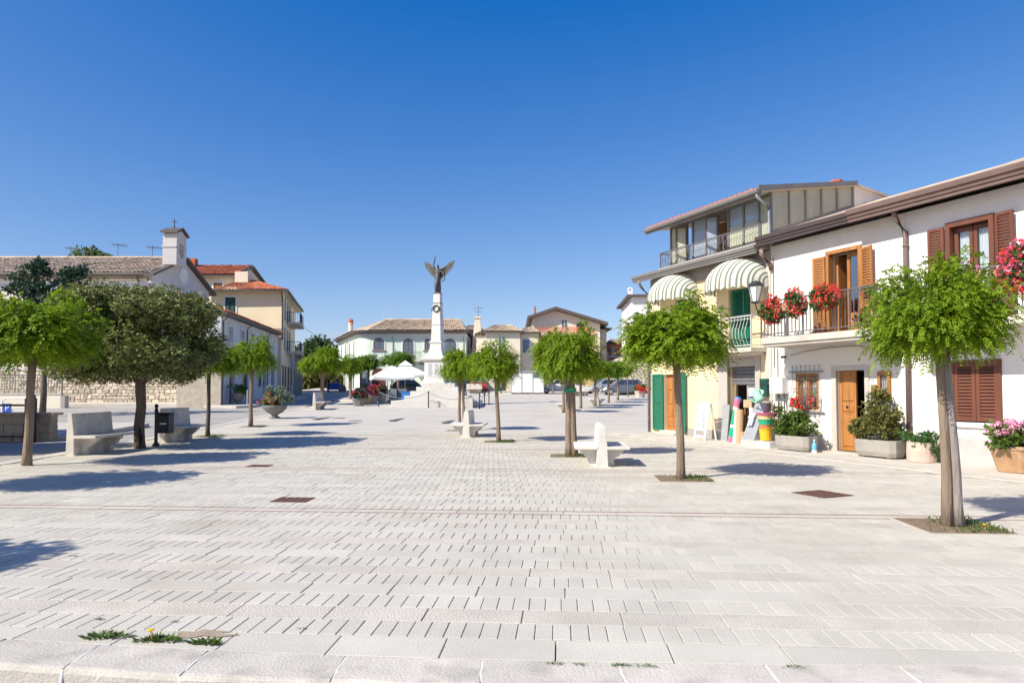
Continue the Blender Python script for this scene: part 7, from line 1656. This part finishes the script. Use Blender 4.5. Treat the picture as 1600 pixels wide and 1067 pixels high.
# white house beyond the yellow one
Yw = 81; t = thing('hillside_house', 'white house with dark eaves and ornate little chimney on the slope beyond the yellow house', 'house', (16, Yw, 5.2))
pl0 = Vector((at(988, 611, Yw).x, Yw, 0)); e_ = Vector((1, -.05, 0)).normalized(); f = frame(pl0 + e_ * 14, pl0); zE_ = at(988, 464, Yw).z
mb = MB(f); mb.box(0, 14, -11, 0, 4.0, zE_); mb.build('wall', 'bright_wall', t)
mb = MB(f); mb.box(0, 14.6, -12, .6, zE_ + .001, zE_ + .22); mb.hexa([(0, .62, zE_ + .221), (14.6, .62, zE_ + .221), (14.6, -12, zE_ + .221), (0, -12, zE_ + .221)], [(0, -5, zE_ + 1.0), (8, -5, zE_ + 1.0), (8, -7, zE_ + 1.0), (0, -7, zE_ + 1.0)]); mb.build('roof', 'eave_dark', t)
mb = MB(f); cc = (14.1, -.5); zc_ = zE_ + .2; mb.box(cc[0] - .25, cc[0] + .25, cc[1] - .25, cc[1] + .25, zc_, zc_ + .4); mb.tube([(cc[0] + .26 * math.cos(2 * math.pi * k / 10), cc[1], zc_ + .66 + .26 * math.sin(2 * math.pi * k / 10)) for k in range(11)], .12, 6, False); mb.build('chimney', 'trim_white', t)
win(t, f, 11.2, 12.4, 8.6, 10.4, fm='trim_white', gm='win_dark'); win(t, f, 8.2, 9.4, 8.6, 10.4, fm='trim_white', gm='win_dark')
t = thing('street_lamp_post', 'slim dark post right of the grey estate car', 'lamp post', tuple(at(980, 615, 62))); q0 = at(981, 611, 62); mb = MB(); mb.tube([(q0.x, 62, g(62)), (q0.x, 62, 4.3)], .06, 6); mb.build('pole', 'iron_grey', t); mb = MB(); mb.box(q0.x - .35, q0.x + .35, 61.9, 62.1, 3.2, 3.6); mb.build('sign_panel', 'iron_grey', t)

# ---------------------------------------------------------------- kiosk, cars, parasols, people
Yk = 70; xl, xr = at(798, 611, Yk).x, at(850, 611, Yk).x; z = g(Yk); t = thing('kiosk', 'white panelled kiosk with a small picture window at its upper right', 'kiosk', ((xl + xr) / 2, Yk, z)); W_ = xr - xl
f = frame((xr, Yk, 0), (xl, Yk, 0))
mb = MB(f); mb.box(0.03, W_ - .03, -2.2, -.02, z + .14, z + 2.20); mb.build('body', 'white_paint', t)
n = 3
for k in range(n):
    mb = MB(f); a, b = W_ * k / n + .04, W_ * (k + 1) / n - .04; top = z + 2.14 if k else z + 1.62; mb.box(a, b, -.019, .012, z + .18, top); mb.build('panel', 'white_paint', t)
    if not k: mb = MB(f); mb.box(a + .06, b, -.018, .02, z + 1.66, z + 2.1); mb.build('window', 'win_blue', t)
mb = MB(f)
for k in range(n + 1): x = min(max(W_ * k / n, .03), W_ - .03); mb.box(x - .03, x + .03, -.03, .035, z, z + 2.22)
mb.box(-.06, W_ + .06, -2.3, .1, z + 2.221, z + 2.34); mb.build('frame', 'zinc', t)
mb = MB(f)
for k in range(4): x = .3 + (W_ - .6) * k / 3; mb.box(x - .2, x + .2, -.4, -.1, z - .05, z + .139); mb.build('footing', 'wood_post', t); mb = MB(f)
def car(label, X, Y, heading, paint, L_=4.1, W_=1.72, H=1.48, kind='hatch', group='cars parked on the square'):
    t = thing('parked_car', label, 'car', (0, 0, 0), group); h = L_ / 2; w = W_ / 2; b = H * .60
    st_ = [(-h, .62, .42, .70), (-h + .06, .86, .28, .80), (-h + .35, .96, .22, b), (-h * .45, 1.0, .20, b + .02), (.15 * h, 1.0, .20, b), (.48 * h, .99, .20, b - .03), (.80 * h, .95, .22, b - .16), (h - .12, .84, .26, b - .30), (h, .60, .36, b - .40)]
    mb = MB(); rings = []
    for x, q, z0, z1 in st_:
        ww = w * q; rings.append([(x, -ww * .90, z0), (x, -ww, z0 + .16), (x, -ww, z1 - .16), (x, -ww * .90, z1), (x, ww * .90, z1), (x, ww, z1 - .16), (x, ww, z0 + .16), (x, ww * .90, z0)])
    mb.loft(rings); body = mb.build('body', paint, t, smooth=False, bevel=.03)
    rr, rf_ = (-h + .28, -h + .75) if kind == 'hatch' else (-h + .12, -h + .40)
    fa, fb = .14 * h, .52 * h; wb, wt = w * .88, w * .68; zb, zt = b - .02, H
    side = [(rr, zb), (fb, zb), (fa, zt), (rf_, zt)]
    lo = [(rr, -wb, zb), (fb, -wb, zb), (fb, wb, zb), (rr, wb, zb)]; hi = [(rf_, -wt, zt), (fa, -wt, zt), (fa, wt, zt), (rf_, wt, zt)]
    mb = MB(); mb.hexa(lo, hi); mb.build('cabin', paint, t, bevel=.05)
    def lerp(a, b_, v): return tuple(Vector(a).lerp(Vector(b_), v))
    def pane(A, B, C, D, e, name='window'):
        n_ = (Vector(B) - Vector(A)).cross(Vector(D) - Vector(A)).normalized() * e
        mb = MB(); mb.poly([tuple(Vector(p) + n_) for p in (A, B, C, D)]); mb.build(name, 'win_dark', t)
    for s in (-1, 1):
        lo_ = lambda u: Vector((rr + (fb - rr) * u, s * wb, zb)); hi_ = lambda u: Vector((rf_ + (fa - rf_) * u, s * wt, zt))
        for u0, u1 in ((.10, .34), (.37, .62), (.65, .90)):
            A, B = lo_(u0).lerp(hi_(u0), .18), lo_(u1).lerp(hi_(u1), .18); C, D_ = lo_(min(u1, .86)).lerp(hi_(min(u1, .9)), .88), lo_(u0).lerp(hi_(u0), .88)
            mb = MB(); mb.poly([p + Vector((0, s * .012, .006)) for p in (A, B, C, D_)]); mb.build('side_window', 'win_dark', t)
        mb = MB(); mb.box(.30 * h, .30 * h + .16, s * w * 1.0 - (.0 if s > 0 else .14), s * w + (.14 if s > 0 else 0), b - .04, b + .10); mb.build('wing_mirror', paint, t, bevel=.02)
        mb = MB(); mb.hexa([(h - .32, s * w * .62, b - .40), (h - .02, s * w * .56, b - .44), (h - .10, s * w * .82, b - .42), (h - .42, s * w * .93, b - .38)], [(h - .40, s * w * .62, b - .24), (h - .06, s * w * .54, b - .36), (h - .14, s * w * .80, b - .32), (h - .50, s * w * .93, b - .22)]); mb.build('headlight', 'lamp_glass', t)
        mb = MB(); mb.box(-h - .01, -h + .10, s * w * .80 - .12, s * w * .80 + .12, b - .22, b - .02); mb.build('tail_light', 'red_paint', t)
        for x in (-h * .62, h * .60):
            c = Vector((x, s * (w - .10), .31)); mb = MB(); mb.tube([c + Vector((0, -.11, 0)), c + Vector((0, -.10, 0)), c + Vector((0, .10, 0)), c + Vector((0, .11, 0))], [.27, .31, .31, .27], 18); wh = mb.build('wheel', 'rubber', t)
            c2 = c + Vector((0, s * .112, 0)); mb = MB(); mb.tube([c2, c2 + Vector((0, s * .012, 0))], [.20, .18], 14); mb.build('rim', 'rim', wh)
    for (x0, z0), (x1, z1), w0, w1, nm in (((fb, zb), (fa, zt), wb, wt, 'windscreen'), ((rr, zb), (rf_, zt), wb, wt, 'rear_window')):
        d = .012 if nm == 'windscreen' else -.012; A = []
        for v, ww in ((.12, .90), (.90, .90)):
            x = x0 + (x1 - x0) * v; zz = z0 + (z1 - z0) * v; q = (w0 + (w1 - w0) * v) * ww; A.append([(x + d, -q, zz + .012), (x + d, q, zz + .012)])
        mb = MB(); mb.poly([A[0][0], A[0][1], A[1][1], A[1][0]]); mb.build(nm, 'win_blue', t)
    mb = MB(); mb.box(h - .06, h + .012, -.26, .26, .40, .51); mb.build('number_plate', 'white_paint', t); mb = MB(); mb.box(h - .2, h - .005, -w * .5, w * .5, .27, .38); mb.build('grille', 'rubber', t)
    t.location = (X, Y, g(Y)); t.rotation_euler.z = heading; return t
car('white hatchback half hidden behind the white kiosk', at(873, 611, 73).x, 73, rad(176), 'car_white', 4.3)
car('silver car left of the grey estate car, nose to the left', at(944, 611, 72).x, 72, rad(196), 'car_silver', 4.2)
car('dark grey estate car with roof at the right, by the red flower pot', at(971, 611, 67.5).x, 67.5, rad(183), 'car_grey', 4.05, kind='estate', H=1.52)
car('dark red car with its windscreen showing above the cream bench', at(747, 611, 77).x, 77, rad(-80), 'car_red', 4.0, H=1.7)
car('dark blue car parked behind the parasols', at(641, 611, 73.5).x, 73.5, rad(8), 'car_dark', 4.2)
car('black car hidden behind the first acacias right of the monument', at(722, 611, 74).x, 74, rad(4), 'car_dark', 4.1)
def parasol(label, X, Y, rad_, zE, zT, vent, z0, yaw):
    t = thing('market_parasol', label, 'parasol', (X, Y, z0), 'white market parasols by the monument'); f = lambda x, y, z: Vector((X + x * math.cos(yaw) - y * math.sin(yaw), Y + x * math.sin(yaw) + y * math.cos(yaw), z))
    mb = MB(f); mb.tube([(0, 0, z0), (0, 0, zT)], .045, 8); mb.build('pole', 'wood_post', t)
    mb = MB(f); n = 4; v_ = .14 if vent else .0
    C = [(rad_ * a, rad_ * b) for a, b in ((-1, -1), (1, -1), (1, 1), (-1, 1))]
    for k in range(4):
        a, b = C[k], C[(k + 1) % 4]; ms = 6
        for i in range(ms):
            for u in range(6):
                def pt(v, uu): 
                    r_ = 1 - v * (1 - v_); x = (a[0] + (b[0] - a[0]) * uu) * r_; y = (a[1] + (b[1] - a[1]) * uu) * r_; zz = zE + (zT - zE) * v - .10 * math.sin(math.pi * uu) * (1 - v); return (x, y, zz)
                mb.quad(pt(i / ms, u / 6), pt(i / ms, (u + 1) / 6), pt((i + 1) / ms, (u + 1) / 6), pt((i + 1) / ms, u / 6))
        for u in range(6):
            p0 = (a[0] + (b[0] - a[0]) * u / 6, a[1] + (b[1] - a[1]) * u / 6); p1 = (a[0] + (b[0] - a[0]) * (u + 1) / 6, a[1] + (b[1] - a[1]) * (u + 1) / 6); s0, s1 = .10 * math.sin(math.pi * u / 6), .10 * math.sin(math.pi * (u + 1) / 6)
            mb.quad((*p0, zE - s0), (*p1, zE - s1), (*p1, zE - s1 - .14), (*p0, zE - s0 - .14))
    mb.build('canopy', 'white_cloth', t)
    if vent:
        mb = MB(f); q = .32 * rad_
        for k in range(4): a, b = C[k], C[(k + 1) % 4]; mb.poly([(a[0] * .34, a[1] * .34, zT - .06), (b[0] * .34, b[1] * .34, zT - .06), (0, 0, zT + .38)])
        mb.build('vent_cap', 'white_cloth', t)
    for k in range(4): mb = MB(f); mb.tube([(0, 0, zT - .3), (C[k][0] * .97, C[k][1] * .97, zE)], .02, 4); mb.build('rib', 'wood_post', t)
    mb = MB(f); mb.box(-.4, .4, -.4, .4, z0 - .02, z0 + .07); mb.build('base', 'grey_plinth', t)
    return t
z5 = g(53); parasol('white market parasol nearer the flower tubs', at(612, 611, 53).x, 53, 1.55, 2.62, 3.52, False, z5, .3)
z6 = g(58); parasol('white market parasol with vented top, behind the nearer one', at(633, 611, 58).x, 58, 1.75, 2.95, 3.75, True, z6, .25)
for k, (px, Y) in enumerate(((609.5, 51.2), (625, 51.6))):
    p = at(px, 611, Y); z = g(Y); t = thing('wind_screen', ['grey wind screen panel left under the parasols', 'grey wind screen panel right under the parasols'][k], 'screen', (p.x, Y, z)); mb = MB(); mb.box(p.x - .62, p.x + .52, Y - .2, Y + .2, z + .05, z + .95); mb.build('panel', 'grey_screen', t, bevel=.02); mb = MB(); mb.box(p.x - .66, p.x - .62, Y - .03, Y + .03, z, z + 1.15); mb.box(p.x + .52, p.x + .56, Y - .03, Y + .03, z, z + 1.15); mb.build('post', 'iron_black', t)
p = at(634, 611, 50.6); t = thing('blue_crate', 'small bright blue crate by the monument steps', 'crate', (p.x, 50.6, g(50.6))); mb = MB(); mb.box(p.x - .28, p.x + .28, 50.4, 50.8, g(50.6), g(50.6) + .75); mb.build('body', 'plastic_blue', t, bevel=.02); mb = MB(); mb.box(p.x - .30, p.x + .30, 50.38, 50.82, g(50.6) + .751, g(50.6) + .80); mb.build('rim', 'plastic_blue', t)
def cafe_chair(label, X, Y, rz):
    t = thing('cafe_chair', label, 'chair', (0, 0, 0), 'dark chairs under the parasols')
    mb = MB(); mb.box(-.22, .22, -.22, .22, .43, .47); mb.build('seat', 'cloth_dark', t); mb = MB(); mb.hexa([(-.22, .2, .5), (.22, .2, .5), (.22, .23, .5), (-.22, .23, .5)], [(-.22, .28, .9), (.22, .28, .9), (.22, .31, .9), (-.22, .31, .9)]); mb.build('backrest', 'cloth_dark', t)
    for x in (-.2, .2):
        for y in (-.2, .2): mb = MB(); mb.tube([(x, y, 0), (x * .95, y * .95, .43)], .015, 4); mb.build('leg', 'iron_black', t)
        mb = MB(); mb.tube([(x, .2, .43), (x, .27, .88)], .015, 4); mb.build('post', 'iron_black', t)
    t.location = (X, Y, g(Y)); t.rotation_euler.z = rz
def cafe_table(label, X, Y):
    t = thing('cafe_table', label, 'table', (0, 0, 0), 'dark tables under the parasols'); mb = MB(); mb.box(-.4, .4, -.4, .4, .71, .745); mb.build('top', 'cloth_dark', t, bevel=.01); mb = MB(); mb.lathe([(.28, 0), (.26, .03), (.035, .06), (.035, .71)], 10); mb.build('pedestal', 'iron_black', t); t.location = (X, Y, g(Y))
for k, (px, Y) in enumerate(((604, 54.2), (622, 55), (640, 56.5), (632, 59.5))):
    X = at(px, 611, Y).x; cafe_table(['dark square cafe table left under the nearer parasol', 'dark square cafe table right under the nearer parasol', 'dark square cafe table by the monument steps', 'dark square cafe table under the vented parasol'][k], X, Y)
    for j, (dx, dy, rz) in enumerate(((.75, 0, -1.57), (-.75, 0, 1.57))): cafe_chair('dark cafe chair %s side of the %s table' % (('right', 'left')[j], ('leftmost', 'second', 'rightmost front', 'rear')[k]), X + dx, Y + dy, rz)
def person(label, X, Y, rz, shirt, trousers, lean_=0.0, cap=True, reach=False):
    t = thing('person', label, 'person', (0, 0, 0)); ly = lambda z, y=0: -lean_ * max(0, z - .95) + y
    hz = 1.62
    V = [(0, 0, .95), (.10, 0, .90), (.11, -.02, .50), (.12, 0, .07), (.12, -.16, .03), (-.10, 0, .90), (-.12, .03, .50), (-.14, .06, .07), (-.14, -.09, .03), (0, ly(1.2), 1.2), (0, ly(1.42), 1.42), (0, ly(1.52), 1.52), (0, ly(1.60, -.02), 1.60), (0, ly(1.70, -.01), 1.72),
         (.19, ly(1.40), 1.40), (.25, ly(1.15, -.06), 1.14), (.22, ly(1.05, -.28), 1.02 if reach else .92), (-.19, ly(1.40), 1.40), (-.25, ly(1.15, -.04), 1.14), (-.23, ly(1.0, -.26 if reach else -.12), .98 if reach else .90)]
    E = [(0, 1), (1, 2), (2, 3), (3, 4), (0, 5), (5, 6), (6, 7), (7, 8), (0, 9), (9, 10), (10, 11), (11, 12), (12, 13), (10, 14), (14, 15), (15, 16), (10, 17), (17, 18), (18, 19)]
    RA = [(.15, .11), .10, .07, .05, .04, .10, .07, .05, .04, (.15, .11), (.16, .11), .055, (.085, .10), .075, .065, .05, .04, .065, .05, .04]
    skin_body('body', V, E, RA, ['skin', shirt, trousers], t, (0, 0, 0), lambda c: 0 if (c.z > 1.50 or (abs(c.x) > .17 and c.z < 1.08 and c.y < -.05)) else (1 if c.z > .93 else 2))
    mb = MB(); y = ly(1.72, -.01); mb.lathe([(.118, 1.70), (.12, 1.75), (.09, 1.82), (0, 1.84)], 12, (0, y, 0)); 
    if cap: mb.box(-.08, .08, y - .22, y - .09, 1.695, 1.715)
    mb.build('cap' if cap else 'hair', 'cloth_dark', t); t.location = (X, Y, g(Y)); t.rotation_euler.z = rz
person('person in dark clothes and a cap standing by the blue barrier', at(513, 611, 76).x, 76, rad(100), 'cloth_dark', 'cloth_dark', .1, True, True)
person('person in dark clothes bending over the blue barrier', at(530, 611, 79).x, 79, rad(-70), 'cloth_dark', 'cloth_blue', .55, False, True)
Yb = 77.5; p = at(521, 611, Yb); z = g(Yb); t = thing('barrier', 'blue tarpaulin covered barrier between the two people', 'barrier', (p.x, Yb, z)); mb = MB(); mb.tube([(p.x - .75, Yb, z), (p.x - .75, Yb, z + 1.05), (p.x + .75, Yb, z + 1.05), (p.x + .75, Yb, z)], .03, 6); mb.build('frame', 'iron_light', t); mb = MB(); mb.box(p.x - .70, p.x + .70, Yb - .03, Yb + .03, z + .25, z + .98); mb.build('tarpaulin', 'tarp_blue', t)
p = at(534.5, 611, 76.5); z = g(76.5); t = thing('cable_reel', 'grey round reel standing on edge right of the blue barrier', 'reel', (p.x, 76.5, z)); mb = MB()
for a in (-.18, .14): mb.tube([(p.x, 76.5 + a, z + .42), (p.x, 76.5 + a + .04, z + .42)], .42, 18)
mb.build('flange', 'iron_grey', t); mb = MB(); mb.tube([(p.x, 76.36, z + .42), (p.x, 76.64, z + .42)], .26, 14); mb.build('drum', 'zinc', t)
tuft = np.random.default_rng(140); n = 900; P = np.stack([tuft.uniform(11.5, 19, n), tuft.uniform(68, 78, n), np.zeros(n)], 1)
P[:, 2] = [HZ(x, y) for x, y in P[:, :2]]
A = np.stack([tuft.normal(size=n) * .3, tuft.normal(size=n) * .3, np.ones(n)], 1) * tuft.uniform(.12, .35, (n, 1)); B = nrm(np.cross(A, tuft.normal(size=(n, 3)))) * .09
tag(npobj('dry_grass', npmesh('dry_grass', diamonds(P, A, B), 4, 'dry_grass')), 'dry grass growing on the slope behind the parked cars', 'grass', kind='stuff')
